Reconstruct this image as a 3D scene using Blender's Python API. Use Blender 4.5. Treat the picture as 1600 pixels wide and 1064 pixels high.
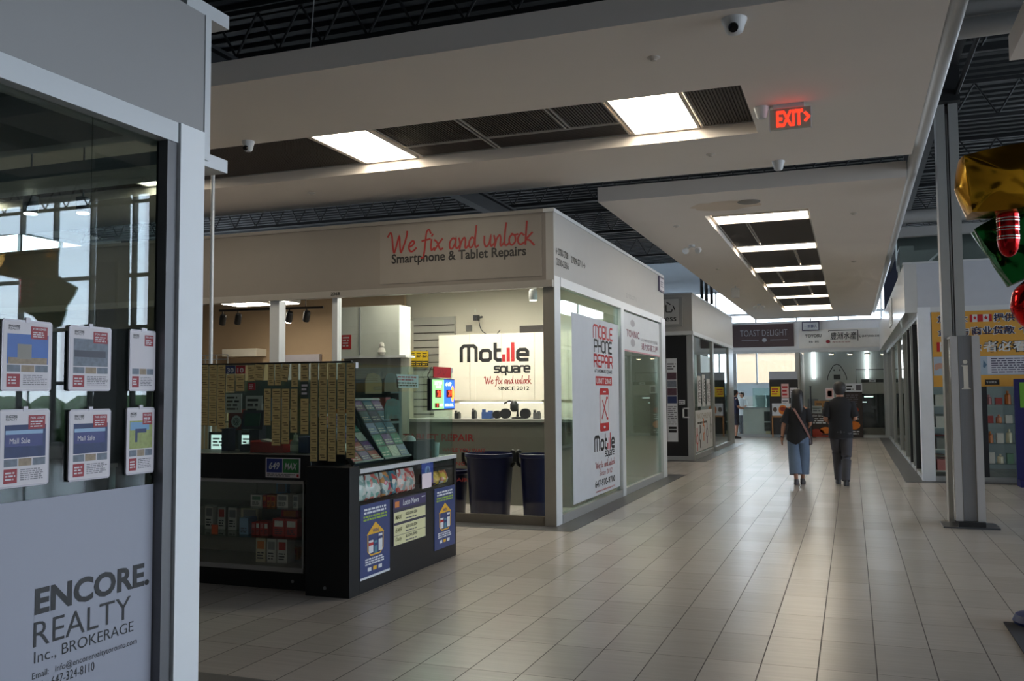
import bpy, math, random
from mathutils import Vector, Matrix
for o in list(bpy.data.objects): bpy.data.objects.remove(o, do_unlink=True)
S = bpy.context.scene; COL = S.collection
rnd = random.Random(7)

# ------------------------------------------------------------------ camera
FPX, YAW, PITCH, ROLL, CAMZ = 1429.41, 0.354805, 0.0589288, -0.0071139, 1.58
def _axes():
    cy, sy = math.cos(YAW), math.sin(YAW)
    f = Vector((-sy, cy, 0)); r = Vector((cy, sy, 0)); u = Vector((0, 0, 1))
    f2 = f*math.cos(PITCH) + u*math.sin(PITCH); u2 = u*math.cos(PITCH) - f*math.sin(PITCH)
    r3 = r*math.cos(ROLL) + u2*math.sin(ROLL); u3 = u2*math.cos(ROLL) - r*math.sin(ROLL)
    return r3, u3, f2
AR, AU, AF = _axes()
cam = bpy.data.cameras.new('camera'); cam.sensor_width = 36; cam.lens = FPX/1600*36; cam.clip_start = .05; cam.clip_end = 300
camo = bpy.data.objects.new('camera', cam); COL.objects.link(camo)
camo.matrix_world = Matrix(((AR.x, AU.x, -AF.x, 0), (AR.y, AU.y, -AF.y, 0), (AR.z, AU.z, -AF.z, CAMZ), (0, 0, 0, 1)))
S.camera = camo

# ------------------------------------------------------------------ exposure, sky, daylight
S.view_settings.view_transform = 'Standard'; S.view_settings.look = 'None'; S.view_settings.gamma = 1
S.view_settings.exposure = 1.1
try: S.view_settings.use_curve_mapping = False
except Exception: pass
S.cycles.max_bounces = 8; S.cycles.diffuse_bounces = 4; S.cycles.glossy_bounces = 4
S.cycles.transparent_max_bounces = 24; S.cycles.caustics_reflective = False; S.cycles.caustics_refractive = False
S.cycles.sample_clamp_indirect = 4.0
SKY = 5.0
W = bpy.data.worlds.new('sky'); S.world = W; W.use_nodes = True
nt = W.node_tree; nt.nodes.clear()
wo = nt.nodes.new('ShaderNodeOutputWorld'); bg = nt.nodes.new('ShaderNodeBackground')
tc = nt.nodes.new('ShaderNodeTexCoord'); nz = nt.nodes.new('ShaderNodeTexNoise'); nz.inputs['Scale'].default_value = 2.2; nz.inputs['Detail'].default_value = 5
rp = nt.nodes.new('ShaderNodeValToRGB')
rp.color_ramp.elements[0].position = .38; rp.color_ramp.elements[0].color = (.72, .85, 1.0, 1)
rp.color_ramp.elements[1].position = .66; rp.color_ramp.elements[1].color = (.97, .98, 1.0, 1)
mp = nt.nodes.new('ShaderNodeMapping'); mp.inputs['Scale'].default_value = (1, 1, 3)
nt.links.new(tc.outputs['Generated'], mp.inputs['Vector']); nt.links.new(mp.outputs['Vector'], nz.inputs['Vector'])
nt.links.new(nz.outputs['Fac'], rp.inputs['Fac']); nt.links.new(rp.outputs['Color'], bg.inputs['Color'])
bg.inputs['Strength'].default_value = SKY
nt.links.new(bg.outputs['Background'], wo.inputs['Surface'])
def portal(name, loc, rot, sx, sy):
    l = bpy.data.lights.new(name, 'AREA'); l.shape = 'RECTANGLE'; l.size = sx; l.size_y = sy
    l.cycles.is_portal = True
    o = bpy.data.objects.new(name, l); COL.objects.link(o); o.location = loc; o.rotation_euler = rot
portal('daylight_portal', (14, 18.05, 3.6), (math.radians(-90), 0, 0), 12.4, 6.4)
portal('daylight_portal', (20.95, 8, 3.1), (0, math.radians(90), 0), 5.5, 18)
portal('daylight_portal', (7.68, 26.3, 5.5), (0, math.radians(90), 0), 2.4, 14.5)
portal('daylight_portal', (-23.95, 25.8, 3.9), (0, math.radians(-90), 0), 5.7, 15.6)
portal('daylight_portal', (-2, 37.9, 4.2), (math.radians(-90), 0, 0), 25, 3.8)

# ------------------------------------------------------------------ helpers
def lin(c):
    return tuple((x/255/12.92 if x/255 <= .04045 else ((x/255+.055)/1.055)**2.4) for x in c)
MATS = {}
def mat(name, rgb=(128,128,128), rough=.5, metal=0., noise=.06, scale=6., bump=0., emit=0., spec=.5, stretch=None, coat=0.):
    if name in MATS: return MATS[name]
    m = bpy.data.materials.new(name); m.use_nodes = True; t = m.node_tree; b = t.nodes['Principled BSDF']
    col = lin(rgb); b.inputs['Roughness'].default_value = rough; b.inputs['Metallic'].default_value = metal
    b.inputs['Specular IOR Level'].default_value = spec; b.inputs['Coat Weight'].default_value = coat
    c = t.nodes.new('ShaderNodeTexCoord'); n = t.nodes.new('ShaderNodeTexNoise'); n.inputs['Scale'].default_value = scale; n.inputs['Detail'].default_value = 3
    if stretch:
        q = t.nodes.new('ShaderNodeMapping'); q.inputs['Scale'].default_value = stretch
        t.links.new(c.outputs['Object'], q.inputs['Vector']); t.links.new(q.outputs['Vector'], n.inputs['Vector'])
    else: t.links.new(c.outputs['Object'], n.inputs['Vector'])
    mx = t.nodes.new('ShaderNodeMix'); mx.data_type = 'RGBA'
    mx.inputs[6].default_value = (*[min(1, x*(1-noise)) for x in col], 1); mx.inputs[7].default_value = (*[min(1, x*(1+noise)) for x in col], 1)
    t.links.new(n.outputs['Fac'], mx.inputs[0]); t.links.new(mx.outputs[2], b.inputs['Base Color'])
    if bump:
        bp = t.nodes.new('ShaderNodeBump'); bp.inputs['Strength'].default_value = bump; bp.inputs['Distance'].default_value = .01
        t.links.new(n.outputs['Fac'], bp.inputs['Height']); t.links.new(bp.outputs['Normal'], b.inputs['Normal'])
    if emit:
        t.links.new(mx.outputs[2], b.inputs['Emission Color']); b.inputs['Emission Strength'].default_value = emit
    MATS[name] = m; return m
def glass(name, tint=(.93, .97, .95), refl=1.0):
    """thin sheet glass: transparent plus a Schlick reflection"""
    if name in MATS: return MATS[name]
    m = bpy.data.materials.new(name); m.use_nodes = True; t = m.node_tree; t.nodes.clear()
    o = t.nodes.new('ShaderNodeOutputMaterial'); mix = t.nodes.new('ShaderNodeMixShader')
    tr = t.nodes.new('ShaderNodeBsdfTransparent'); tr.inputs['Color'].default_value = (*tint, 1)
    gl = t.nodes.new('ShaderNodeBsdfGlossy'); gl.inputs['Roughness'].default_value = .0
    g = t.nodes.new('ShaderNodeNewGeometry'); d = t.nodes.new('ShaderNodeVectorMath'); d.operation = 'DOT_PRODUCT'
    t.links.new(g.outputs['Incoming'], d.inputs[0]); t.links.new(g.outputs['Normal'], d.inputs[1])
    def M(op, a, b=None):
        n = t.nodes.new('ShaderNodeMath'); n.operation = op
        if isinstance(a, (int, float)): n.inputs[0].default_value = a
        else: t.links.new(a, n.inputs[0])
        if b is not None:
            if isinstance(b, (int, float)): n.inputs[1].default_value = b
            else: t.links.new(b, n.inputs[1])
        return n.outputs[0]
    a = M('ABSOLUTE', d.outputs['Value']); p = M('POWER', M('SUBTRACT', 1.0, a), 5.0)
    f = M('MULTIPLY', M('ADD', M('MULTIPLY', p, .96), .042), refl)
    t.links.new(f, mix.inputs[0]); t.links.new(tr.outputs[0], mix.inputs[1]); t.links.new(gl.outputs[0], mix.inputs[2])
    t.links.new(mix.outputs[0], o.inputs['Surface']); MATS[name] = m; return m

class Fr:
    """a flat face: origin O, right U, up V, outward N"""
    def __init__(s, O, U, V=(0, 0, 1)):
        s.O, s.U, s.V = Vector(O), Vector(U).normalized(), Vector(V).normalized(); s.N = s.U.cross(s.V)
    def p(s, u, v, n=0.): return s.O + s.U*u + s.V*v + s.N*n
def FY(Y): return Fr((0, Y, 0), (1, 0, 0))          # faces the camera side (-Y)
def FX(X): return Fr((X, 0, 0), (0, 1, 0))          # faces +X (left row of shops)
def FXn(X): return Fr((X, 0, 0), (0, -1, 0))        # faces -X (right row of shops)
FDOWN = lambda z: Fr((0, 0, z), (1, 0, 0), (0, 1, 0))   # helper for plan outlines (normal +Z)

def ray(px, py): return AR*((px-800)/FPX) - AU*((py-532)/FPX) + AF
def hx(px, py, X): d = ray(px, py); t = X/d.x; return Vector((X, d.y*t, CAMZ+d.z*t))
def hy(px, py, Y): d = ray(px, py); t = Y/d.y; return Vector((d.x*t, Y, CAMZ+d.z*t))
def hz(px, py, Z): d = ray(px, py); t = (Z-CAMZ)/d.z; return Vector((d.x*t, d.y*t, Z))

_fontcurve = None
_tcache = {}
def text_geo(body, bold, shear):
    k = (body, bold, shear)
    if k in _tcache: return _tcache[k]
    c = bpy.data.curves.new('lettering_curve', 'FONT'); c.body = body; c.offset = bold; c.shear = shear; c.resolution_u = 3
    o = bpy.data.objects.new('lettering_curve', c); COL.objects.link(o)
    dg = bpy.context.evaluated_depsgraph_get(); me = bpy.data.meshes.new_from_object(o.evaluated_get(dg))
    vs = [v.co.to_2d() for v in me.vertices]; fs = [tuple(p.vertices) for p in me.polygons]
    bpy.data.objects.remove(o, do_unlink=True); bpy.data.curves.remove(c); bpy.data.meshes.remove(me)
    _tcache[k] = (vs, fs); return vs, fs

class MB:
    def __init__(s): s.v = []; s.f = []; s.m = []; s.mats = []
    def mi(s, m):
        if m is None: return 0
        if m not in s.mats: s.mats.append(m)
        return s.mats.index(m)
    def add(s, vs, fs, m=None):
        b = len(s.v); k = s.mi(m); s.v += [Vector(x) for x in vs]
        for f in fs: s.f.append(tuple(b+i for i in f)); s.m.append(k)
        return s
    def box(s, x0, y0, z0, x1, y1, z1, m=None):
        x0, x1 = sorted((x0, x1)); y0, y1 = sorted((y0, y1)); z0, z1 = sorted((z0, z1))
        return s.add([(x0,y0,z0),(x1,y0,z0),(x1,y1,z0),(x0,y1,z0),(x0,y0,z1),(x1,y0,z1),(x1,y1,z1),(x0,y1,z1)],
                     [(0,3,2,1),(4,5,6,7),(0,1,5,4),(1,2,6,5),(2,3,7,6),(3,0,4,7)], m)
    def obox(s, c, sx, sy, sz, R=None, m=None):
        R = R or Matrix.Identity(3); c = Vector(c); vs = []
        for dz in (-1, 1):
            for dx, dy in ((-1,-1),(1,-1),(1,1),(-1,1)): vs.append(c + R @ Vector((dx*sx/2, dy*sy/2, dz*sz/2)))
        return s.add(vs, [(0,3,2,1),(4,5,6,7),(0,1,5,4),(1,2,6,5),(2,3,7,6),(3,0,4,7)], m)
    def slab(s, fr, u0, v0, u1, v1, n0, n1, m=None):
        """a board on a face, between depths n0 and n1 along the normal"""
        if n0 > n1: n0, n1 = n1, n0
        vs = [fr.p(u, v, n) for n in (n0, n1) for u, v in ((u0,v0),(u1,v0),(u1,v1),(u0,v1))]
        return s.add(vs, [(0,3,2,1),(4,5,6,7),(0,1,5,4),(1,2,6,5),(2,3,7,6),(3,0,4,7)], m)
    def rect(s, fr, u0, v0, u1, v1, n=0., m=None):
        return s.add([fr.p(u0,v0,n), fr.p(u1,v0,n), fr.p(u1,v1,n), fr.p(u0,v1,n)], [(0,1,2,3)], m)
    def poly(s, fr, pts, n=0., m=None, n1=None):
        k = len(pts)
        if n1 is None: return s.add([fr.p(u, v, n) for u, v in pts], [tuple(range(k))], m)
        vs = [fr.p(u, v, n) for u, v in pts] + [fr.p(u, v, n1) for u, v in pts]
        fs = [tuple(range(k, 2*k)), tuple(reversed(range(k)))] + [(i, (i+1) % k, k+(i+1) % k, k+i) for i in range(k)]
        return s.add(vs, fs, m)
    def disc(s, fr, u, v, ru, rv=None, n=0., m=None, k=20, n1=None, a0=0., a1=2*math.pi):
        rv = rv or ru
        full = abs(a1-a0-2*math.pi) < 1e-6
        K = k if full else k+1
        return s.poly(fr, [(u+ru*math.cos(a0+(a1-a0)*i/k), v+rv*math.sin(a0+(a1-a0)*i/k)) for i in range(K)], n, m, n1)
    def text(s, fr, body, u0, v0, u1, v1, m, n=.002, bold=0., shear=0., keep=False):
        vs, fs = text_geo(body, bold, shear)
        if not vs: return s
        a0 = min(v.x for v in vs); a1 = max(v.x for v in vs); b0 = min(v.y for v in vs); b1 = max(v.y for v in vs)
        su = (u1-u0)/max(1e-6, a1-a0); sv = (v1-v0)/max(1e-6, b1-b0)
        if keep: su = sv = min(su, sv)
        return s.add([fr.p(u0+(v.x-a0)*su, v0+(v.y-b0)*sv, n) for v in vs], fs, m)
    def stroke(s, fr, pts, w, m, n=.002, closed=False, cap=True):
        """flat ribbon with mitred joints along 2D points of a face"""
        P = [Vector(p) for p in pts]; k = len(P)
        if k < 2: return s
        L, R = [], []
        for i in range(k):
            a = P[i-1] if (i > 0 or closed) else None; b = P[(i+1) % k] if (i < k-1 or closed) else None
            d1 = (P[i]-a).normalized() if a is not None else None; d2 = (b-P[i]).normalized() if b is not None else None
            if d1 is None: d1 = d2
            if d2 is None: d2 = d1
            t = (d1+d2)
            t = t.normalized() if t.length > 1e-6 else d1
            nn = Vector((-t.y, t.x)); c = max(.35, nn.dot(Vector((-d1.y, d1.x))))
            e = Vector((0, 0))
            if cap and not closed and i == 0: e = -d1*w*.45
            if cap and not closed and i == k-1: e = d1*w*.45
            L.append(P[i]+nn*(w/2/c)+e); R.append(P[i]-nn*(w/2/c)+e)
        s.sc = getattr(s, 'sc', 0)+1; z_ = n+.00012*(s.sc % 12)
        vs = [fr.p(q.x, q.y, z_+i*2e-5) for i, q in enumerate(L)] + [fr.p(q.x, q.y, z_+i*2e-5) for i, q in enumerate(R)]
        fs = [(k+i, k+i+1, i+1, i) for i in range(k-1)]
        if closed: fs.append((k+k-1, k, 0, k-1))
        return s.add(vs, fs, m)
    def lines(s, fr, u0, v0, u1, v1, n, m, off=.002, fill=.5, ragged=.25, seed=1, words=True):
        """rows of print too small to read"""
        r = random.Random(seed); h = (v1-v0)/n
        for i in range(n):
            y = v1-(i+1)*h+h*(1-fill)/2; e = u1-(u1-u0)*r.random()*ragged; x = u0
            if not words: s.rect(fr, u0, y, e, y+h*fill, off, m); continue
            while x < e-.2*h:
                wd = min(e-x, h*(.8+2.2*r.random())); s.rect(fr, x, y, x+wd, y+h*fill, off, m); x += wd+h*.45
        return s
    def tube(s, pts, r, k=8, m=None, closed=False):
        P = [Vector(p) for p in pts]; n = len(P); vs = []; fs = []
        up = Vector((0, 0, 1))
        for i in range(n):
            a = P[i-1] if (i > 0 or closed) else P[i]; b = P[(i+1) % n] if (i < n-1 or closed) else P[i]
            d = (b-a).normalized(); q = up if abs(d.dot(up)) < .95 else Vector((1, 0, 0))
            x = d.cross(q).normalized(); y = d.cross(x).normalized(); rr = r[i] if isinstance(r, (list, tuple)) else r
            for j in range(k): an = 2*math.pi*j/k; vs.append(P[i]+x*(rr*math.cos(an))+y*(rr*math.sin(an)))
        for i in range(n-1 if not closed else n):
            i2 = (i+1) % n
            for j in range(k): fs.append((i*k+j, i*k+(j+1) % k, i2*k+(j+1) % k, i2*k+j))
        if not closed: fs += [tuple(reversed(range(k))), tuple(range((n-1)*k, n*k))]
        return s.add(vs, fs, m)
    def lathe(s, c, prof, k=16, m=None, axis=(0, 0, 1)):
        z = Vector(axis).normalized(); q = Vector((1, 0, 0)) if abs(z.x) < .9 else Vector((0, 1, 0))
        x = z.cross(q).normalized(); y = z.cross(x); c = Vector(c); n = len(prof); vs = []; fs = []
        for r, h in prof:
            for j in range(k): an = 2*math.pi*j/k; vs.append(c+z*h+x*(r*math.cos(an))+y*(r*math.sin(an)))
        for i in range(n-1):
            for j in range(k): fs.append((i*k+j, i*k+(j+1) % k, (i+1)*k+(j+1) % k, (i+1)*k+j))
        fs += [tuple(reversed(range(k))), tuple(range((n-1)*k, n*k))]
        return s.add(vs, fs, m)
    def loft(s, rings, m=None, k=16):
        """rings: (centre, x radius, y radius[, tilt matrix])"""
        vs = []; fs = []; n = len(rings)
        for R in rings:
            c = Vector(R[0]); T = R[3] if len(R) > 3 else Matrix.Identity(3)
            for j in range(k):
                an = 2*math.pi*j/k; vs.append(c + T @ Vector((R[1]*math.cos(an), R[2]*math.sin(an), 0)))
        for i in range(n-1):
            for j in range(k): fs.append((i*k+j, i*k+(j+1) % k, (i+1)*k+(j+1) % k, (i+1)*k+j))
        fs += [tuple(reversed(range(k))), tuple(range((n-1)*k, n*k))]
        return s.add(vs, fs, m)
    def build(s, name, m=None, parent=None, smooth=False, label=None, cat=None, group=None, kind=None, bevel=0., fix=True):
        me = bpy.data.meshes.new(name)
        if parent is not None: org = Vector(parent.get('_org', (0, 0, 0)))
        elif cat:
            xs = [v.x for v in s.v]; ys = [v.y for v in s.v]; zs = [v.z for v in s.v]
            org = Vector(((min(xs)+max(xs))/2, (min(ys)+max(ys))/2, min(zs)))
        else: org = Vector((0, 0, 0))
        me.from_pydata([tuple(v-org) for v in s.v], [], s.f)
        ml = s.mats if s.mats else [m]
        if m is not None and s.mats and m not in s.mats: pass
        for x in ml: me.materials.append(x)
        for i, p in enumerate(me.polygons): p.material_index = s.m[i]; p.use_smooth = smooth
        me.update()
        if smooth: me.set_sharp_from_angle(angle=math.radians(40))
        o = bpy.data.objects.new(name, me); COL.objects.link(o); o['_org'] = tuple(org)
        if parent is not None: o.parent = parent; 
        else: o.location = org
        if bevel:
            b = o.modifiers.new('bevel', 'BEVEL'); b.width = bevel; b.segments = 2; b.limit_method = 'ANGLE'
        if label: o['label'] = label
        if cat: o['category'] = cat
        if group: o['group'] = group
        if kind: o['kind'] = kind
        return o
def thing(name, label, cat, loc, group=None):
    o = bpy.data.objects.new(name, None); COL.objects.link(o); o.location = loc; o.empty_display_size = .1
    o['label'] = label; o['category'] = cat; o['_org'] = tuple(loc)
    if group: o['group'] = group
    return o
def copy_tree(o, parent=None):
    c = o.copy(); COL.objects.link(c)
    if parent is not None: c.parent = parent
    for ch in list(o.children): copy_tree(ch, c)
    return c
def struct(mb, name, m=None, smooth=False, bevel=0.): return mb.build(name, m, kind='structure', smooth=smooth, bevel=bevel)
def B(*a): return MB().box(*a)
# ------------------------------------------------------------------ the setting
white = mat('white_paint', (198, 194, 188), .6, noise=.03, scale=2)
whitec = mat('white_laminate', (205, 207, 208), .4, noise=.03)
drywall = mat('soffit_plaster', (234, 226, 218), .85, noise=.03, scale=1.2)
alum = mat('aluminium', (172, 176, 178), .35, .6, noise=.04, scale=20)
alumw = mat('white_aluminium', (206, 210, 213), .35, .1, noise=.03)
dark = mat('deck_paint', (38, 41, 43), .7, noise=.15, scale=3)
darkst = mat('joist_paint', (30, 32, 34), .6, noise=.12, scale=5)
stone = mat('border_stone', (74, 74, 76), .42, noise=.18, scale=5)
black = mat('black_laminate', (17, 18, 20), .42, noise=.1, spec=.3)
blk2 = mat('black_plastic', (18, 18, 20), .45)
steel = mat('brushed_steel', (120, 122, 126), .35, .8, noise=.12, scale=3, stretch=(60, 60, 1))
gl_clear = glass('clear_glass', (.95, .97, .96)); gl_green = glass('green_glass', (.82, .93, .89)); gl_off = glass('office_glass', (.62, .70, .68), 1.5)
gl_win = glass('window_glass', (.96, .98, 1.0))

def floor_mat():
    m = bpy.data.materials.new('floor_tiles'); m.use_nodes = True; t = m.node_tree; b = t.nodes['Principled BSDF']
    def N(k): return t.nodes.new(k)
    def M(op, a, c=None, d=None):
        n = N('ShaderNodeMath'); n.operation = op
        for i, x in enumerate((a, c, d)):
            if x is None: continue
            if isinstance(x, (int, float)): n.inputs[i].default_value = x
            else: t.links.new(x, n.inputs[i])
        return n.outputs[0]
    g = N('ShaderNodeNewGeometry'); sp = N('ShaderNodeSeparateXYZ'); t.links.new(g.outputs['Position'], sp.inputs[0])
    x = M('DIVIDE', M('SUBTRACT', sp.outputs['X'], .09), .3147); y = M('DIVIDE', M('SUBTRACT', sp.outputs['Y'], 6.255), .6455)
    ix, iy = M('FLOOR', x), M('FLOOR', y)
    dx = M('MULTIPLY', M('ABSOLUTE', M('SUBTRACT', M('SUBTRACT', x, ix), .5)), 2.0); dy = M('MULTIPLY', M('ABSOLUTE', M('SUBTRACT', M('SUBTRACT', y, iy), .5)), 2.0)
    gx = M('GREATER_THAN', dx, 1-.021); gy = M('GREATER_THAN', dy, 1-.009)
    cb = N('ShaderNodeCombineXYZ'); t.links.new(ix, cb.inputs[0]); t.links.new(iy, cb.inputs[1])
    wn = N('ShaderNodeTexWhiteNoise'); t.links.new(cb.outputs[0], wn.inputs['Vector'])
    mp = N('ShaderNodeMapping'); mp.inputs['Scale'].default_value = (1.2, 22, 1); t.links.new(g.outputs['Position'], mp.inputs['Vector'])
    off = N('ShaderNodeVectorMath'); off.operation = 'ADD'; t.links.new(mp.outputs[0], off.inputs[0]); t.links.new(wn.outputs['Color'], off.inputs[1])
    ns = N('ShaderNodeTexNoise'); ns.inputs['Scale'].default_value = 1.5; ns.inputs['Detail'].default_value = 4; t.links.new(off.outputs[0], ns.inputs['Vector'])
    f = M('ADD', M('MULTIPLY', wn.outputs['Value'], .35), M('MULTIPLY', ns.outputs['Fac'], .65))
    r = N('ShaderNodeValToRGB'); r.color_ramp.elements[0].position = .25; r.color_ramp.elements[0].color = (*lin((166, 160, 154)), 1)
    r.color_ramp.elements[1].position = .75; r.color_ramp.elements[1].color = (*lin((182, 175, 169)), 1); t.links.new(f, r.inputs[0])
    m1 = N('ShaderNodeMix'); m1.data_type = 'RGBA'; t.links.new(M('MULTIPLY', gy, .85), m1.inputs[0]); t.links.new(r.outputs[0], m1.inputs[6]); m1.inputs[7].default_value = (*lin((70, 62, 58)), 1)
    m2 = N('ShaderNodeMix'); m2.data_type = 'RGBA'; t.links.new(M('MULTIPLY', gx, .92), m2.inputs[0]); t.links.new(m1.outputs[2], m2.inputs[6]); m2.inputs[7].default_value = (*lin((52, 44, 42)), 1)
    t.links.new(m2.outputs[2], b.inputs['Base Color'])
    t.links.new(M('ADD', M('MULTIPLY', M('MAXIMUM', gx, gy), .5), .25), b.inputs['Roughness'])
    b.inputs['Specular IOR Level'].default_value = .34
    n2 = N('ShaderNodeTexNoise'); n2.inputs['Scale'].default_value = 9; t.links.new(g.outputs['Position'], n2.inputs['Vector'])
    bp = N('ShaderNodeBump'); bp.inputs['Strength'].default_value = .05; bp.inputs['Distance'].default_value = .01; t.links.new(n2.outputs['Fac'], bp.inputs['Height']); t.links.new(bp.outputs[0], b.inputs['Normal'])
    return m
struct(B(-24, -9, -.12, 21, 39, 0), 'floor', floor_mat())
# dark stone borders laid along the shop fronts
bd = MB()
bd.box(-3.35, 10.19, -.05, -3.063, 17.9, .004); bd.box(-14, 10.19, -.05, -3.35, 10.6, .004); bd.box(-6, 17.5, -.05, -3.35, 17.9, .004)
struct(bd, 'trim_1', stone)
bd = MB(); bd.box(-3.35, -6, -.05, -3.063, 4.39, .004); bd.box(-14, 4.0, -.05, -3.35, 4.39, .004); struct(bd, 'trim_2', stone)
bd = MB(); bd.box(-3.5, 21.36, -.05, -3.2, 29.6, .004); bd.box(-9, 21.36, -.05, -3.5, 21.75, .004); struct(bd, 'trim_3', stone)
bd = MB(); bd.box(.84, 17.49, -.05, 1.16, 34, .004); bd.box(1.16, 17.49, -.05, 7.7, 17.9, .004); struct(bd, 'trim_4', stone)

# shell
w = MB(); w.box(-24.2, -9.2, 0, -24, 18, 7.2); w.box(-24.2, 33.6, 0, -24, 39, 7.2); w.box(-24.2, 18, 0, -24, 33.6, 1.0); w.box(-24.2, 18, 6.75, -24, 33.6, 7.2)
struct(w, 'wall_left', white)
struct(B(-24.2, -9.2, 0, 21.2, -9, 7.2), 'wall_back', white)
w = MB(); w.box(21, -9.2, 0, 21.2, 18.1, .35); w.box(21, -9.2, 5.9, 21.2, 18.1, 7.2); w.box(21, -9.2, .35, 21.2, -1, 5.9); w.box(21, 17, .35, 21.2, 18.1, 5.9)
struct(w, 'wall_right', white)
w = MB(); w.box(-24, 38, 0, 21, 38.2, 1.9); w.box(-24, 38, 5.75, 21, 38.2, 7.2); w.box(-24, 38, 1.9, -14.6, 38.2, 5.75); w.box(10.6, 38, 1.9, 21, 38.2, 5.75)
struct(w, 'wall_far', mat('far_wall_paint', (186, 196, 204), .7, noise=.03))
w = MB(); w.box(7.55, 17.9, 0, 20.99, 18.1, .35); w.box(7.55, 17.9, 6.75, 20.99, 18.1, 7.2); w.box(7.55, 17.9, .35, 7.8, 18.1, 6.75); w.box(20.6, 17.9, .35, 20.99, 18.1, 6.75)
struct(w, 'wall_front', white)
w = MB(); w.box(7.7, 18.11, 0, 7.9, 38, 4.3); w.box(7.7, 18.11, 6.75, 7.9, 38, 7.2); w.box(7.7, 18.11, 4.3, 7.9, 19, 6.75); w.box(7.7, 33.6, 4.3, 7.9, 38, 6.75); struct(w, 'wall_side', white)
f = MB(); f.box(7.73, 19, 4.3, 7.87, 33.6, 4.38); f.box(7.73, 19, 6.67, 7.87, 33.6, 6.75)  # unseen clerestory, added to throw daylight on the far shop fascia
for i in range(11): y = 19+1.46*i; f.box(7.74, y-.035, 4.3, 7.86, y+.035, 6.75)
r = struct(f, 'added_clerestory', mat('window_frame_white', (190, 194, 198), .5)); B(7.8, 19, 4.3, 7.81, 33.6, 6.75).build('pane', gl_win, r)

def window(n, Y, xs, z0, z1, trans, fm, fw=.07):
    f = MB()
    f.box(xs[0], Y-.05, z0, xs[-1], Y+.09, z0+.08); f.box(xs[0], Y-.05, z1-.08, xs[-1], Y+.09, z1)
    for x in xs: f.box(x-fw/2, Y-.05, z0, x+fw/2, Y+.09, z1)
    for z in trans: f.box(xs[0], Y-.045, z-.045, xs[-1], Y+.085, z+.045)
    r = struct(f, n, fm)
    B(xs[0], Y+.02, z0, xs[-1], Y+.03, z1).build('pane', gl_win, r)
window('window_1', 18.0, [7.83, 8.85, 9.88, 10.62, 11.23, 12.46, 13.62, 14.8, 16.0, 17.2, 18.4, 19.5, 20.57], .35, 6.75, [1.95, 3.32, 4.62], mat('window_frame_grey', (120, 122, 124), .5))
window('window_2', 38.1, [-14.6+1.575*i for i in range(17)], 1.9, 5.75, [3.3, 4.75], mat('window_frame_white', (190, 194, 198), .5), .06)
f = MB(); ys_ = [-1+1.5*i for i in range(13)]
f.box(21.03, -1, .35, 21.17, 17, .43); f.box(21.03, -1, 5.82, 21.17, 17, 5.9)
for y in ys_: f.box(21.04, y-.035, .35, 21.16, y+.035, 5.9)
for z in (1.95, 3.32, 4.62): f.box(21.05, -1, z-.045, 21.15, 17, z+.045)
r = struct(f, 'window_3', mat('window_frame_grey')); B(21.1, -1, .35, 21.11, 17, 5.9).build('pane', gl_win, r)
f = MB(); f.box(-24.17, 18, 1.0, -24.03, 33.6, 1.08); f.box(-24.17, 18, 6.67, -24.03, 33.6, 6.75)  # unseen left window, added so daylight reaches the far fascia over the second shop
for i in range(11): y = 18+1.56*i; f.box(-24.16, y-.035, 1.0, -24.04, y+.035, 6.75)
for z in (2.9, 4.8): f.box(-24.15, 18, z-.045, -24.05, 33.6, z+.045)
r = struct(f, 'added_left_window', mat('window_frame_grey')); B(-24.11, 18, 1.0, -24.10, 33.6, 6.75).build('pane', gl_win, r)
struct(B(-80, 18.3, -.3, 80, 90, -.2), 'ground', mat('asphalt', (96, 97, 96), .9, noise=.2, scale=1))
bd_ = thing('outside_building', 'sunlit peach building outside, seen through the far cafe windows', 'building', (-5, 47, -.2))
MB().box(-11, 45, -.2, -1.9, 50, 3.5).build('wall', mat('peach_render', (198, 168, 138), .8, noise=.04), bd_); MB().box(-11.1, 44.9, 3.5, -1.8, 50.1, 3.62).build('roof_edge', white, bd_)
hd = MB()
for i in range(30): hd.lathe((9.4+1.1*i+rnd.random()*.4, 24+rnd.random(), -.2), [(.2, 0), (.8, .3), (.95, .9), (.7, 1.5), (.2, 1.85)], 9)
hd.build('hedge', mat('hedge_leaves', (64, 92, 54), .9, noise=.4, scale=8, bump=.8), smooth=True, kind='stuff')['label'] = 'low green hedge growing outside the tall windows'

# roof deck with ribs
dk = MB(); dk.box(-24, -9, 7.1, 21, 18.2, 7.25); dk.box(-24, 18.2, 7.1, 7.95, 39, 7.25)
y = -2.
while y < 38.5: dk.box(-24, y, 7.03, 21 if y < 18 else 7.95, y+.14, 7.1); y += .32
struct(dk, 'ceiling', dark)

# dropped soffits over the aisles
s1 = MB(); s1.box(-23, 6.25, 4.2, .69, 7.87, 4.4); s1.box(-23, 9.4, 4.2, .69, 10.9, 4.4); s1.box(-.82, 7.87, 4.2, .69, 9.4, 4.4); s1.box(-23, 7.8, 4.355, -.8, 9.45, 4.4)
struct(s1, 'ceiling_soffit', drywall)
s2 = MB(); s2.box(-3.19, 12.03, 4.2, -1.98, 33.75, 4.4); s2.box(-.51, 12.03, 4.2, .70, 33.75, 4.4); s2.box(-1.98, 12.03, 4.2, -.51, 13.6, 4.4); s2.box(-1.98, 30.52, 4.2, -.51, 33.75, 4.4); s2.box(-2, 13.55, 4.335, -.5, 30.56, 4.4)
struct(s2, 'ceiling_soffit', drywall)
p = hz(1577, 95, 4.2)
struct(B(p.x, p.y-1.6, 4.2, p.x+1.1, p.y, 4.4), 'ceiling_soffit', drywall)

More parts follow.
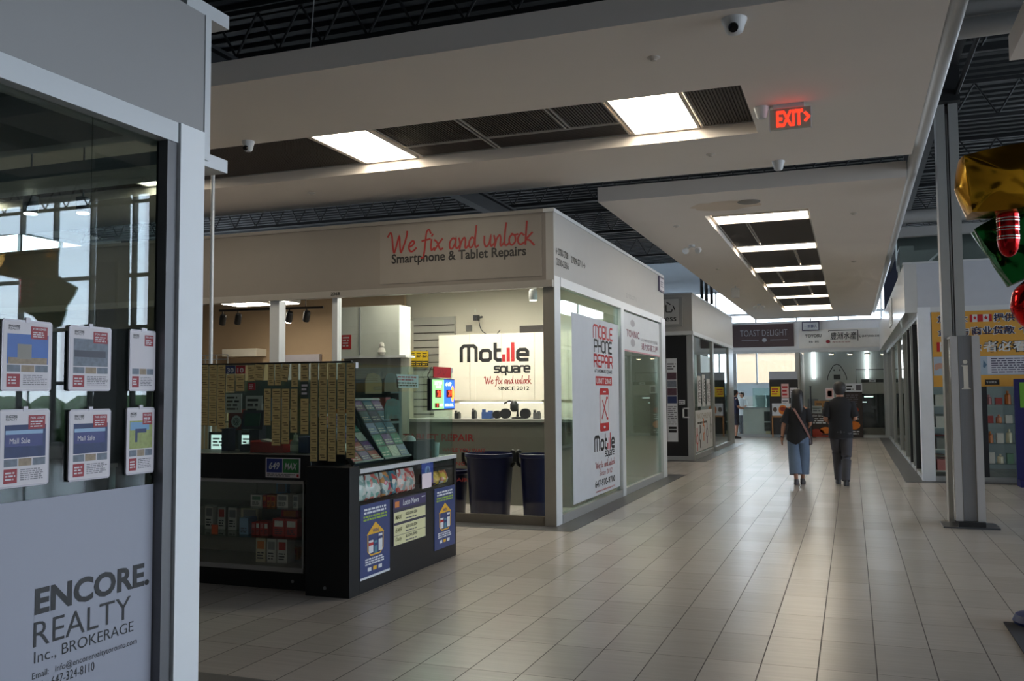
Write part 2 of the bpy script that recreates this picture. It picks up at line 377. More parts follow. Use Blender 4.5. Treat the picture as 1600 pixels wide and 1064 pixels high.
# ---- ceiling lights and vent panels
emit_l = mat('light_diffuser', (255, 240, 216), .4, noise=0, emit=6.0)
lframe = mat('light_frame', (170, 168, 164), .5)
def ceil_light(x0, y0, x1, y1, z, label, group):
    t = thing('ceiling_light', label, 'ceiling light', ((x0+x1)/2, (y0+y1)/2, z-.02), group)
    f = MB(); w = .025
    f.box(x0, y0, z-.02, x1, y0+w, z+.015); f.box(x0, y1-w, z-.02, x1, y1, z+.015); f.box(x0, y0+w, z-.02, x0+w, y1-w, z+.015); f.box(x1-w, y0+w, z-.02, x1, y1-w, z+.015)
    f.build('frame', lframe, t); B(x0+w, y0+w, z-.008, x1-w, y1-w, z+.01).build('diffuser', emit_l, t); return t
ventm = mat('vent_grille', (74, 68, 64), .55, .3, noise=.1)
ventb = mat('vent_backing', (40, 37, 35), .7)
def vent(x0, y0, x1, y1, z, label, group, along='y', pitch=.03):
    t = thing('vent_panel', label, 'ceiling vent', ((x0+x1)/2, (y0+y1)/2, z-.015), group)
    B(x0+.004, y0+.004, z+.004, x1-.004, y1-.004, z+.012).build('backing', ventb, t)
    f = MB(); w = .018
    f.box(x0, y0, z-.012, x1, y0+w, z+.004); f.box(x0, y1-w, z-.012, x1, y1, z+.004); f.box(x0, y0+w, z-.012, x0+w, y1-w, z+.004); f.box(x1-w, y0+w, z-.012, x1, y1-w, z+.004)
    f.build('frame', lframe, t)
    s = MB()
    if along == 'y':
        q = x0+w+.006
        while q < x1-w-.012: s.box(q, y0+w, z-.006, q+pitch*.55, y1-w, z+.004); q += pitch
    else:
        q = y0+w+.006
        while q < y1-w-.012: s.box(x0+w, q, z-.006, x1-w, q+pitch*.55, z+.004); q += pitch
    s.build('slats', ventm, t); return t
ZL = 4.325
for x0, lb in ((-2.09, 'white ceiling light panel beside the EXIT sign in the front soffit'), (-5.30, 'white ceiling light panel in the front soffit above the lottery kiosk'),
               (-8.51, 'white ceiling light panel glimpsed through the office glass behind the corner post'), (-11.72, 'white ceiling light panel glimpsed at the far left of the office glass')):
    ceil_light(x0, 8.16, x0+.70, 9.385, ZL, lb, 'light panels in the front soffit')
GV = 'dark grilles in the front soffit'
vent(-1.37, 8.1, -.83, 9.385, ZL, 'dark fluted grille at the right end of the front soffit, next to the EXIT sign', GV)
vent(-2.66, 8.1, -2.12, 8.93, ZL, 'dark ceiling grille just left of the light panel by the EXIT sign', GV); vent(-3.6, 8.1, -2.69, 8.93, ZL, 'dark ceiling grille midway between the two front light panels', GV); vent(-4.56, 8.1, -3.63, 8.93, ZL, 'dark ceiling grille just right of the light panel above the kiosk', GV)
vent(-4.56, 8.95, -3.63, 9.385, ZL, 'narrow dark grille strip right of the light panel above the kiosk', GV, 'x'); vent(-3.6, 8.95, -2.12, 9.385, ZL, 'narrow dark grille strip left of the light panel by the EXIT sign', GV, 'x')
vent(-8.5+.73, 8.1, -5.33, 9.385, ZL, 'long dark ceiling grille between the office corner post and the kiosk light panel', GV)
vent(-11.7+.73, 8.1, -8.54, 9.385, ZL, 'long dark ceiling grille seen through the office glass', GV)
ordn = ['nearest', 'second', 'third', 'fourth', 'fifth', 'farthest']
for k in range(6):
    y0 = 14.18+3.13*k
    ceil_light(-1.96, y0, -.53, y0+.69, 4.305, '%s of the six light panels in the corridor soffit' % ordn[k].replace('second', 'second nearest').replace('third', 'third nearest').replace('fourth', 'fourth nearest').replace('fifth', 'fifth nearest'), 'light panels in the corridor soffit')
    if k < 5:
        xm = -1.5 if k % 2 == 0 else -.95
        lb = 'dark grille between the %s and the next corridor light panel, ' % ordn[k]
        vent(-1.96, y0+.71, xm-.01, y0+3.1, 4.305, lb+'left one', 'dark grilles in the corridor soffit', 'x', .045)
        vent(xm+.01, y0+.71, -.53, y0+3.1, 4.305, lb+'right one', 'dark grilles in the corridor soffit', 'x', .045)

# ---- steelwork and ducts up in the roof
tubew = mat('painted_steel_tube', (176, 176, 174), .4, .1)
def single(mb, name, m, label, cat, group=None, smooth=False, bevel=0.): return mb.build(name, m, label=label, cat=cat, group=group, smooth=smooth, bevel=bevel)
single(MB().tube([(.78, 1.0, 4.36), (.78, 33.6, 4.36)], .075, 14), 'steel_pipe', tubew, 'long white pipe running along the right edge of the soffits', 'pipe', smooth=True)
Yp = hz(1577, 95, 4.2).y+.14; a, b = hy(1540, 40, Yp), hy(1540, 14, Yp)
single(MB().tube([(.86, Yp, a.z), (8, Yp, a.z)], .085, 14), 'steel_pipe', tubew, 'lower of the two white pipes crossing at the top right', 'pipe', 'cross pipes at the top right', smooth=True)
single(MB().tube([(.86, Yp, b.z+.04), (8, Yp, b.z+.04)], .085, 14), 'steel_pipe', tubew, 'upper of the two white pipes crossing at the top right', 'pipe', 'cross pipes at the top right', smooth=True)
def joist(x0, x1, Y, z0, z1, label):
    j = MB(); n = max(2, int((x1-x0)/.7)); w = .04
    j.box(x0, Y-w, z0, x1, Y+w, z0+.07); j.box(x0, Y-w, z1-.07, x1, Y+w, z1)
    for i in range(n):
        u0 = x0+(x1-x0)*i/n; u1 = x0+(x1-x0)*(i+.5)/n; u2 = x0+(x1-x0)*(i+1)/n
        j.tube([(u0, Y, z0+.05), (u1, Y, z1-.05)], .018, 6); j.tube([(u1, Y, z1-.05), (u2, Y, z0+.05)], .018, 6)
    return single(j, 'roof_joist', darkst, label, 'roof joist', 'open web roof joists')
places = {7.5: 'over the front soffit', 10.5: 'over the phone shop front', 14.0: 'over the phone shop', 17.5: 'over the cross aisle', 21.5: 'over the second shop', 26.: 'over the far corridor', 31.: 'over the far shops'}
for Y, t in places.items(): joist(-22, 20 if Y < 17.6 else 7.6, Y, 6.3, 7.0, 'dark open web roof joist '+t)
def girder(X, Y0, Y1, z0, z1, label):
    j = MB(); j.box(X-.12, Y0, z0, X+.12, Y1, z0+.05); j.box(X-.12, Y0, z1-.05, X+.12, Y1, z1); j.box(X-.02, Y0, z0+.05, X+.02, Y1, z1-.05)
    return single(j, 'roof_girder', darkst, label, 'roof girder')
girder(1.2, 6.9, 37.5, 5.55, 6.2, 'dark roof girder over the white steel column')
girder(-8, 4, 37.5, 5.9, 6.28, 'dark roof girder above the phone shop')
# braces up at the column head
single(MB().tube([(1.13, 12.3, 5.15), (1.0, 11.4, 5.6)], .03, 6).tube([(1.27, 12.3, 5.15), (1.45, 11.2, 5.6)], .03, 6).box(1.05, 12.15, 5.12, 1.33, 12.55, 5.55), 'column_bracket', darkst, 'dark bracket on top of the white steel column', 'bracket')
# hanging rods holding the soffits
for i, (px, py, Y, z1) in enumerate(((500, 60, 6.4, 7.0),)):
    p = hy(px, py, Y); single(MB().tube([(p.x-.1, Y, 4.4), (p.x+.12, Y, 7.03)], .006, 5), 'hanger_wire', mat('wire_grey', (110, 110, 108), .4, .5), 'thin hanger wire rising from the front soffit into the dark roof', 'wire')
for i, (px, Y) in enumerate(((1096, 24), (1103, 24.6), (1111, 25.2))):
    p = hy(px, 430, Y); single(MB().tube([(p.x, Y, 4.0), (p.x, Y, 7.03)], .045, 8), 'conduit_pipe', darkst, 'dark vertical conduit rising behind the second shop, '+['left one', 'middle one', 'right one'][i]+' of three', 'pipe', 'dark conduits over the second shop', smooth=True)
ductm = mat('galvanised_duct', (128, 140, 136), .4, .35, noise=.08, scale=4)
d = MB(); prof = []
n = 60; x0, x1 = .98, 7.4
for i in range(n): prof += [(.42, x0+(x1-x0)*i/n), (.435, x0+(x1-x0)*(i+.3)/n)]
p = hy(1435, 390, 21)
d.lathe((0, 21.2, p.z), prof, 20, axis=(1, 0, 0)); single(d, 'air_duct', ductm, 'ribbed round air duct crossing above the right shop', 'air duct', smooth=True)
a, b = hy(1404, 405, 20), hy(1428, 462, 20)
d = MB(); d.box(a.x, 19.6, 3.9, b.x, 20.5, a.z+.2); d.add([(b.x, 19.6, 3.91), (b.x+.5, 19.6, a.z+.1), (b.x, 19.6, a.z+.1), (b.x, 20.5, 3.91), (b.x+.5, 20.5, a.z+.1), (b.x, 20.5, a.z+.1)], [(0, 1, 2), (3, 5, 4), (0, 3, 4, 1), (1, 4, 5, 2), (0, 2, 5, 3)])
single(d, 'duct_drop', ductm, 'rectangular duct drop standing on the right shop roof', 'air duct')
p = hy(1430, 338, 19)
single(MB().tube([(.8, 19, p.z), (7.4, 19, p.z)], .13, 14), 'steel_pipe', tubew, 'thick white pipe crossing above the right shop', 'pipe', smooth=True)
p = hy(1430, 362, 19)
single(MB().box(.72, 18.95, p.z-.09, 7.4, 19.1, p.z+.09), 'steel_beam', tubew, 'flat white beam under the thick white pipe', 'beam')
p = hy(1390, 440, 33)
single(MB().box(p.x-.2, 32.6, 3.9, p.x+.45, 33.2, 7.02), 'dark_post', mat('navy_paint', (30, 34, 52), .5), 'dark blue post rising in front of the far windows on the right', 'post')
# ------------------------------------------------------------------ hand drawn lettering
def catmull(P, k=5):
    P = [Vector(p) for p in P]
    if len(P) < 3: return P
    out = []
    for i in range(len(P)-1):
        a = P[i-1] if i else P[0]*2-P[1]; b, c = P[i], P[i+1]; d = P[i+2] if i+2 < len(P) else P[-1]*2-P[-2]
        for j in range(k):
            t = j/k; out.append(.5*((2*b)+(c-a)*t+(2*a-5*b+4*c-d)*t*t+(3*b-a-3*c+d)*t**3))
    return out+[P[-1]]
SCRIPT = {'W': (1.75, [[(-.15,1.6),(.08,1.95),(.22,1.6),(.3,.6),(.42,0),(.62,.6),(.88,1.55),(.95,.6),(1.05,0),(1.32,.7),(1.55,1.5),(1.6,1.95)]]),
 'e': (.68, [[(0,.45),(.3,.58),(.5,.85),(.35,1.02),(.1,.8),(0,.4),(.15,.03),(.4,.05),(.65,.3)]]),
 'f': (.75, [[(.78,1.65),(.62,2.0),(.42,1.75),(.32,1.0),(.22,0),(.1,-.6),(-.05,-.65)], [(.02,.95),(.7,1.1)]]),
 'i': (.38, [[(.1,1),(.05,.4),(.1,.02),(.32,.2)], [(.14,1.38),(.2,1.5)]]),
 'x': (.78, [[(0,.95),(.22,.7),(.48,.05),(.68,.1)], [(.66,1.0),(.3,.5),(-.02,0)]]),
 'a': (.85, [[(.55,.88),(.3,1.0),(.05,.6),(.05,.15),(.25,.02),(.5,.5),(.58,.95),(.55,.3),(.65,.02),(.85,.2)]]),
 'n': (.82, [[(0,.95),(.08,.5),(.05,0),(.2,.6),(.45,.98),(.55,.7),(.52,.1),(.62,.0),(.82,.25)]]),
 'd': (.85, [[(.52,.8),(.27,.95),(.05,.5),(.1,.05),(.3,.1),(.52,.7),(.68,2.0)], [(.66,1.8),(.55,.5),(.62,.02),(.82,.15)]]),
 'u': (.82, [[(0,.95),(0,.3),(.15,.0),(.4,.3),(.54,.95),(.5,.3),(.6,.02),(.82,.25)]]),
 'l': (.42, [[(.2,2.05),(.08,1.0),(.05,.2),(.2,.0),(.42,.18)]]),
 'o': (.7, [[(.3,1.0),(.05,.7),(.05,.2),(.25,0),(.52,.3),(.5,.8),(.3,1.0),(.45,.9),(.7,.95)]]),
 'c': (.65, [[(.52,.85),(.3,1.0),(.05,.6),(.08,.15),(.3,.0),(.62,.2)]]),
 'k': (.7, [[(.14,2.05),(.06,1),(0,0)], [(.55,1.0),(.1,.45),(.35,.32),(.7,-.12)]]), ' ': (.5, [])}
OCT = [(0,.2),(0,.8),(.2,1),(.7,1),(.9,.8),(.9,.2),(.7,0),(.2,0),(0,.2)]
TECH = {'M': (1.84, [[(0,0),(0,1.25),(.25,1.5),(1.15,1.5),(1.4,1.25),(1.4,0)], [(.7,0),(.7,1.5)]]),
 'o': (1.34, [OCT]), 'b': (.66, [[(0,1.6),(0,.2),(.2,0),(.45,0)], [(0,1),(.4,1)]]),
 '1': (.42, [[(.12,0),(.12,.42)]]), '2': (.42, [[(.12,0),(.12,1.05)]]), '3': (.56, [[(.12,0),(.12,1.6)]]),
 'e': (1.1, [[(0,.5),(.9,.5),(.9,.8),(.7,1),(.2,1),(0,.8),(0,.2),(.2,0),(.85,0)]]),
 's': (1.05, [[(.8,1),(.15,1),(0,.88),(0,.62),(.12,.5),(.7,.5),(.82,.38),(.82,.12),(.7,0),(0,0)]]),
 'q': (1.15, [OCT, [(.9,.8),(.9,-.45)]]), 'u': (1.1, [[(0,1),(0,.2),(.2,0),(.85,0),(.85,1)]]),
 'a': (1.1, [[(.1,1),(.7,1),(.85,.85),(.85,0),(.2,0),(0,.15),(0,.4),(.15,.52),(.85,.52)]]), 'r': (.8, [[(0,0),(0,.8),(.2,1),(.6,1)]]), ' ': (.5, []),
 'O': (1.1, [[(0,.2),(0,1.2),(.2,1.4),(.65,1.4),(.85,1.2),(.85,.2),(.65,0),(.2,0),(0,.2)]]), 'B': (1.1, [[(0,0),(0,1.4),(.65,1.4),(.78,1.25),(.78,.85),(.65,.7),(0,.7)], [(.65,.7),(.85,.55),(.85,.15),(.7,0),(0,0)]]),
 'I': (.3, [[(0,0),(0,1.4)]]), 'L': (.95, [[(0,1.4),(0,.15),(.15,0),(.75,0)]]), 'E': (1.05, [[(.8,1.4),(.15,1.4),(0,1.25),(0,.15),(.15,0),(.8,0)], [(0,.7),(.7,.7)]]),
 'P': (1.1, [[(0,0),(0,1.4),(.7,1.4),(.85,1.25),(.85,.75),(.7,.6),(0,.6)]]), 'H': (1.1, [[(0,0),(0,1.4)], [(.85,0),(.85,1.4)], [(0,.7),(.85,.7)]]),
 'N': (1.1, [[(0,0),(0,1.2),(.2,1.4),(.65,1.4),(.85,1.2),(.85,0)]]), 'R': (1.1, [[(0,0),(0,1.4),(.7,1.4),(.85,1.25),(.85,.75),(.7,.6),(0,.6)], [(.5,.6),(.85,.2),(.85,0)]]), 'A': (1.1, [[(0,0),(0,1.2),(.2,1.4),(.65,1.4),(.85,1.2),(.85,0)], [(0,.6),(.85,.6)]])}
TECH['m'] = (1.65, [[(x, y*.93) for x, y in q] for q in TECH['M'][1]])
def strokes(mb, fr, G, body, u0, v0, u1, v1, w, m, n=.003, base=0., top=1.5, smooth=False, cols=None):
    tot = sum(G[c][0] for c in body)-.2; su = (u1-u0)/tot; sv = (v1-v0)/(top-base); x = 0
    for c in body:
        adv, st = G[c]
        for q in st:
            pts = catmull(q) if smooth else q
            mb.stroke(fr, [(u0+(x+p[0])*su, v0+(p[1]-base)*sv) for p in pts], w, (cols or {}).get(c, m), n, cap=True)
        x += adv
def lw(a, b): return a, b
red = mat('sign_red', (178, 34, 38), .5); redd = mat('script_red', (150, 34, 32), .5); ink = mat('black_vinyl', (24, 24, 26), .5); inkg = mat('grey_vinyl', (92, 92, 94), .5)
beige = mat('beige_wall', (180, 156, 126), .7, noise=.03); cream = mat('cream_wall', (214, 208, 192), .7, noise=.02)

def wall(name, mb, m): return struct(mb, name, m)
def mullion(mb, *a): return mb.box(*a)

# ------------------------------------------------------------------ phone shop block (left side, facing the camera)
YB = 10.52; XB = -3.35
shop = thing('retail_shop', 'white corner phone repair shop with red script lettering on its fascia', 'shop', (-8, 13.9, 0))
f = MB(); f.box(-14, YB, 2.96, XB-.1, YB+.1, 3.80); f.build('front_fascia', mat('fascia_front', (132, 126, 120), .55, noise=.03), shop)  # front fascia coloured darker than the side fascia
f = MB(); f.box(XB-.1, YB, 2.96, XB, 17.45, 3.80); f.build('side_fascia', mat('fascia_side_white', (170, 169, 166), .5, noise=.03), shop)
f = MB(); f.box(-14, YB-.015, 3.80, XB-.13, YB+.12, 3.845); f.build('top_trim', mat('trim_front_shade', (146, 142, 136), .5), shop)  # front run of the trim darkened, its shade put into the colour
f = MB(); f.box(XB-.13, YB-.015, 3.80, XB+.012, YB+.12, 3.845); f.box(XB-.12, YB+.12, 3.80, XB+.012, 17.46, 3.845); f.build('top_trim', alumw, shop)
f = MB(); f.box(-14, YB+.1, 3.6, XB-.1, 17.4, 3.64); f.build('roof_panel', dark, shop)
f = MB(); f.box(-14, YB-.07, 2.875, XB+.0, YB+.06, 2.96); f.build('front_header', mat('header_front_shade', (158, 154, 148), .4, .2), shop)  # white aluminium toned down on the front only, shade put into the colour
f = MB(); f.box(XB-.08, YB+.24, 2.91, XB+.012, 17.2, 3.02); f.build('side_header', alumw, shop)
FB, SB = FY(YB), FX(XB)
f = MB(); f.box(-3.49, YB-.002, 0, XB-.002, YB+.24, 2.875); f.build('corner_post', mat('post_bronze', (150, 146, 138), .4, .4), shop)
f = MB(); f.slab(SB, YB, 0, YB+.235, 3.02, 0, .006); f.build('corner_trim', alumw, shop)
f = MB(); f.box(-7.42, YB+.0, 0, -7.27, YB+.15, 2.875); f.build('front_post', alumw, shop)
f = MB(); f.box(-6.44, YB+.0, 0, -6.36, YB+.1, 2.875); f.build('front_post', alumw, shop)
f = MB(); f.box(XB-.1, 13.87, 0, XB+.02, 14.07, 2.92); f.build('side_post', alumw, shop)
f = MB(); f.box(XB-.12, 17.1, 0, XB+.02, 17.45, 3.0); f.build('side_post', alumw, shop)
f = MB(); f.box(-6.36, YB+.02, 0, -3.49, YB+.08, .11); f.build('front_kick_plate', mat('kick_bronze', (128, 122, 112), .4, .5), shop)
f = MB(); f.box(XB-.06, YB+.24, 0, XB+.012, 17.1, .11); f.build('side_kick_plate', alum, shop)
for a, b in ((-6.36, -5.34), (-5.33, -4.405), (-4.395, -3.49)):
    MB().box(a, YB+.035, .11, b, YB+.047, 2.875).build('glass_pane', gl_clear, shop)
MB().box(XB-.04, YB+.24, .11, XB-.028, 13.87, 2.91).build('glass_pane', gl_green, shop)
MB().box(XB-.04, 14.07, .11, XB-.028, 17.1, 2.91).build('glass_pane', gl_green, shop)
# fascia sign
sg = MB(); sg.slab(FB, -5.72, 3.02, -3.5, 3.77, 0, .008, mat('sign_panel_white', (140, 134, 128), .5)); 
strokes(sg, FB, SCRIPT, 'We fix and unlock', -5.58, 3.41, -3.63, 3.70, .024, redd, .011, -.1, 2.05, True)
sg.text(FB, 'Smartphone & Tablet Repairs', -5.55, 3.245, -3.70, 3.405, ink, .011, .022)
sg.build('fascia_sign', None, shop)
q = MB(); q.text(FB, '2368', -6.42, 2.90, -6.28, 2.945, ink, .073, .03); q.build('unit_number', ink, shop)
for tx, u0, v0, u1, v1, m_ in (('←2700-2708', 10.60, 3.29, 11.12, 3.38, ink), ('2330-2366', 10.62, 3.16, 11.14, 3.25, ink), ('2709-2711→', 11.25, 3.27, 11.92, 3.36, ink), ('2710-2711', 14.3, 3.12, 15.1, 3.19, mat('pale_vinyl', (150, 150, 148), .5))):
    MB().text(SB, tx, u0, v0, u1, v1, m_, .003, .02).build('direction_number', None, shop)
q = MB(); q.slab(SB, 16.95, 3.50, 17.42, 3.78, .004, .025, mat('plate_violet', (70, 62, 92), .4)); q.rect(SB, 16.99, 3.53, 17.38, 3.75, .027, mat('plate_white', (190, 188, 196), .5)); q.lines(SB, 17.05, 3.58, 17.33, 3.70, 3, mat('plate_violet'), .029)
q.build('number_plate', None, shop)
# frosted film with the vertical sign, on the inside of the first side pane
fm = MB(); fm.slab(SB, 11.33, .165, 13.84, 2.64, -.026, -.023, mat('frost_film', (196, 200, 206), .6))
fm.box
NF = -.0215
strokes(fm, SB, TECH, 'mOBILE', 12.38, 2.38, 13.46, 2.55, .032, red, NF, 0, 1.4)
strokes(fm, SB, TECH, 'PHONE', 12.42, 2.18, 13.42, 2.34, .032, ink, NF, 0, 1.4)
strokes(fm, SB, TECH, 'REPAIR', 12.40, 1.97, 13.44, 2.13, .034, red, NF, 0, 1.4)
fm.text(SB, 'AT LANDMARK SQUARE', 12.42, 1.87, 13.42, 1.93, ink, NF, .015)
fm.rect(SB, 12.47, 1.70, 13.40, 1.83, NF, red); fm.text(SB, 'UNIT 2368', 12.52, 1.725, 13.35, 1.805, whitec, NF+.001, .02)
def rrect(u0, v0, u1, v1, r):
    P = []
    for cx, cy, a in ((u1-r, v1-r, 0), (u0+r, v1-r, 90), (u0+r, v0+r, 180), (u1-r, v0+r, 270)):
        for i in range(5): an = math.radians(a+90*i/4); P.append((cx+r*math.cos(an), cy+r*math.sin(an)))
    return P
fm.poly(SB, rrect(12.68, 1.04, 13.20, 1.66, .05), NF, red); fm.rect(SB, 12.705, 1.16, 13.175, 1.565, NF+.001, whitec); fm.rect(SB, 12.87, 1.60, 13.03, 1.618, NF+.001, whitec); fm.disc(SB, 12.94, 1.10, .055, .02, NF+.001, whitec)
fm.stroke(SB, [(12.80, 1.23), (13.05, 1.50)], .035, red, NF+.002); fm.stroke(SB, [(13.07, 1.24), (12.83, 1.48)], .035, red, NF+.002); fm.disc(SB, 13.09, 1.52, .06, .022, NF+.002, red); fm.disc(SB, 13.1, 1.22, .05, .02, NF+.002, red)
def mobile_logo(mb, fr, u0, v0, u1, v1, w, n):
    strokes(mb, fr, TECH, 'Mob123e', u0, v0, u1, v1, w, ink, n, 0, 1.6, cols={'1': red, '2': red, '3': red})
mobile_logo(fm, SB, 12.38, .79, 13.50, .99, .045, NF)
strokes(fm, SB, TECH, 'square', 12.95, .68, 13.48, .75, .018, ink, NF, 0, 1.)
strokes(fm, SB, SCRIPT, 'We fix and unlock', 12.42, .53, 13.5, .63, .011, redd, NF, -.1, 2.05, True)
fm.text(SB, 'Since 2012', 12.62, .42, 13.35, .49, redd, NF, 0, .2)
fm.text(SB, '647-970-9700', 12.38, .27, 13.52, .37, ink, NF, .03)
fm.build('frosted_film', None, shop)
u = MB(); u.text(SB, 'www.mobilesquare.ca', 12.42, .19, 13.48, .235, red, -.02); u.build('web_address', red, shop)
# security shop banner behind the second side pane
bn = MB(); bn.slab(SB, 14.15, 2.26, 17.08, 2.89, -.026, -.022, mat('banner_white', (200, 204, 208), .5)); bn.rect(SB, 14.15, 2.26, 17.08, 2.285, -.0205, mat('banner_pink', (190, 140, 148), .5))
pale = mat('banner_grey_text', (160, 158, 164), .5)
bn.disc(SB, 14.85, 2.74, .16, .06, -.0205, pale); bn.disc(SB, 14.85, 2.42, .16, .07, -.0205, pale)
bn.text(SB, 'TONNIC', 14.4, 2.50, 15.35, 2.62, mat('banner_plum', (128, 74, 92), .5), -.02, .02); bn.text(SB, 'LOCKSMITH SECURITY SYSTEM', 15.5, 2.48, 16.85, 2.53, pale, -.02, .01)
bn.text(SB, '通力防盗工程', 15.5, 2.33, 16.9, 2.45, mat('banner_plum'), -.02, .015); bn.build('banner', None, shop)
# inner partition between the two units, the rear, the left neighbour
wall('partition_wall', MB().box(-14, 14.1, 0, XB-.12, 14.2, 3.58), cream)
wall('partition_wall', MB().box(-14, 17.35, 0, XB-.13, 17.44, 3.58), white)
wall('partition_wall', MB().box(-7.1, 11.92, 0, -7.0, 14.09, 2.86), cream)
wall('partition_wall', MB().box(-14.1, YB+.1, 0, -14.0, 17.4, 3.58), white)
# red lettering stuck on the front glass, low down
gt = MB(); FG = FY(YB+.035)
rt = mat('maroon_vinyl', (130, 34, 34), .5)
for tx, u0, v0, u1, v1 in (('PHONE & TABLET REPAIR', -6.05, 1.0, -4.42, 1.09), ('WHILE YOU WAIT', -4.86, .865, -4.27, .915), ('UNLOCKING', -5.05, .70, -4.55, .745), ('LCD REPAIR', -5.05, .50, -4.5, .545)):
    MB().text(FG, tx, u0, v0, u1, v1, rt, .002, .02).build('window_lettering', None, shop)

# inside the phone shop
cab = thing('wall_cabinet', 'long white wall cabinet carrying the black and red phone shop logo', 'cabinet', (-4.9, 13.9, 1.49))
MB().box(-6.22, 13.4, 1.49, -3.5, 14.08, 2.54).build('body', mat('cabinet_white', (222, 214, 200), .45, noise=.02), cab)
FC = FY(13.4)
for i in range(5):
    MB().slab(FC, -6.215+.543*i, 1.495, -6.215+.543*(i+1)-.006, 2.535, 0, .018).build('door', mat('cabinet_white'), cab)
lg = MB(); mobile_logo(lg, FC, -5.82, 2.12, -4.70, 2.37, .056, .021)
strokes(lg, FC, TECH, 'square', -5.25, 1.93, -4.67, 2.02, .03, ink, .021, 0, 1.)
strokes(lg, FC, SCRIPT, 'We fix and unlock', -5.42, 1.745, -4.66, 1.87, .012, redd, .021, -.1, 2.05, True)
lg.text(FC, 'SINCE 2012', -5.2, 1.645, -4.68, 1.705, ink, .021, .01); lg.build('logo', None, cab)
strip = mat('strip_light_glow', (255, 248, 232), .4, noise=0, emit=14)
t = thing('strip_light', 'bright strip light under the white logo cabinet', 'strip light', (-4.9, 13.5, 1.44)); MB().box(-5.9, 13.46, 1.455, -4.5, 13.56, 1.488).build('housing', whitec, t); MB().box(-5.88, 13.47, 1.437, -4.52, 13.55, 1.455).build('tube', strip, t)
ct = thing('service_counter', 'grey service counter inside the phone shop under the logo cabinet', 'counter', (-4.8, 12.5, 0))
MB().box(-6.3, 12.35, 0, -3.5, 12.75, 1.185).build('front', mat('counter_grey', (108, 106, 99), .5), ct); MB().box(-6.32, 12.3, 1.185, -3.48, 13.35, 1.225).build('countertop', mat('counter_top_grey', (160, 160, 155), .4), ct)
wall('partition_wall', MB().box(-6.3, 13.38, 0, -3.5, 13.42, 1.45), mat('backsplash_white', (225, 220, 208), .5))
# clutter on the counter
def P_(px, py): return hy(px, py, 12.6)
def small(name, mb, m, label, cat, group=None, **k): return mb.build(name, m, label=label, cat=cat, group=group, **k)
dk1 = mat('dark_plastic', (34, 34, 38), .4); grp = 'tools on the phone shop counter'
zc = 1.226
def cx(px): return P_(px, 648).x
for px, h, wd, lb, m in ((715, .12, .07, 'short dark tool stand at the left end of the phone shop counter', dk1), (741, .15, .05, 'dark phone stand between the clutter on the phone shop counter', dk1), (762, .14, .16, 'blue tool box on the phone shop counter', mat('tool_blue', (60, 90, 150), .5)), (839, .13, .09, 'grey part tray at the right end of the phone shop counter', mat('tray_grey', (90, 90, 92), .5))):
    b = MB(); x = cx(px); b.box(x-wd/2, 12.55, zc, x+wd/2, 12.65, zc+h*.7); b.box(x-wd/2, 12.57, zc+h*.7, x-wd/4, 12.63, zc+h); b.box(x+wd*.1, 12.57, zc+h*.7, x+wd/2, 12.62, zc+h*.85)
    small('tool_stand' if m is dk1 else ('tool_box' if wd > .12 else 'part_tray'), b, m, lb, 'tool', grp, bevel=.004)
for px, r, lb in ((777, .06, 'left small dark wire reel on the phone shop counter'), (790, .075, 'middle dark wire reel on the phone shop counter'), (821, .075, 'right dark wire reel on the phone shop counter')):
    x = cx(px); b = MB(); b.lathe((x, 12.56, zc+r), [(r, 0), (r, .015), (r*.45, .015), (r*.45, .06), (r, .06), (r, .075)], 16, axis=(0, 1, 0)); small('wire_reel', b, dk1, lb, 'reel', grp, smooth=True)
x = cx(805); b = MB(); b.lathe((x, 12.7, zc), [(.09, 0), (.09, .02), (.02, .03), (.02, .06)], 12); b.tube([(x, 12.7, zc+.05), (x, 12.7, zc+.22), (x-.12, 12.68, zc+.26), (x-.2, 12.66, zc+.22)], .015, 6); b.lathe((x-.05, 12.69, zc+.10), [(.03, 0), (.06, .04), (.06, .12), (.03, .16)], 10)
small('microscope', b, dk1, 'black repair microscope standing on the phone shop counter', 'microscope', smooth=True)
# security camera with a hanging cable above the cabinet
p = hy(748, 498, 13.95); t = thing('security_camera', 'small dark camera with looping cable above the logo cabinet', 'camera', (p.x, 13.95, p.z))
MB().box(p.x-.04, 13.8, p.z-.04, p.x+.04, 13.9, p.z+.05).tube([(p.x, 13.88, p.z), (p.x, 14.08, p.z+.04)], .02, 8).build('body', dk1, t)
MB().tube(catmull([(p.x, 13.95, p.z-.03), (p.x+.05, 13.97, p.z-.2), (p.x+.25, 13.97, p.z-.3), (p.x+.36, 13.99, p.z-.2)], 4), .007, 5).build('cable', dk1, t)
p = hy(728, 512, 13.95); small('power_socket', MB().box(p.x-.05, 14.06, p.z-.05, p.x+.05, 14.1, p.z+.05), mat('socket_grey', (110, 108, 104), .5), 'grey power socket on the wall above the logo cabinet', 'socket')
p = hy(843, 514, 13.7); small('cardboard_box', MB().box(p.x-.3, 13.6, 2.545, p.x+.12, 13.9, 2.545+.12), mat('box_dark', (52, 46, 44), .7), 'dark box lying on top of the logo cabinet', 'box')
small('spot_lamp', MB().lathe((hy(833, 455, 11.2).x, 11.2, 2.80), [(.05, 0), (.055, .02), (.055, .12), (.03, .16), (.006, .17), (.006, .82)], 14, m=whitec).lathe((hy(833, 455, 11.2).x, 11.2, 2.794), [(.042, 0), (.042, .005)], 14, m=mat('spot_glow', (255, 244, 226), .4, noise=0, emit=20)), None, 'bright spot lamp near the top right corner of the phone shop window', 'spot lamp', smooth=True)
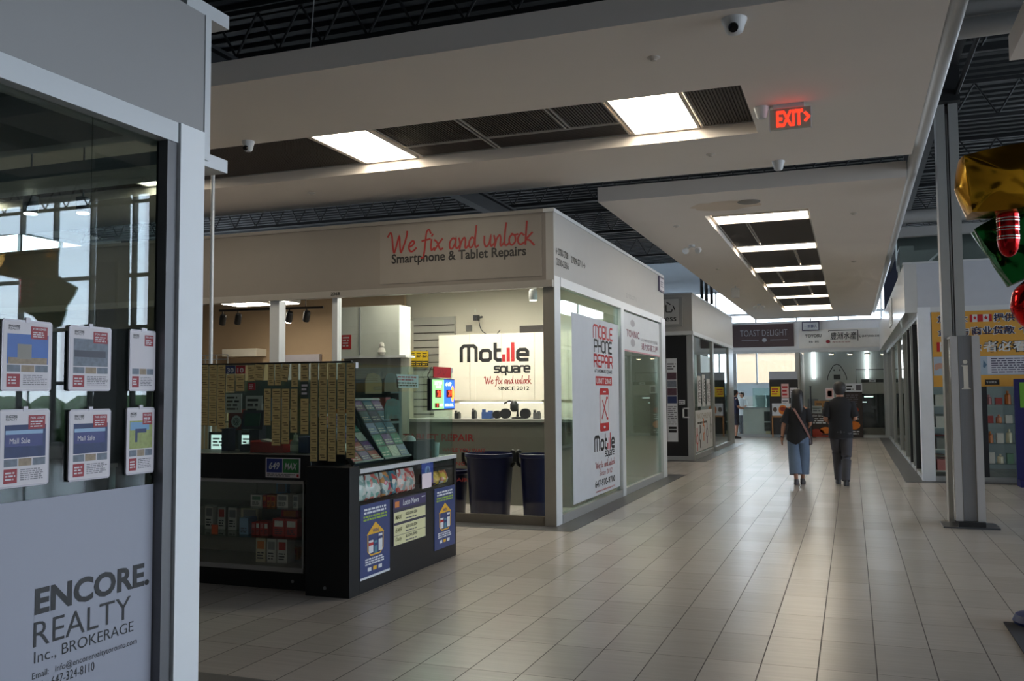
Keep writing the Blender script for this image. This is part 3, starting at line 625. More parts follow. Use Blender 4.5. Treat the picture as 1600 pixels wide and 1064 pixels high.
# wall panel with a red note, slatwall and yellow cards
a, b = hy(531, 440, 11.55), hy(624, 555, 11.55)
pb = thing('display_cabinet', 'white wall display cabinet with red note behind the phone shop glass', 'cabinet', ((a.x+b.x)/2, 11.6, 0))
MB().box(a.x, 11.55, b.z, b.x, 11.9, 2.86).build('body', mat('cabinet_cool_white', (206, 210, 200), .5), pb); MB().box(a.x+.02, 11.545, b.z-.03, b.x+.1, 11.85, b.z).build('shelf', whitec, pb); MB().box(a.x+.05, 11.6, 0, b.x, 11.86, b.z-.03).build('base', mat('counter_grey'), pb); MB().box(a.x+.33, 11.535, b.z+.02, a.x+.345, 11.55, 2.84).build('edge_trim', alum, pb)
F1 = FY(11.55); a, b = hy(534, 546, 11.55), hy(549, 523, 11.55)
small('paper_note', MB().slab(F1, a.x, a.z, b.x, b.z, 0, .004, red).lines(F1, a.x+.02, a.z+.03, b.x-.02, b.z-.02, 4, whitec, .006), None, 'red paper note on the white display cabinet', 'note')
sw = MB(); sw.box(-7.0, 14.05, 1.2, -6.23, 14.09, 2.9, mat('slatwall_grey', (176, 174, 166), .5))
for i in range(13): sw.box(-6.99, 14.038, 1.25+i*.125, -6.24, 14.052, 1.268+i*.125, mat('slat_groove', (60, 58, 54), .6))
small('slat_wall_panel', sw, None, 'grey slatwall panel at the back of the phone shop', 'slatwall')
yel = mat('card_yellow', (226, 194, 30), .5)
for i in range(3):
    p = hy(646+9.4*i, 561, 13.98); b = MB(); F2 = FY(13.98); b.slab(F2, p.x-.055, p.z-.13, p.x+.055, p.z+.13, 0, .012, yel); b.rect(F2, p.x-.055, p.z-.12, p.x+.055, p.z-.03, .013, ink); b.lines(F2, p.x-.05, p.z+.02, p.x+.05, p.z+.11, 3, ink, .014); b.lines(F2, p.x-.05, p.z-.11, p.x+.05, p.z-.04, 2, yel, .015)
    b.tube([(p.x, 13.99, p.z+.12), (p.x, 14.04, p.z+.15)], .004, 5, m=ink)
    small('sim_card_pack', b, None, ['left', 'middle', 'right'][i]+' one of three yellow card packs hanging on the slatwall', 'card pack', 'yellow card packs on the slatwall')
# plush toys on the shelf by the red note
for i, (px, c, lb) in enumerate(((562, (214, 182, 110), 'yellow plush toy on the shelf under the red note'), (577, (178, 92, 84), 'pinkish plush toy on the shelf under the red note'), (591, (226, 222, 214), 'white plush toy on the shelf under the red note'))):
    p = hy(px, 554, 11.45); m = mat('plush_%s' % ('yellow', 'pink', 'white')[i], c, .9, bump=.4)
    b = MB(); z = hy(580, 555, 11.55).z
    b.lathe((p.x, 11.7-.06*i, z), [(.05, 0), (.075, .04), (.06, .09), (.035, .11)], 10); b.lathe((p.x, 11.7-.06*i, z+.09), [(.02, 0), (.055, .03), (.05, .075), (.02, .1)], 10); b.lathe((p.x-.04, 11.7-.06*i, z+.16), [(.018, 0), (.022, .03), (.006, .05)], 8); b.lathe((p.x+.04, 11.7-.06*i, z+.16), [(.018, 0), (.022, .03), (.006, .05)], 8)
    small('plush_toy', b, m, lb, 'toy', 'plush toys in the phone shop', smooth=True)
# blue bins on the floor behind the glass
navy = mat('bin_blue', (16, 20, 66), .4, noise=.1); 
def bin_(x, y, r, h, label, handles=True):
    t = thing('storage_bin', label, 'bin', (x, y, 0), 'blue bins behind the phone shop glass')
    MB().lathe((x, y, 0), [(r*.82, 0), (r*.98, h*.93), (r*1.0, h*.94)], 28).build('tub', navy, t, smooth=True)
    MB().lathe((x, y, h*.93), [(r*1.0, 0), (r*1.05, .01), (r*1.05, .05), (r*.97, .055), (r*.97, .0)], 28).build('rim', navy, t, smooth=True)
    if handles:
        for s in (-1, 1):
            b = MB(); q = [(x+s*r*1.0, y-.02, h*.80), (x+s*r*1.12, y-.05, h*.85), (x+s*r*1.16, y-.05, h*.95), (x+s*r*1.1, y-.05, h*1.03), (x+s*r*1.0, y-.02, h*1.02)]
            b.tube(catmull(q, 4), .022, 8); b.build('handle', blk2, t, smooth=True)
bin_(-4.43, 11.1, .31, .83, 'left of the two big round navy bins behind the phone shop glass'); bin_(-3.775, 11.1, .225, .83, 'right one of two big round navy bins, next to the corner post')
bin_(-4.98, 11.15, .2, .58, 'small blue bin left of the big navy bins, half behind the kiosk', False)
# light panels inside
def room_light(x0, y0, x1, y1, z, label, e=None):
    t = thing('ceiling_light', label, 'ceiling light', ((x0+x1)/2, (y0+y1)/2, z-.03))
    MB().box(x0, y0, z-.02, x1, y1, z+.04).build('frame', lframe, t); MB().box(x0+.02, y0+.02, z-.03, x1-.02, y1-.02, z-.02).build('diffuser', e or mat('shop_diffuser', (255, 246, 228), .4, noise=0, emit=13), t)
    MB().tube([(x0+.1, (y0+y1)/2, z+.04), (x0+.1, (y0+y1)/2, 3.6)], .006, 5).tube([(x1-.1, (y0+y1)/2, z+.04), (x1-.1, (y0+y1)/2, 3.6)], .006, 5).build('hanger', alum, t)
room_light(-6.2, 10.95, -3.9, 11.3, 3.25, 'nearer hanging light panel added out of view to brighten the phone shop cabinets', mat('shop_diffuser_dim', (255, 246, 228), .4, noise=0, emit=6)); room_light(-6.2, 12.1, -3.9, 12.5, 3.3, 'farther hanging light panel added out of view to brighten the logo cabinet', mat('shop_diffuser_strong', (255, 248, 234), .4, noise=0, emit=20))  # both panels added out of view to brighten the cabinets and logo
room_light(-5.6, 15.2, -4.4, 15.5, 3.3, 'hanging light panel inside the locksmith shop')

# left neighbour unit: beige back wall, track lights
bw = wall('partition_wall', MB().box(-11.8, 13.9, 0, -7.1, 13.98, 3.55), beige)
a, b = hy(372, 475, 12.2), hy(412, 475, 12.2)
room_light(a.x-.2, 12.0, b.x, 12.5, 3.08, 'hanging light panel left of the white post behind the kiosk'); a, b = hy(437, 478, 12.4), hy(456, 478, 12.4)
room_light(a.x+.05, 12.0, b.x+.1, 12.5, 3.08, 'hanging light panel right of the white post behind the kiosk')
t = thing('track_light', 'black ceiling track with spot heads hanging in the unit behind the kiosk', 'track light', (-8, 11.6, 2.9))
a, b = hy(343, 476, 11.6), hy(505, 481, 11.6)
MB().tube([(a.x, 11.6, 2.90), (b.x, 11.6, 2.88)], .018, 6).tube([(a.x+.3, 11.6, 2.9), (a.x+.3, 11.6, 3.6)], .006, 5).tube([(b.x-.3, 11.6, 2.9), (b.x-.3, 11.6, 3.6)], .006, 5).build('rail', blk2, t)
for px in (348, 372, 452, 479):
    x = hy(px, 486, 11.6).x; h = MB(); h.tube([(x, 11.6, 2.88), (x, 11.6, 2.82)], .01, 6); h.lathe((x+.03, 11.58, 2.83), [(.04, 0), (.05, .03), (.05, .15), (.045, .16)], 12, axis=(-.35, .25, -.9)); hd_ = h.build('spot_head', blk2, t, smooth=True)
    if px in (452,): MB().lathe((x+.03-.06, 11.58+.04, 2.83-.148), [(.043, 0), (.043, .004)], 12, axis=(-.35, .25, -.9)).build('bulb', mat('spot_glow'), hd_)
a, b = hy(358, 558, 13.8), hy(411, 545, 13.8); small('wall_shelf', MB().box(a.x, 13.6, a.z, b.x, 13.9, b.z), cream, 'cream boxed shelf on the wall behind the kiosk', 'shelf')
a, b = hy(437, 560, 13.8), hy(498, 553, 13.8); small('wall_panel_sign', MB().box(a.x, 13.82, 1.3, b.x, 13.9, b.z), mat('panel_lilac', (176, 172, 180), .5), 'pale panel against the beige wall behind the kiosk', 'panel')
p0, p1 = hy(318, 562, 13.5), hy(356, 555, 13.5)
rk = MB(); 
for z in (p0.z-.3, p0.z, p0.z+.08): rk.tube([(p0.x-.2, 13.5, z), (p1.x, 13.5, z)], .01, 6)
for i in range(4): xx = p0.x-.2+(p1.x-p0.x+.2)*i/3; rk.tube([(xx, 13.5, .0), (xx, 13.5, p0.z+.08)], .01, 6)
small('wire_rack', rk, alum, 'wire rack standing by the wall behind the kiosk, far left', 'rack')
# ------------------------------------------------------------------ realty office, nearest on the left
FE = FX(-3.35)
ztop = hx(328, 33, -3.35).z
off = thing('realty_office', 'realty office glass front with frosted lower panel and white corner post at left', 'shop', (-5, 1, 0))
MB().box(-3.45, -6, 3.05, -3.35, 4.115, ztop+.02).build('fascia', mat('office_fascia', (150, 150, 150), .5, noise=.02), off)
MB().box(-3.45, 4.118, 2.9, -3.345, 4.165, ztop+.02).build('end_trim', alumw, off)
MB().box(-14, 4.0, 3.05, -3.47, 4.1, ztop+.02).build('side_fascia', whitec, off)
MB().box(-14, 4.02, 2.87, -3.36, 4.34, 2.945).build('side_header', alumw, off)
MB().box(-14, 3.98, ztop+.02, -3.36, 4.34, ztop+.1).build('top_trim', alumw, off)
MB().box(-3.52, -6, 2.94, -3.352, 3.915, 3.05).build('header_rail', alumw, off)
MB().box(-3.45, 3.925, 0, -3.342, 4.118, 3.05).build('corner_post', mat('post_white', (236, 240, 243), .4, noise=.02), off)
MB().box(-3.432, 3.845, 0, -3.36, 3.915, 2.94).build('window_jamb', mat('jamb_grey', (104, 104, 106), .4, .3), off)
MB().box(-3.43, 3.40, .0, -3.418, 3.845, 2.94).build('glass_pane', gl_off, off)
MB().box(-3.43, 1.2, .0, -3.418, 3.394, 2.94).build('glass_pane', gl_off, off)
MB().box(-3.43, -6, .0, -3.418, 1.194, 2.94).build('glass_pane', gl_off, off)
fm = MB(); FF = FX(-3.417); fm.slab(FF, -6, .02, 3.842, 1.13, 0, .002, mat('frost_film_lilac', (160, 163, 176), .55, noise=.02))
def enc(t, l, bl, tl, r, bold):
    u0 = hx(l, (bl+tl)/2, -3.415).y; u1 = hx(r, tl-.2*(r-l), -3.415).y
    fm.text(FF, t, u0, hx(l, bl, -3.415).z, u1, hx(l, tl, -3.415).z, ink, .0035, bold)
enc('ENCORE.', 54, 962, 920, 233, .035); enc('REALTY', 52, 1012, 973, 204, -.004); enc('Inc., BROKERAGE', 53, 1040, 1019, 208, -.004)
enc('Email:   info@encorerealtytoronto.com', 50, 1065.5, 1051.5, 213, 0); enc('Main: 647-324-8110', 49, 1083, 1068, 147, 0)
fm.build('frosted_film', None, off)
# listing sheets in clear holders on the glass
paper = mat('sheet_paper', (214, 208, 212), .5, noise=.03); sred = mat('listing_red', (150, 36, 48), .5); sblue = mat('photo_blue', (42, 96, 176), .4, noise=.3); sgrey = mat('photo_grey', (110, 118, 130), .5, noise=.5, scale=40); snavy = mat('photo_navy', (36, 52, 96), .5, noise=.3, scale=30); stan = mat('photo_tan', (150, 132, 110), .5, noise=.5, scale=50); sgreen = mat('photo_green', (150, 160, 96), .5, noise=.4, scale=40)
acr = mat('acrylic_edge', (196, 190, 198), .25)
defs = [((0, 497), (78, 611), 'blue photo of a pale house, upper row left', sblue, 0), ((106, 507), (171, 611), 'grey photo and red heading, upper row middle', sgrey, 1), ((201, 514), (257, 611), 'washed-out photo, upper row nearest the white post', paper, 2),
        ((0, 640), (74, 756), 'dark blue banner photo, lower row left', snavy, 3), ((106, 640), (170, 746), 'dark blue banner photo, lower row middle', snavy, 4), ((196, 637), (254, 736), 'pale green map picture, lower row nearest the white post', sgreen, 5)]
for a, b, lb, pm, i in defs:
    A = hx(*a, -3.41); Bq = hx(b[0], b[1], -3.41); u0, u1, v0, v1 = A.y+.004, Bq.y, Bq.z, A.z
    if i % 3 == 0: u0 = u1-.262
    u1 = min(u1, 3.828)
    t = thing('listing_sheet', 'realty listing sheet with '+lb, 'notice', (-3.41, (u0+u1)/2, v0), 'listing sheets on the office glass')
    MB().poly(FF, [(u0+(u1-u0)*x, v0+(v1-v0)*y) for x, y in ((.04, 0), (.96, 0), (1, .03), (1, .97), (.96, 1), (.04, 1), (0, .97), (0, .03))], .003, None, .013).build('holder', acr, t)
    s = MB(); n = .0135
    def R(x0, y0, x1, y1, m, d=0): s.rect(FF, u0+(u1-u0)*x0, v0+(v1-v0)*y0, u0+(u1-u0)*x1, v0+(v1-v0)*y1, n+d, m)
    R(.03, .025, .97, .975, paper)
    R(.1, .38, .92, .80, pm, .0004)
    s.text(FF, 'ENCORE', u0+(u1-u0)*.12, v0+(v1-v0)*.89, u0+(u1-u0)*.34, v0+(v1-v0)*.925, ink, n+.0008, .03); s.text(FF, 'REALTY', u0+(u1-u0)*.12, v0+(v1-v0)*.855, u0+(u1-u0)*.34, v0+(v1-v0)*.885, ink, n+.0008)
    R(.56, .74, .9, .92, sred, .0008); s.text(FF, 'FOR LEASE', u0+(u1-u0)*.6, v0+(v1-v0)*.87, u0+(u1-u0)*.87, v0+(v1-v0)*.9, paper, n+.0012, .02); s.lines(FF, u0+(u1-u0)*.6, v0+(v1-v0)*.76, u0+(u1-u0)*.86, v0+(v1-v0)*.85, 3, paper, n+.0012, seed=i)
    if pm is snavy: R(.12, .52, .86, .68, mat('banner_blue', (28, 38, 110), .4), .0008); s.text(FF, 'Mall Sale', u0+(u1-u0)*.2, v0+(v1-v0)*.56, u0+(u1-u0)*.6, v0+(v1-v0)*.63, paper, n+.0012); R(.12, .68, .86, .73, mat('sky_pale', (150, 180, 210), .5), .0007)
    if pm is sblue: R(.3, .45, .58, .66, mat('house_grey', (150, 146, 138), .6), .0008); R(.12, .38, .9, .47, stan, .0007)
    if pm is sgrey: R(.12, .52, .86, .62, mat('roof_dark', (70, 72, 84), .5), .0008)
    if pm is sgreen: R(.3, .48, .38, .68, snavy, .0008); R(.38, .62, .7, .68, snavy, .0008); R(.12, .66, .8, .78, mat('map_blue', (120, 160, 196), .5), .0007)
    for q in range(3): R(.1+.28*q, .27, .36+.28*q, .365, (sgrey, stan, sgrey)[q], .0004)
    R(.1, .06, .36, .24, sred, .0004); s.lines(FF, u0+(u1-u0)*.13, v0+(v1-v0)*.09, u0+(u1-u0)*.33, v0+(v1-v0)*.21, 3, paper, n+.0008, seed=i+9); s.lines(FF, u0+(u1-u0)*.42, v0+(v1-v0)*.08, u0+(u1-u0)*.93, v0+(v1-v0)*.235, 6, mat('print_grey', (90, 88, 96), .6), n+.0006, fill=.4, seed=i+20)
    s.build('printed_sheet', None, t)
    MB().box(-3.414, (u0+u1)/2-.012, v1-.01, -3.402, (u0+u1)/2+.012, v1+.012).build('hook', acr, t)
# inside of the office
struct(MB().box(-14, 3.90, 0, -3.56, 3.98, 1.95), 'partition_wall', mat('office_wall', (118, 122, 124), .7))
struct(MB().box(-9.6, -6, 0, -9.5, 3.9, 2.6), 'partition_wall', mat('office_wall'))
dsk = thing('reception_desk', 'grey reception desk inside the realty office behind the listing sheets', 'desk', (-5.4, 2.6, 0))
MB().box(-5.9, 1.2, 0, -4.9, 3.7, 1.0).build('body', mat('desk_grey_green', (104, 122, 124), .5), dsk); MB().box(-6.0, 1.1, 1.0, -4.8, 3.75, 1.05).build('desk_top', mat('desk_top', (150, 160, 160), .35), dsk)
mon = thing('computer_monitor', 'dark computer monitor on the reception desk in the realty office', 'monitor', (-5.4, 3.2, 1.05)); MB().box(-5.6, 3.05, 1.05, -5.25, 3.35, 1.07).tube([(-5.42, 3.2, 1.07), (-5.42, 3.2, 1.25)], .025, 8).build('stand', blk2, mon); MB().box(-5.45, 2.9, 1.2, -5.40, 3.5, 1.6).build('screen', blk2, mon)
p = hx(175, 730, -3.6); single(MB().lathe((-3.6, p.y, 0), [(.09, 0), (.09, .02), (.018, .03), (.018, p.z)], 12).box(-3.61, p.y-.03, p.z, -3.59, p.y+.03, p.z+.02), 'card_stand', whitec, 'slim white card stand behind the office glass, above the frosted film', 'stand')
for px, lb in ((48, 'left'), (130, 'right')):
    p = hx(px, 322, -5.2); t = thing('spot_lamp', lb+' one of two black cylinder spot lamps hanging inside the realty office', 'spot lamp', (-5.2, p.y, p.z-.06), 'office spot lamps')
    MB().lathe((-5.2, p.y, p.z-.05), [(.05, 0), (.05, .11), (.02, .12)], 14).build('shade', blk2, t, smooth=True); MB().lathe((-5.2, p.y, p.z-.056), [(.042, 0), (.042, .006)], 14).build('bulb', mat('spot_glow'), t); MB().tube([(-5.2, p.y, p.z+.06), (-5.2, p.y, 4.6)], .006, 5).build('cord', blk2, t)
p0 = hx(30, 300, -5.2); p1 = hx(150, 300, -5.2); single(MB().box(-5.24, p0.y-3, 4.6, -5.16, p1.y+.5, 4.66), 'track_rail', blk2, 'black rail carrying the realty office spot lamps', 'rail')
# slim white post behind the office corner
p = hy(331, 420, 8.45); single(MB().tube([(p.x, 8.45, 0), (p.x, 8.45, 4.3)], .022, 10), 'steel_post', alumw, 'slim white post rising to the soffit just behind the office corner', 'post', smooth=True)

# ------------------------------------------------------------------ lottery kiosk
kio = thing('lottery_kiosk', 'black lottery kiosk with glass guard, hanging yellow tickets and side posters', 'kiosk', (-4.9, 7.3, 0))
XK = -3.71; FK = FX(XK)
MB().box(-4.11, 6.33, 0, -3.71, 6.48, 1.015).build('end_panel', black, kio, bevel=.003)
MB().box(-4.11, 6.48, 0, XK, 8.385, .70).build('side_base', mat('kiosk_charcoal', (19, 20, 23), .45, noise=.1, spec=.3), kio, bevel=.003)
MB().box(-4.11, 6.48, .70, -4.06, 8.385, .955).build('case_back', black, kio)
MB().box(-4.06, 8.335, .70, XK, 8.385, .985).build('case_end', black, kio)
MB().box(-4.11, 6.48, .955, -3.735, 8.335, .985).build('countertop', black, kio)
MB().box(-3.735, 6.485, .955, XK+.006, 8.385, .99).build('top_rail', mat('rail_white', (196, 200, 204), .3, .2), kio)
MB().box(-3.722, 6.485, .705, -3.716, 8.33, .953).build('case_glass', gl_clear, kio)
for a, b in ((6.43, 7.36), (7.365, 8.32)): MB().box(-3.728, a, .99, -3.72, b, 1.84).build('glass_guard', gl_green, kio)
MB().box(-6.3, 6.385, 1.105, -4.95, 6.393, 1.845).build('glass_guard', gl_green, kio); MB().box(-4.945, 6.385, 1.105, -3.73, 6.393, 1.845).build('glass_guard', gl_green, kio)
for y in (6.44, 8.30): MB().box(-3.737, y-.02, 1.80, -3.712, y+.02, 1.845).build('clip', whitec, kio)
hm = mat('kiosk_black_front', (22, 23, 26), .4, noise=.1, spec=.3)
MB().box(-5.0, 6.41, .895, -4.115, 6.95, 1.10).build('counter_cabinet', hm, kio, bevel=.003); MB().box(-6.3, 6.43, .895, -5.004, 6.95, 1.10).build('counter_cabinet', hm, kio, bevel=.003)
MB().box(-6.3, 6.38, 1.843, -3.73, 6.40, 1.858).build('guard_rail', blk2, kio)
MB().box(-6.3, 8.0, 0, -4.12, 8.38, .95).build('rear_counter', black, kio)
FS = FY(6.41)
sg = thing('lotto_sign', 'small blue and green 649 and MAX sign on the black kiosk cabinet', 'sign', (-4.37, 6.40, .92))
s = MB(); s.slab(FS, -4.545, .915, -4.215, 1.075, 0, .006, paper); s.rect(FS, -4.535, .955, -4.383, 1.068, .007, mat('lotto_blue', (34, 50, 120), .4)); s.rect(FS, -4.377, .955, -4.225, 1.068, .007, mat('lotto_green', (40, 120, 62), .4))
s.text(FS, '649', -4.51, .98, -4.41, 1.04, whitec, .008, .01, .25); s.text(FS, 'MAX', -4.36, .98, -4.24, 1.035, whitec, .008, .02, .25); s.lines(FS, -4.53, .922, -4.25, .948, 2, mat('print_grey'), .008)
s.rect(FS, -4.245, .922, -4.225, .945, .008, red); s.build('face', None, sg)

# glass showcase below
sc = thing('glass_showcase', 'low lit glass showcase with shelves left of the black kiosk panel', 'showcase', (-5.2, 6.7, 0))
MB().box(-6.3, 6.47, 0, -4.19, 6.97, .15).build('plinth', black, sc)
MB().box(-6.3, 6.42, .15, -4.19, 6.97, .19).build('bottom_frame', mat('frame_silver', (150, 148, 146), .4, .3), sc); MB().box(-6.3, 6.42, .865, -4.19, 6.97, .892).build('top_frame', mat('frame_silver'), sc)
MB().box(-6.3, 6.43, .19, -4.2, 6.436, .865).build('front_glass', gl_clear, sc); MB().box(-4.197, 6.44, .19, -4.191, 6.95, .865).build('side_glass', gl_clear, sc)
MB().box(-4.204, 6.425, .19, -4.19, 6.437, .865).build('corner_strip', mat('frame_silver'), sc)
for i in range(5): MB().box(-6.29+.42*i, 6.955+(i % 2)*.006, .19, -5.87+.42*i, 6.96+(i % 2)*.006, .865).build('sliding_door', mat('showcase_back', (150, 148, 140), .25, .2), sc)
for z in (.41, .65): MB().box(-6.28, 6.47, z-.006, -4.21, 6.93, z).build('shelf', gl_green, sc)
MB().lathe((-4.32, 6.468, .07), [(.014, 0), (.014, .004)], 10, axis=(0, -1, 0)).build('lock', steel, sc)
MB().lathe((-3.93, 6.328, .07), [(.014, 0), (.014, .004)], 10, axis=(0, -1, 0)).build('lock', steel, kio)
# boxed goods in the showcase
bc = {'white': (222, 216, 208), 'red': (190, 52, 44), 'orange': (216, 120, 50), 'green': (110, 140, 120), 'sky': (130, 166, 200), 'grey': (140, 138, 136), 'cream': (216, 204, 176), 'pink': (206, 120, 120)}
def goods(px0, px1, z, h, col, acc, lb, y=6.55, dep=.12, name='boxed_gadget', g='boxed gadgets in the showcase'):
    ym = (748+893)/2; a, b = hy(px0, 820, y), hy(px1, 820, y); t = MB(); m = mat('box_'+col, bc[col], .5, noise=.08, scale=20); m2 = mat('box_'+acc, bc[acc], .5, noise=.08, scale=20)
    t.box(a.x+.002, y, z+.002, b.x-.002, y+dep, z+h, m); F = FY(y); w = b.x-a.x
    t.rect(F, a.x+w*.15, z+h*.55, b.x-w*.15, z+h*.88, .001, m2); t.lines(F, a.x+w*.15, z+h*.12, b.x-w*.15, z+h*.45, 3, mat('print_dark', (50, 48, 52), .6), .001, seed=int(px0))
    return single(t, name, None, lb, 'box', g)
k = 0
for px0, px1, z, h, c1, c2, lb in ((391, 409, .65, .10, 'white', 'green', 'white box with green picture on the top showcase shelf'), (410, 416, .65, .10, 'red', 'orange', 'first slim red box on the top showcase shelf'), (416.5, 422.5, .65, .10, 'orange', 'red', 'second slim box, orange, on the top showcase shelf'), (423, 430, .65, .10, 'orange', 'red', 'third slim box, orange, on the top showcase shelf'), (432, 450, .65, .11, 'white', 'grey', 'wide white box in the middle of the top showcase shelf'), (457, 466, .65, .11, 'white', 'grey', 'white box at the right end of the top showcase shelf'),
        (393, 399, .41, .11, 'red', 'pink', 'first small red box on the middle showcase shelf'), (399.5, 405.5, .41, .115, 'red', 'white', 'second small red box on the middle showcase shelf'), (406, 412, .41, .115, 'red', 'pink', 'third small red box on the middle showcase shelf'), (412.5, 419, .41, .115, 'red', 'white', 'fourth small red box on the middle showcase shelf'), (426, 445, .41, .15, 'red', 'white', 'left large red box with white picture on the middle showcase shelf'), (445.5, 464.5, .41, .15, 'red', 'white', 'right large red box with white picture on the middle showcase shelf'), (374, 388, .41, .14, 'sky', 'sky', 'pale blue box on the middle showcase shelf'),
        (400, 415.5, .19, .2, 'cream', 'orange', 'cream pack with yellow picture on the showcase floor'), (417, 432, .19, .2, 'white', 'grey', 'white pack with grey picture on the showcase floor'), (433.5, 449, .19, .2, 'white', 'red', 'white pack with red picture on the showcase floor')):
    goods(px0, px1, z, h, c1, c2, lb)
for px0, px1, z, h, c1, c2, lb in ((439, 466, .41, .215, 'red', 'orange', 'tall red carton behind the large red boxes in the showcase'), (320, 333, .41, .21, 'white', 'grey', 'blister pack at the far left of the middle showcase shelf'), (340, 352, .41, .2, 'white', 'red', 'blister pack with red part on the middle showcase shelf'), (356, 370, .41, .2, 'white', 'grey', 'blister pack with dark part on the middle showcase shelf'), (376, 404, .41, .21, 'cream', 'grey', 'wide cream pack at the back of the middle showcase shelf'), (431, 448, .65, .2, 'sky', 'grey', 'blue pack standing behind the white box in the showcase'), (450, 466, .19, .1, 'orange', 'red', 'orange pack in the right corner of the showcase floor')):
    goods(px0, px1, z, h, c1, c2, lb, y=6.74, dep=.05)
a = hy(335, 830, 6.5); single(MB().box(a.x-.03, 6.5, .411, a.x+.03, 6.51, .49), 'price_tag', mat('tag_orange', (220, 90, 40), .5), 'orange price tag on the middle showcase shelf', 'tag')

# hanging ticket strips
tick = mat('ticket_tan', (208, 184, 126), .6, noise=.14, scale=30); tl1 = mat('ticket_print', (92, 74, 40), .6); tl2 = mat('ticket_edge', (40, 36, 40), .6)
def strip_(x0, x1, y0, y1, lb, tilt=0., yy=6.36):
    A = hy(x0, (y0+y1)/2, yy); Bq = hy(x1, (y0+y1)/2, yy); v1, v0 = hy((x0+x1)/2, y0, yy).z, hy((x0+x1)/2, y1, yy).z
    c, s_ = math.cos(tilt), math.sin(tilt); um = (A.x+Bq.x)/2; w = Bq.x-A.x; h = v1-v0
    F = Fr((um, yy, v1), (c, 0, s_), (-s_, 0, c)); m = MB(); n = max(2, round(h/.066)); th = h/n
    m.slab(F, -w/2+.003, -h, w/2-.003, 0, 0, .003, tick); m.slab(F, w/2-.003, -h, w/2, 0, 0, .0025, tl2)
    for i in range(n):
        t0 = -(i+1)*th; m.rect(F, -w/2+.004, t0, w/2-.004, t0+.0025, .0035, tl1)
        r = rnd.random(); m.rect(F, -w/2+.012, t0+th*.62, -w/2+w*(.55+.3*r), t0+th*.72, .0035, tl1); m.rect(F, -w/2+w*.3, t0+th*.36, w/2-.012, t0+th*.46, .0035, tl1)
    return single(m, 'ticket_strip', None, lb, 'ticket strip', 'hanging lottery ticket strips')
def cxp(v): return 300+v/3.942
def cyp(v): return 430+v/3.942
def q5(v): return 680+v/4.092
num = ['first', 'second', 'third', 'fourth', 'fifth']
for i, (a, b, c, d) in enumerate(((52, 102, 553, 925), (104, 154, 553, 928), (157, 207, 553, 945))): strip_(cxp(a), cxp(b), cyp(c), cyp(d), 'long yellow ticket strip, %s from the left edge of the kiosk' % num[i])
for i, (a, b, c, d) in enumerate(((212, 265, 612, 715), (268, 325, 612, 715))): strip_(cxp(a), cxp(b), cyp(c), cyp(d), 'very short yellow ticket strip under the %s price label' % ('blue', 'red')[i])
for (a, b, c, d, tl, lb) in ((340, 388, 555, 655, .06, 'short crooked ticket strip just right of the red price label'), (390, 447, 550, 648, -.08, 'short ticket strip leaning outward, third right of the price labels'), (468, 508, 548, 680, 0, 'left of two joined short ticket strips in the middle of the kiosk'), (510, 552, 548, 680, 0, 'right of two joined short ticket strips in the middle of the kiosk'), (555, 603, 548, 655, -.14, 'most tilted short ticket strip in the middle of the kiosk'), (612, 655, 545, 690, 0, 'short ticket strip right of the most tilted one'), (668, 720, 545, 655, 0, 'short ticket strip hanging above a dark gap in the kiosk'),
        (443, 488, 700, 925, 0, 'leftmost ticket strip of the lower row'), (492, 548, 700, 1050, 0, 'longest ticket strip of the lower row'), (552, 602, 700, 1040, 0, 'third ticket strip of the lower row'), (606, 652, 700, 970, 0, 'fourth ticket strip of the lower row'), (668, 720, 760, 980, 0, 'rightmost ticket strip of the lower row, below a dark gap')):
    strip_(cxp(a), cxp(b), cyp(c), cyp(d), lb, tl)
for i, (a, b, d) in enumerate(((728, 776, 168), (782, 832, 162), (837, 889, 168), (894, 946, 125), (951, 1006, 148))):
    strip_(cxp(a), cxp(b), cyp(542), q5(d), 'full-length yellow ticket strip, %s from the right corner of the kiosk' % num[4-i])
for px0, px1, c, tx, lb in ((353, 368, snavy, '30', 'blue'), (369, 383.5, sred, '10', 'red')):
    a, b = hy(px0, 584, 6.36), hy(px1, 571, 6.36); F = FY(6.36); single(MB().slab(F, a.x, a.z, b.x, b.z, 0, .004, c).text(F, tx, a.x+.015, a.z+.01, b.x-.015, b.z-.02, whitec, .005, .01), 'price_label', None, lb+' price label above two very short ticket strips', 'label')
for px0, px1, y0, y1, m, lb in ((388, 399, 598, 610, sred, 'small red label under the crooked ticket strip'), (470, 483, 597, 620, mat('gap_card', (60, 70, 66), .5), 'dark green card in the gap of the ticket strips')):
    a, b = hy(px0, y1, 6.36), hy(px1, y0, 6.36); F = FY(6.36); single(MB().slab(F, a.x, a.z, b.x, b.z, 0, .004, m).lines(F, a.x+.01, a.z+.01, b.x-.01, b.z-.01, 3, paper, .005), 'paper_label', None, lb, 'label')

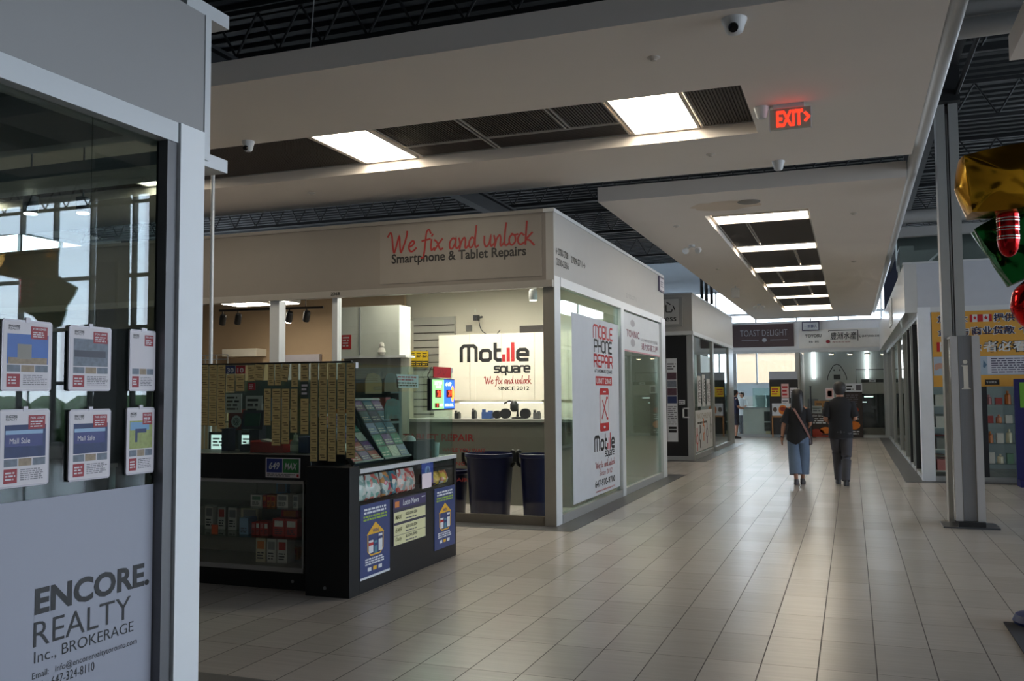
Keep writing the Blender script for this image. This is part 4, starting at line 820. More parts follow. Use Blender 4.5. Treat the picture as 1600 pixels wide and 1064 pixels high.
# things on the kiosk counter
zt = 1.101
def kx(px, y): return hy(px, 690, y).x
t = thing('lottery_terminal', 'navy lottery terminal with small dark green screen on the kiosk counter', 'terminal', (kx(397, 6.8), 6.8, zt)); x = kx(397, 6.8)
MB().box(x-.09, 6.72, zt, x+.09, 6.92, zt+.06).box(x-.05, 6.8, zt+.06, x+.05, 6.9, zt+.2).build('base', mat('terminal_navy', (26, 30, 62), .45), t); MB().obox((x, 6.8, zt+.27), .22, .05, .17, Matrix.Rotation(-.2, 3, 'X')).build('housing', mat('terminal_navy'), t); MB().obox((x, 6.772, zt+.275), .16, .004, .11, Matrix.Rotation(-.2, 3, 'X')).build('screen', mat('screen_green', (40, 78, 72), .15), t)
for px, w, lb, k in ((333, .17, 'left bright screen on the kiosk counter', 0), (377, .12, 'right bright screen on the kiosk counter', 1)):
    x = kx(px, 7.2); t = thing('screen_monitor', lb, 'monitor', (x, 7.3, zt-.14)); MB().box(x-.08, 7.25, zt-.15, x+.08, 7.4, zt-.13).tube([(x, 7.32, zt-.13), (x, 7.32, zt+.0)], .02, 8).box(x-w/2-.03, 7.28, zt-.06, x+w/2+.03, 7.32, zt+.14).build('housing', blk2, t)
    F = FY(7.28); MB().rect(F, x-w/2, zt-.03, x+w/2, zt+.115, .002, mat('screen_white', (190, 206, 204), .3, emit=.7)).lines(F, x-w/2+.02, zt, x+w/2-.02, zt+.09, 3, mat('print_grey'), .003).build('screen', None, t)
for px, lb in ((357, 'dark pen stand between the two bright kiosk screens'),):
    x = kx(px, 6.75); single(MB().box(x-.035, 6.7, zt, x+.035, 6.8, zt+.19).box(x-.045, 6.69, zt+.19, x+.045, 6.81, zt+.2), 'stand', mat('terminal_navy'), lb, 'stand')
x = kx(428, 6.7); t = thing('basket', 'red plastic basket full of slips on the kiosk counter', 'basket', (x, 6.7, zt))
bk = MB(); m = mat('basket_red', (180, 22, 26), .4)
bk.box(x-.16, 6.6, zt, x+.16, 6.8, zt+.01); bk.box(x-.165, 6.595, zt, x-.155, 6.805, zt+.10); bk.box(x+.155, 6.595, zt, x+.165, 6.805, zt+.10); bk.box(x-.155, 6.595, zt, x+.155, 6.605, zt+.09); bk.box(x-.155, 6.795, zt, x+.155, 6.805, zt+.1); bk.build('body', m, t)
MB().obox((x-.04, 6.7, zt+.09), .12, .1, .02, Matrix.Rotation(.2, 3, 'Y')).obox((x+.07, 6.7, zt+.1), .08, .12, .02, Matrix.Rotation(-.3, 3, 'Y')).build('slips', mat('slip_grey', (150, 146, 150), .6), t)
x = kx(462, 6.66); t = thing('sanitizer_bottle', 'clear pump bottle of hand sanitizer on the kiosk counter', 'bottle', (x, 6.66, zt)); MB().lathe((x, 6.66, zt), [(.04, 0), (.045, .01), (.045, .09), (.02, .115), (.018, .13)], 14).build('bottle', mat('bottle_clear', (176, 180, 186), .15), t, smooth=True)
MB().lathe((x, 6.66, zt+.13), [(.018, 0), (.018, .02), (.006, .022), (.006, .05)], 10).box(x-.035, 6.65, zt+.175, x+.012, 6.67, zt+.187).build('pump', whitec, t); MB().lathe((x, 6.66, zt+.02), [(.0462, 0), (.0462, .05)], 14).build('label', mat('label_white', (210, 208, 210), .5), t)
x = kx(480.5, 6.7); single(MB().box(x-.05, 6.64, zt, x+.05, 6.76, zt+.13).box(x-.045, 6.65, zt+.13, x+.045, 6.75, zt+.14), 'blue_box', mat('box_blue', (34, 52, 120), .5), 'blue box beside the sanitizer on the kiosk counter', 'box')
x = kx(368, 7.0); F = FY(7.0); z0 = hy(368, 672, 7.0).z; z1 = hy(368, 645, 7.0).z
t = thing('counter_sign', 'white and maroon counter sign with round emblem behind the ticket strips', 'sign', (x, 7.0, zt)); MB().box(x-.03, 7.0, zt, x+.03, 7.05, z0).build('stand', blk2, t); s = MB(); s.slab(F, x-.07, z0, x+.1, z1, 0, .01, mat('sign_maroon', (120, 40, 46), .5)); s.disc(F, x+.015, (z0+z1)/2, .055, .055, .012, paper); s.text(F, '@', x-.02, (z0+z1)/2-.035, x+.05, (z0+z1)/2+.035, ink, .013); s.build('face', None, t)
for i, (px, y0, y1, lb) in enumerate(((366, 615, 645, 'handwritten notice behind the very short ticket strips'), (398, 618, 655, 'dim notice behind the ticket strips, left of the lower row'))):
    a, b = hy(px-14, y1, 7.6), hy(px+12, y0, 7.6); F = FY(7.6); single(MB().slab(F, a.x, a.z, b.x, b.z, 0, .004, paper).lines(F, a.x+.02, a.z+.02, b.x-.02, b.z-.02, 4, ink, .005, seed=i), 'notice', None, lb, 'notice', 'notices inside the kiosk')
# back of the kiosk: shelf unit the notices hang on
bu = thing('back_shelf', 'dim shelf unit at the back of the kiosk behind the ticket strips', 'shelf', (-5.3, 8.2, .95)); MB().box(-6.3, 8.3, .951, -4.3, 8.36, 1.75).build('back_panel', mat('backing_green_grey', (84, 96, 92), .6), bu)
for z in (.955, 1.3, 1.6): MB().box(-6.3, 8.12, z, -4.3, 8.3, z+.02).build('shelf', mat('backing_green_grey'), bu)
for i in range(9):
    x = -6.2+.21*i; c = ('red', 'white', 'sky', 'cream', 'green', 'grey', 'orange', 'white', 'pink')[i]
    single(MB().box(x, 8.15, 1.321, x+.15, 8.25, 1.321+.12+.06*((i*7) % 3)).rect(FY(8.15), x+.03, 1.35, x+.12, 1.4, .001), 'stock_box', mat('box_'+c, bc[c], .5), c.replace('sky', 'pale blue')+' stock box on the back shelf of the kiosk, number %s from the left' % ('one', 'two', 'three', 'four', 'five', 'six', 'seven', 'eight', 'nine')[i], 'box', 'stock boxes on the kiosk back shelf')

# slanted scratch ticket display behind the right glass
tk = {}
for i, c in enumerate(((70, 60, 90), (120, 120, 150), (60, 90, 110), (150, 60, 60), (90, 80, 70), (180, 170, 160), (50, 110, 90), (110, 70, 120))): tk[i] = mat('scratch_ticket_%d' % i, c, .3, noise=.5, scale=60)
for y0, y1, b, lb in ((6.5, 6.98, 0, 'nearer slanted rack of scratch tickets behind the kiosk side glass'), (7.0, 7.5, 1, 'farther slanted rack of scratch tickets behind the kiosk side glass')):
    d = thing('ticket_rack', lb, 'ticket rack', (-3.95, (y0+y1)/2, .99), 'slanted scratch ticket racks')
    top = (-4.10, 1.55) if b else (-4.12, 1.42); bot = (-3.765, 1.03)
    F = Fr((bot[0], 0, bot[1]), (0, 1, 0), (top[0]-bot[0], 0, top[1]-bot[1])); L = math.hypot(top[0]-bot[0], top[1]-bot[1])
    MB().slab(F, y0, 0, y1, L, -.03, 0).build('board', mat('rack_dark', (44, 44, 52), .4), d); MB().slab(F, y0, L-.02, y1, L, 0, .012).slab(F, y0, 0, y1, .015, 0, .012).build('edge_strip', mat('rack_strip', (120, 120, 124), .4), d)
    MB().box(top[0]-.02, y0+.02, .986, top[0]+.0, y1-.02, top[1]-.02).build('strut', mat('rack_dark'), d)
    s = MB()
    for r in range(5):
        for q in range(3 if not b else 3):
            w = (y1-y0)/3; h = L/5.2
            s.rect(F, y0+q*w+.01, .02+r*h, y0+(q+1)*w-.01, .02+(r+.9)*h, .003, tk[rnd.randrange(8)]); s.lines(F, y0+q*w+.02, .03+r*h, y0+(q+1)*w-.02, .02+(r+.5)*h, 2, tk[5], .004, seed=r*7+q+b)
    s.build('scratch_tickets', None, d)
# black tray, white cloth, glass cup on the counter
single(MB().box(-4.05, 7.55, .986, -3.76, 8.0, 1.0).box(-4.05, 7.55, 1.0, -4.03, 8.0, 1.16).box(-3.78, 7.55, 1.0, -3.76, 8.0, 1.16).box(-4.03, 7.55, 1.0, -3.78, 7.57, 1.16).box(-4.03, 7.98, 1.0, -3.78, 8.0, 1.16), 'open_tray', blk2, 'black open tray on the kiosk counter behind the side glass', 'tray')
p = hx(622, 690, -3.9); b = MB(); b.loft([((-3.9, p.y, 1.161), .05, .07), ((-3.9, p.y, 1.19), .055, .075), ((-3.9, p.y+.01, 1.215), .03, .04)], k=10); 
single(MB().lathe((-3.92, 7.78, 1.001), [(.06, 0), (.075, .06), (.06, .17), (.03, .2)], 10), 'tissue', mat('tissue_white', (226, 224, 222), .8), 'crumpled white tissue sticking out of the black kiosk tray', 'tissue', smooth=True)
p = hx(698, 690, -3.85); single(MB().lathe((-3.85, 8.2, .986), [(.035, 0), (.045, .13), (.042, .13), (.032, .01)], 14), 'plastic_cup', mat('cup_clear', (170, 176, 178), .15), 'pale plastic cup at the far end of the kiosk counter', 'cup', smooth=True)
# bags of sweets hanging in the side case
def candy(name, cols):
    if name in MATS: return MATS[name]
    m = bpy.data.materials.new(name); m.use_nodes = True; t = m.node_tree; b = t.nodes['Principled BSDF']; v = t.nodes.new('ShaderNodeTexVoronoi'); v.inputs['Scale'].default_value = 26
    c = t.nodes.new('ShaderNodeTexCoord'); t.links.new(c.outputs['Object'], v.inputs['Vector']); r = t.nodes.new('ShaderNodeValToRGB'); r.color_ramp.interpolation = 'CONSTANT'
    sp = t.nodes.new('ShaderNodeSeparateColor'); t.links.new(v.outputs['Color'], sp.inputs[0]); t.links.new(sp.outputs[0], r.inputs[0])
    e = r.color_ramp.elements; e[0].position = 0; e[0].color = (*lin(cols[0]), 1); e[1].position = 1/len(cols); e[1].color = (*lin(cols[1]), 1)
    for i in range(2, len(cols)): q = e.new(i/len(cols)); q.color = (*lin(cols[i]), 1)
    t.links.new(r.outputs[0], b.inputs['Base Color']); b.inputs['Roughness'].default_value = .2; MATS[name] = m; return m
bags = [(6.52, 6.70, ((190, 206, 204), (140, 170, 166), (216, 216, 214)), 'bag of pale blue sweets, nearest the kiosk corner'), (6.71, 6.95, ((200, 206, 204), (206, 110, 100), (120, 170, 160), (222, 222, 220)), 'bag of red and white sweets in the kiosk side case'), (6.96, 7.12, ((190, 196, 194), (216, 150, 90), (110, 140, 150), (180, 60, 90)), 'bag of mixed orange and pink sweets in the kiosk side case'), (7.13, 7.25, ((60, 120, 140), (200, 60, 60), (210, 200, 190)), 'narrow bag of teal and red sweets in the kiosk side case'), (7.27, 7.62, ((206, 200, 198), (196, 80, 76), (220, 170, 160), (150, 170, 170)), 'wide bag of pink sweets left of the white slip'), (7.98, 8.14, ((216, 180, 50), (70, 50, 90), (190, 150, 40)), 'yellow bag of sweets right of the blue card'), (8.16, 8.32, ((220, 190, 60), (206, 206, 200), (200, 110, 60)), 'yellow and white bag at the far end of the kiosk side case')]
for i, (a, b, cols, lb) in enumerate(bags):
    m = candy('sweets_%d' % i, cols); s = MB(); y = (a+b)/2; w = (b-a)/2; h = .21 if i < 5 else .13
    s.loft([((-3.80, y, .712), .01, w*.95), ((-3.79, y, .73), .035, w), ((-3.79, y, .712+h*.4), .05, w), ((-3.795, y, .712+h*.75), .03, w*.97), ((-3.80, y, .712+h), .006, w*.95)], m, 18)
    single(s, 'sweet_bag', None, lb, 'bag of sweets', 'bags of sweets in the kiosk side case', smooth=True)
s = MB(); s.slab(FK, 7.72, .75, 7.97, .945, -.06, -.054, mat('card_blue', (30, 70, 170), .4)); s.disc(FK, 7.845, .87, .06, .045, -.052, mat('card_pale', (120, 160, 210), .4)); s.stroke(FK, [(7.82, .83), (7.85, .9), (7.88, .84)], .012, snavy, -.05); s.rect(FK, 7.72, .75, 7.97, .79, -.052, mat('card_violet', (110, 70, 150), .4)); single(s, 'hanging_card', None, 'blue card with pale emblem hanging in the kiosk side case', 'card')
single(MB().slab(FK, 7.60, .725, 7.80, .86, .0065, .009), 'paper_slip', mat('slip_pink_white', (214, 200, 210), .6), 'white paper slip taped on the kiosk side case', 'paper')
# posters on the side of the kiosk
pblue = mat('poster_blue', (48, 62, 112), .4, noise=.2, scale=4); plime = mat('poster_lime', (140, 170, 60), .5); pyel = mat('poster_yellow', (216, 166, 40), .5); pwh = mat('poster_white', (206, 210, 216), .5)
def lotto_poster(u0, v0, u1, v1, lb, foot):
    s = MB(); w = u1-u0; h = v1-v0
    def X(a): return u0+w*a
    def Z(a): return v0+h*a
    s.slab(FK, u0, v0, u1, v1, .001, .005, pblue); n = .006
    s.lines(FK, X(.12), Z(.86), X(.88), Z(.95), 2, pwh, n, .6, .1, 3); s.lines(FK, X(.1), Z(.77), X(.9), Z(.85), 2, plime, n, .65, .05, 4)
    s.stroke(FK, [(X(.24), Z(.58)), (X(.24), Z(.36)), (X(.34), Z(.30)), (X(.66), Z(.30)), (X(.76), Z(.36)), (X(.76), Z(.58))], .012, pyel, n); s.poly(FK, [(X(.2), Z(.58)), (X(.8), Z(.58)), (X(.5), Z(.74))], n, pyel); s.text(FK, 'WIN', X(.4), Z(.60), X(.6), Z(.65), pblue, n+.001, .02)
    for a, b, c, d, m in ((.27, .33, .42, .50, pwh), (.46, .31, .56, .48, mat('bottle_teal', (80, 130, 150), .4)), (.6, .33, .73, .56, pwh)): s.rect(FK, X(a), Z(b), X(c), Z(d), n+.001, m); s.rect(FK, X(a), Z(d-.07), X(c), Z(d-.03), n+.002, red if m is pwh and a < .5 else pblue)
    s.lines(FK, X(.16), Z(.17), X(.84), Z(.27), 3, pwh, n, .6, .2, 6)
    for i in range(3): s.rect(FK, X(.24+.18*i), Z(.09), X(.36+.18*i), Z(.14), n, (pwh, pyel, pwh)[i])
    if foot: s.rect(FK, u0, v0, u1, Z(.03), n, pwh)
    return single(s, 'lottery_poster', None, lb, 'poster', 'blue lottery posters')
lotto_poster(6.488, .105, 6.985, .70, 'blue lottery poster with yellow house drawing near the kiosk corner', True); lotto_poster(7.872, .12, 8.345, .695, 'blue lottery poster with yellow house drawing at the far end of the kiosk side', False)
s = MB(); s.slab(FK, 7.04, .29, 7.685, .69, .001, .008, mat('news_board', (52, 50, 66), .5)); s.rect(FK, 7.045, .60, 7.68, .685, .009, mat('news_purple', (58, 52, 92), .5)); s.text(FK, 'Lotto News', 7.22, .62, 7.53, .668, pwh, .010, .012, .15); s.rect(FK, 7.07, .615, 7.15, .665, .010, mat('news_orange', (196, 120, 60), .5)); s.rect(FK, 7.59, .655, 7.66, .662, .010, pwh)
ivory = mat('news_ivory', (206, 204, 160), .5)
for z, t1, t2, tx in ((.485, '$20,000,000', 'MAX', 1), (.375, '$28,000,000', '649', 2), (.293, '$500,000', 'Daily', 3)):
    s.rect(FK, 7.055, z, 7.67, z+(.088 if tx < 3 else .078), .009, ivory); s.text(FK, t2, 7.08, z+.025, 7.2, z+.065, mat('news_olive', (90, 90, 50), .5), .010, .01, .2); s.text(FK, t1, 7.27, z+.04, 7.5, z+.07, ink, .010, .01); s.lines(FK, 7.27, z+.008, 7.5, z+.03, 1, mat('print_grey'), .010)
single(s, 'lotto_news_board', None, 'Lotto News board with three cream rows between the blue posters', 'notice board')
# lit jackpot sign and red sheet at the end of the glass guard
led = thing('jackpot_sign', 'lit green and blue lottery jackpot sign with red digits on the kiosk glass', 'sign', (-3.71, 8.02, 1.44))
FL = FX(-3.712); MB().slab(FL, 7.74, 1.435, 8.285, 1.735, -.005, .035).build('housing', blk2, led, bevel=.004)
gE = mat('led_green', (120, 214, 110), .4, emit=1.1); bE = mat('led_blue', (40, 90, 214), .4, emit=1.1); wE = mat('led_white', (235, 245, 240), .4, emit=1.3); rE = mat('led_red', (255, 60, 30), .4, emit=1.8); rD = mat('led_dark', (80, 8, 8), .4, emit=.4); oE = mat('led_orange', (240, 150, 60), .4, emit=1.0)
s = MB(); s.rect(FL, 7.77, 1.45, 8.03, 1.725, .036, gE); s.rect(FL, 8.03, 1.45, 8.27, 1.725, .036, bE); s.disc(FL, 8.23, 1.59, .04, .08, .0365, oE)
s.text(FL, 'LOTTO', 7.82, 1.675, 7.98, 1.71, wE, .037, .02, .15); s.text(FL, 'MAX', 7.85, 1.645, 7.96, 1.668, wE, .037, .02); s.text(FL, '649', 8.07, 1.665, 8.2, 1.705, wE, .037, .03, .15)
for u, tx in ((7.83, '20'), (8.08, '39')): s.rect(FL, u, 1.555, u+.14, 1.63, .037, rD); s.text(FL, tx, u+.05, 1.563, u+.13, 1.622, rE, .038, .03)
s.rect(FL, 7.82, 1.46, 7.92, 1.505, .037, rD); s.text(FL, '7', 7.87, 1.465, 7.9, 1.5, rE, .038, .03); s.text(FL, 'DAILY', 7.93, 1.475, 8.01, 1.495, wE, .037, .02); s.text(FL, 'MEGA BALL', 8.05, 1.47, 8.25, 1.495, wE, .037, .03)
s.build('screen', None, led); MB().tube(catmull([(-3.70, 7.76, 1.72), (-3.69, 7.7, 1.76), (-3.69, 7.74, 1.80), (-3.7, 7.8, 1.84)], 4), .005, 5).build('cable', blk2, led)
single(MB().slab(FL, 7.87, 1.745, 8.265, 1.85, -.004, .004, mat('red_sheet', (190, 20, 30), .4)).stroke(FL, [(7.97, 1.82), (7.95, 1.77), (8.03, 1.8), (8.0, 1.83)], .008, sred, .005).stroke(FL, [(8.06, 1.83), (8.1, 1.77), (8.16, 1.82), (8.12, 1.79)], .008, sred, .005), 'red_sheet', None, 'red sheet with dark scribble above the lit jackpot sign', 'sheet')
# brown paper tags and notice on the glass guard
for a, b, c, d, m, lb in ((570, 596, 583, 615, mat('tag_brown', (122, 94, 62), .7), 'brown shield shaped tag on the kiosk glass'), (600, 622, 583, 612, mat('tag_grey_brown', (96, 86, 76), .7), 'greyish brown tag right of the brown shield tag'), (600, 626, 622, 655, mat('tag_smoke', (84, 92, 88), .6), 'dim smoky tag low on the kiosk glass')):
    A, Bq = hx(a, d, -3.74), hx(b, c, -3.74); F = FX(-3.74); w, h = Bq.y-A.y, Bq.z-A.z
    single(MB().poly(F, [(A.y, A.z), (Bq.y, A.z), (Bq.y, A.z+h*.6), (Bq.y-w*.15, A.z+h*.9), (A.y+w*.5, Bq.z), (A.y+w*.15, A.z+h*.92), (A.y, A.z+h*.6)], 0, None, .004), 'paper_tag', m, lb, 'tag', 'tags on the kiosk side glass')
A, Bq = hx(619, 606, -3.74), hx(653, 586, -3.74); F = FX(-3.74); s = MB(); s.slab(F, A.y, A.z, Bq.y, Bq.z, 0, .004, paper); s.lines(F, A.y+.02, (A.z+Bq.z)/2, Bq.y-.02, Bq.z-.01, 2, red, .005); s.lines(F, A.y+.02, A.z+.01, Bq.y-.02, (A.z+Bq.z)/2-.005, 2, ink, .005); single(s, 'paper_notice', None, 'pale notice with red heading on the kiosk side glass', 'notice')
# ------------------------------------------------------------------ second shop block on the left
X2, Y2 = -3.5, 21.7
b2 = thing('retail_shop', 'small grey wellness shop with black sliding door, second block on the left', 'shop', (-6, 25, 0))
F2, S2 = FY(Y2), FX(X2)
MB().box(-9, Y2, 3.05, X2, Y2+.12, 3.93).build('front_fascia', mat('fascia_grey', (170, 170, 168), .5), b2)
MB().box(X2-.12, Y2+.12, 3.05, X2, 29.6, 3.93).build('side_fascia', mat('fascia_side_pale', (190, 190, 188), .5), b2)
MB().box(-9, Y2+.05, 3.93, X2+.01, 29.6, 3.97).build('top_trim', alumw, b2)
MB().box(-9, Y2-.06, 2.96, X2+.03, Y2+.08, 3.05).build('front_header', alumw, b2)
MB().box(X2-.1, Y2+.2, 2.96, X2+.015, 29.6, 3.05).build('side_header', alumw, b2)
MB().box(-3.64, Y2, 0, X2, Y2+.2, 2.96).build('corner_post', alum, b2)
MB().box(X2-.1, 24.95, 0, X2+.01, 25.2, 2.96).build('side_post', alum, b2); MB().box(X2-.1, 28.4, 0, X2+.01, 28.62, 2.96).build('side_post', alum, b2)
MB().box(X2-.08, Y2+.2, 0, X2+.01, 28.4, .12).build('side_kick_plate', alum, b2); MB().box(-9, Y2+.02, 0, -3.64, Y2+.1, .10).build('front_kick_plate', alum, b2)
MB().box(X2-.04, Y2+.2, .12, X2-.03, 24.95, 2.96).build('glass_pane', gl_green, b2); MB().box(X2-.04, 25.2, .12, X2-.03, 28.4, 2.96).build('glass_pane', gl_green, b2)
MB().box(X2-.12, 28.62, 0, X2, 29.6, 3.05).build('end_panel', alum, b2)
dr = MB().box(-4.9, Y2+.03, .10, -3.645, Y2+.07, 2.95).build('door', mat('door_black', (20, 21, 24), .3), b2)
a, b = hy(1067, 653, Y2), hy(1075, 637, Y2); MB().box(a.x, Y2-.03, a.z, a.x+.03, Y2+.03, b.z).box(a.x, Y2-.03, a.z, b.x+.02, Y2+.0, a.z+.03).box(a.x, Y2-.03, b.z-.03, b.x+.02, Y2+.0, b.z).build('handle', alumw, dr)
wb = MB().box(-4.75, Y2-.04, 3.17, -3.72, Y2, 3.86, mat('signbox_grey', (150, 152, 152), .5)); wb.slab(FY(Y2-.04), -4.68, 3.22, -3.80, 3.82, 0, .006, mat('signbox_face', (186, 188, 188), .5))
wb.text(FY(Y2-.046), '心', -4.2, 3.5, -3.88, 3.76, ink, .003, .0); wb.text(FY(Y2-.046), 'wellness', -4.6, 3.29, -3.86, 3.43, ink, .003, .005); wb.text(FY(Y2-.046), '身', -4.58, 3.5, -4.28, 3.76, ink, .003, .0); wb.build('sign_box', None, b2)
a, b = hy(1042, 690, Y2-.0), hy(1057, 560, Y2); F = FY(Y2+.028); pst = MB(); a.x = -4.13; w = b.x-a.x; h = b.z-a.z; pst.slab(F, a.x, a.z, b.x, b.z, 0, .006, pwh); tan_ = mat('photo_plum', (84, 58, 70), .5, noise=.5, scale=20)
pst.lines(F, a.x+.02, a.z+h*.86, b.x-.02, a.z+h*.95, 3, mat('print_grey'), .007)
for i in range(4): pst.rect(F, a.x+.015, a.z+h*(.46+.095*i), b.x-.015, a.z+h*(.545+.095*i), .007, (snavy, tan_, sgrey, tan_)[i])
pst.lines(F, a.x+.02, a.z+h*.2, b.x-.02, a.z+h*.43, 10, mat('print_grey'), .007, fill=.4); pst.rect(F, a.x+.03, a.z+h*.15, b.x-.03, a.z+h*.18, .007, ink); pst.rect(F, a.x+.03, a.z+h*.11, b.x-.03, a.z+h*.14, .007, ink)
single(pst, 'tall_poster', None, 'tall white poster with dark photos on the black sliding door', 'poster')
a, b = hy(1060, 632, Y2), hy(1070, 625, Y2); single(MB().slab(F, a.x, a.z, b.x, b.z, 0, .004, pwh).lines(F, a.x+.01, a.z+.01, b.x-.01, b.z-.01, 2, mat('print_grey'), .005), 'door_notice', None, 'small white notice on the black sliding door', 'notice')
struct(MB().box(-9.1, Y2, 0, -9, 29.6, 3.9), 'partition_wall', white); struct(MB().box(-9, 29.5, 0, -3.63, 29.6, 3.9), 'partition_wall', mat('pale_blue_wall', (176, 190, 196), .6)); struct(MB().box(-9, 22.0, 3.5, -3.65, 29.4, 3.55), 'ceiling_panel', white)
# watch poster and stickers on the side glass
F = FX(X2-.028); a, b = hx(1088, 709, X2-.028), hx(1117, 640, X2-.028); y0, y1 = 22.1, 24.9; wp = MB(); z0, z1 = .17, 1.16
wp.slab(F, y0, z0, y1, z1, 0, .004, pwh); wp.text(F, 'WATCH REPAIR', y0+.2, z1-.22, y1-.2, z1-.08, mat('print_pale', (150, 140, 132), .5), .005); wp.lines(F, y0+.3, z1-.36, y1-.9, z1-.26, 1, ink, .005)
for i, (c, u, v, r) in enumerate(((red, .08, .3, .08), (ink, .25, .35, .12), (mat('watch_orange', (216, 110, 50), .4), .45, .5, .12), (mat('watch_violet', (80, 60, 110), .4), .65, .4, .12), (mat('watch_teal', (40, 60, 66), .4), .88, .5, .12))):
    u = y0+(y1-y0)*u; v = z0+(z1-z0)*v; wp.rect(F, u-.07, v-.28, u+.07, v+.28, .005, c); wp.disc(F, u, v, .17, .14, .006, c); wp.disc(F, u, v, .11, .09, .007, pwh)
single(wp, 'watch_poster', None, 'white watch repair poster at the foot of the wellness shop side glass', 'poster')
for u, v, w, h, lb in ((22.5, 1.25, .5, .75, 'tall white sheet of black writing above the watch poster, nearer one'), (23.25, 1.25, .5, .8, 'tall white sheet of black writing above the watch poster, middle one'), (24.0, 1.25, .55, .7, 'tall white sheet of black writing above the watch poster, farther one')):
    s = MB(); s.slab(F, u, v, u+w, v+h, 0, .004, pwh); s.text(F, '修\n表', u+.08, v+.1, u+w*.5, v+h-.1, ink, .005, .02); s.lines(F, u+w*.6, v+.08, u+w-.05, v+h-.08, 8, mat('print_grey'), .005); single(s, 'sheet_sign', None, lb, 'sign', 'sheets on the wellness shop glass')
# things inside the wellness shop
cs = thing('display_case', 'tall pale display case inside the wellness shop behind the side glass', 'display case', (-4.4, 23.5, 0)); MB().box(-4.8, 22.2, 0, -4.0, 24.8, 1.0).build('base', whitec, cs); MB().box(-4.8, 22.2, 1.0, -4.0, 24.8, 1.9).build('glass_box', gl_green, cs)
for z in (1.3, 1.6): MB().box(-4.75, 22.25, z, -4.05, 24.75, z+.012).build('shelf', gl_clear, cs)
cs = thing('display_case', 'low dark green display case inside the wellness shop, farther bay', 'display case', (-4.4, 26.8, 0)); MB().box(-4.8, 25.4, 0, -3.9, 28.2, 1.2).build('base', mat('case_green', (80, 100, 92), .4), cs); MB().box(-4.82, 25.38, 1.2, -3.88, 28.22, 1.24).build('top', whitec, cs)

# ------------------------------------------------------------------ far shops across the end of the aisle
YF = 34.0; FFa = FY(YF)
fs = thing('retail_shop', 'far shop row with brown toast sign and white fish shop sign', 'shop', (-1.5, 35.5, 0))
MB().box(-9, YF, 3.10, -1.80, YF+.12, 4.08).build('fascia', mat('far_fascia', (226, 226, 228), .5, noise=.02), fs); MB().box(-1.80, YF-.0, 3.04, 1.25, YF+.12, 4.08).build('fascia', mat('far_fascia', (226, 226, 228), .5, noise=.02), fs)
MB().box(1.25, YF, 3.04, 7.65, YF+.12, 4.08).build('fascia', mat('far_fascia', (226, 226, 228), .5, noise=.02), fs)
MB().box(-9, YF-.03, 4.08, 7.65, YF+.13, 4.12).build('top_trim', alumw, fs); MB().box(-9, YF-.04, 3.0, 7.65, YF+.08, 3.10).build('header', alumw, fs)
for x in (-6.2, -3.98, -1.80, 1.12): MB().box(x-.07, YF, 0, x+.07, YF+.12, 3.0).build('post', alum, fs)
MB().box(-9, YF+.02, 0, 7.65, YF+.1, .10).build('kick_plate', alum, fs)
for a, b in ((-6.13, -4.05), (-3.91, -2.9), (-2.89, -1.87), (-1.73, -.3), (-.29, 1.05)): MB().box(a, YF+.04, .10, b, YF+.05, 3.0).build('glass_pane', gl_clear, fs)
brick = mat('toast_brown', (84, 68, 70), .6, noise=.35, scale=12, stretch=(1, 1, 4))
s = MB(); s.slab(FFa, -4.02, 3.22, -1.88, 4.04, 0, .03, brick); tw = mat('toast_letters', (176, 180, 190), .4)
s.text(FFa, 'TOAST DELIGHT', -3.75, 3.62, -2.1, 3.84, tw, .033, -.012); s.rect(FFa, -3.7, 3.46, -3.1, 3.475, .032, tw); s.rect(FFa, -2.7, 3.46, -2.1, 3.475, .032, tw); s.disc(FFa, -2.9, 3.47, .08, .07, .032, tw); single(s, 'shop_sign', None, 'brown TOAST DELIGHT sign on the far shop fascia', 'sign')
s = MB(); s.slab(FFa, -1.72, 3.14, 1.05, 3.80, 0, .03, mat('toyosu_white', (232, 228, 222), .5)); s.text(FFa, 'TOYOSU', -1.5, 3.52, -.95, 3.63, ink, .033, .03); s.text(FFa, '和食・寿司', -1.38, 3.32, -1.05, 3.40, ink, .033, .02)
s.stroke(FFa, [(-.72, 3.70), (-.70, 3.74), (.25, 3.74), (.25, 3.36)], .022, ink, .033, cap=False); s.text(FFa, '豊洲水産', -.66, 3.42, .20, 3.68, ink, .033, .01, .12); s.disc(FFa, -.74, 3.36, .07, .06, .033, sred); s.text(FFa, '寿司刺身海鮮', -.6, 3.31, .0, 3.36, sred, .033)
s.text(FFa, '(647)350-3381', .38, 3.47, .98, 3.555, ink, .033, .01); s.stroke(FFa, [(.29, 3.56), (.29, 3.52), (.33, 3.48)], .02, ink, .033); single(s, 'shop_sign', None, 'white TOYOSU sign with phone number on the far shop fascia', 'sign')
a, b = hy(1253, 517, YF-.1), hy(1280, 502, YF-.1); F = FY(YF-.1); s = MB(); s.slab(F, a.x, a.z, b.x, b.z, -.05, 0, mat('plate_violet')); s.slab(F, a.x+.03, a.z+.03, b.x-.03, b.z-.03, 0, .004, pwh); s.text(F, '一幸壽人', a.x+.08, a.z+.1, b.x-.08, b.z-.1, mat('plate_blue_ink', (60, 60, 120), .5), .006, .01); s.tube([((a.x+b.x)/2, YF-.1, b.z), ((a.x+b.x)/2, YF-.05, b.z+.12)], .03, 8, whitec)
single(s, 'hanging_sign', None, 'small white sign with violet frame above the far fish shop', 'sign')
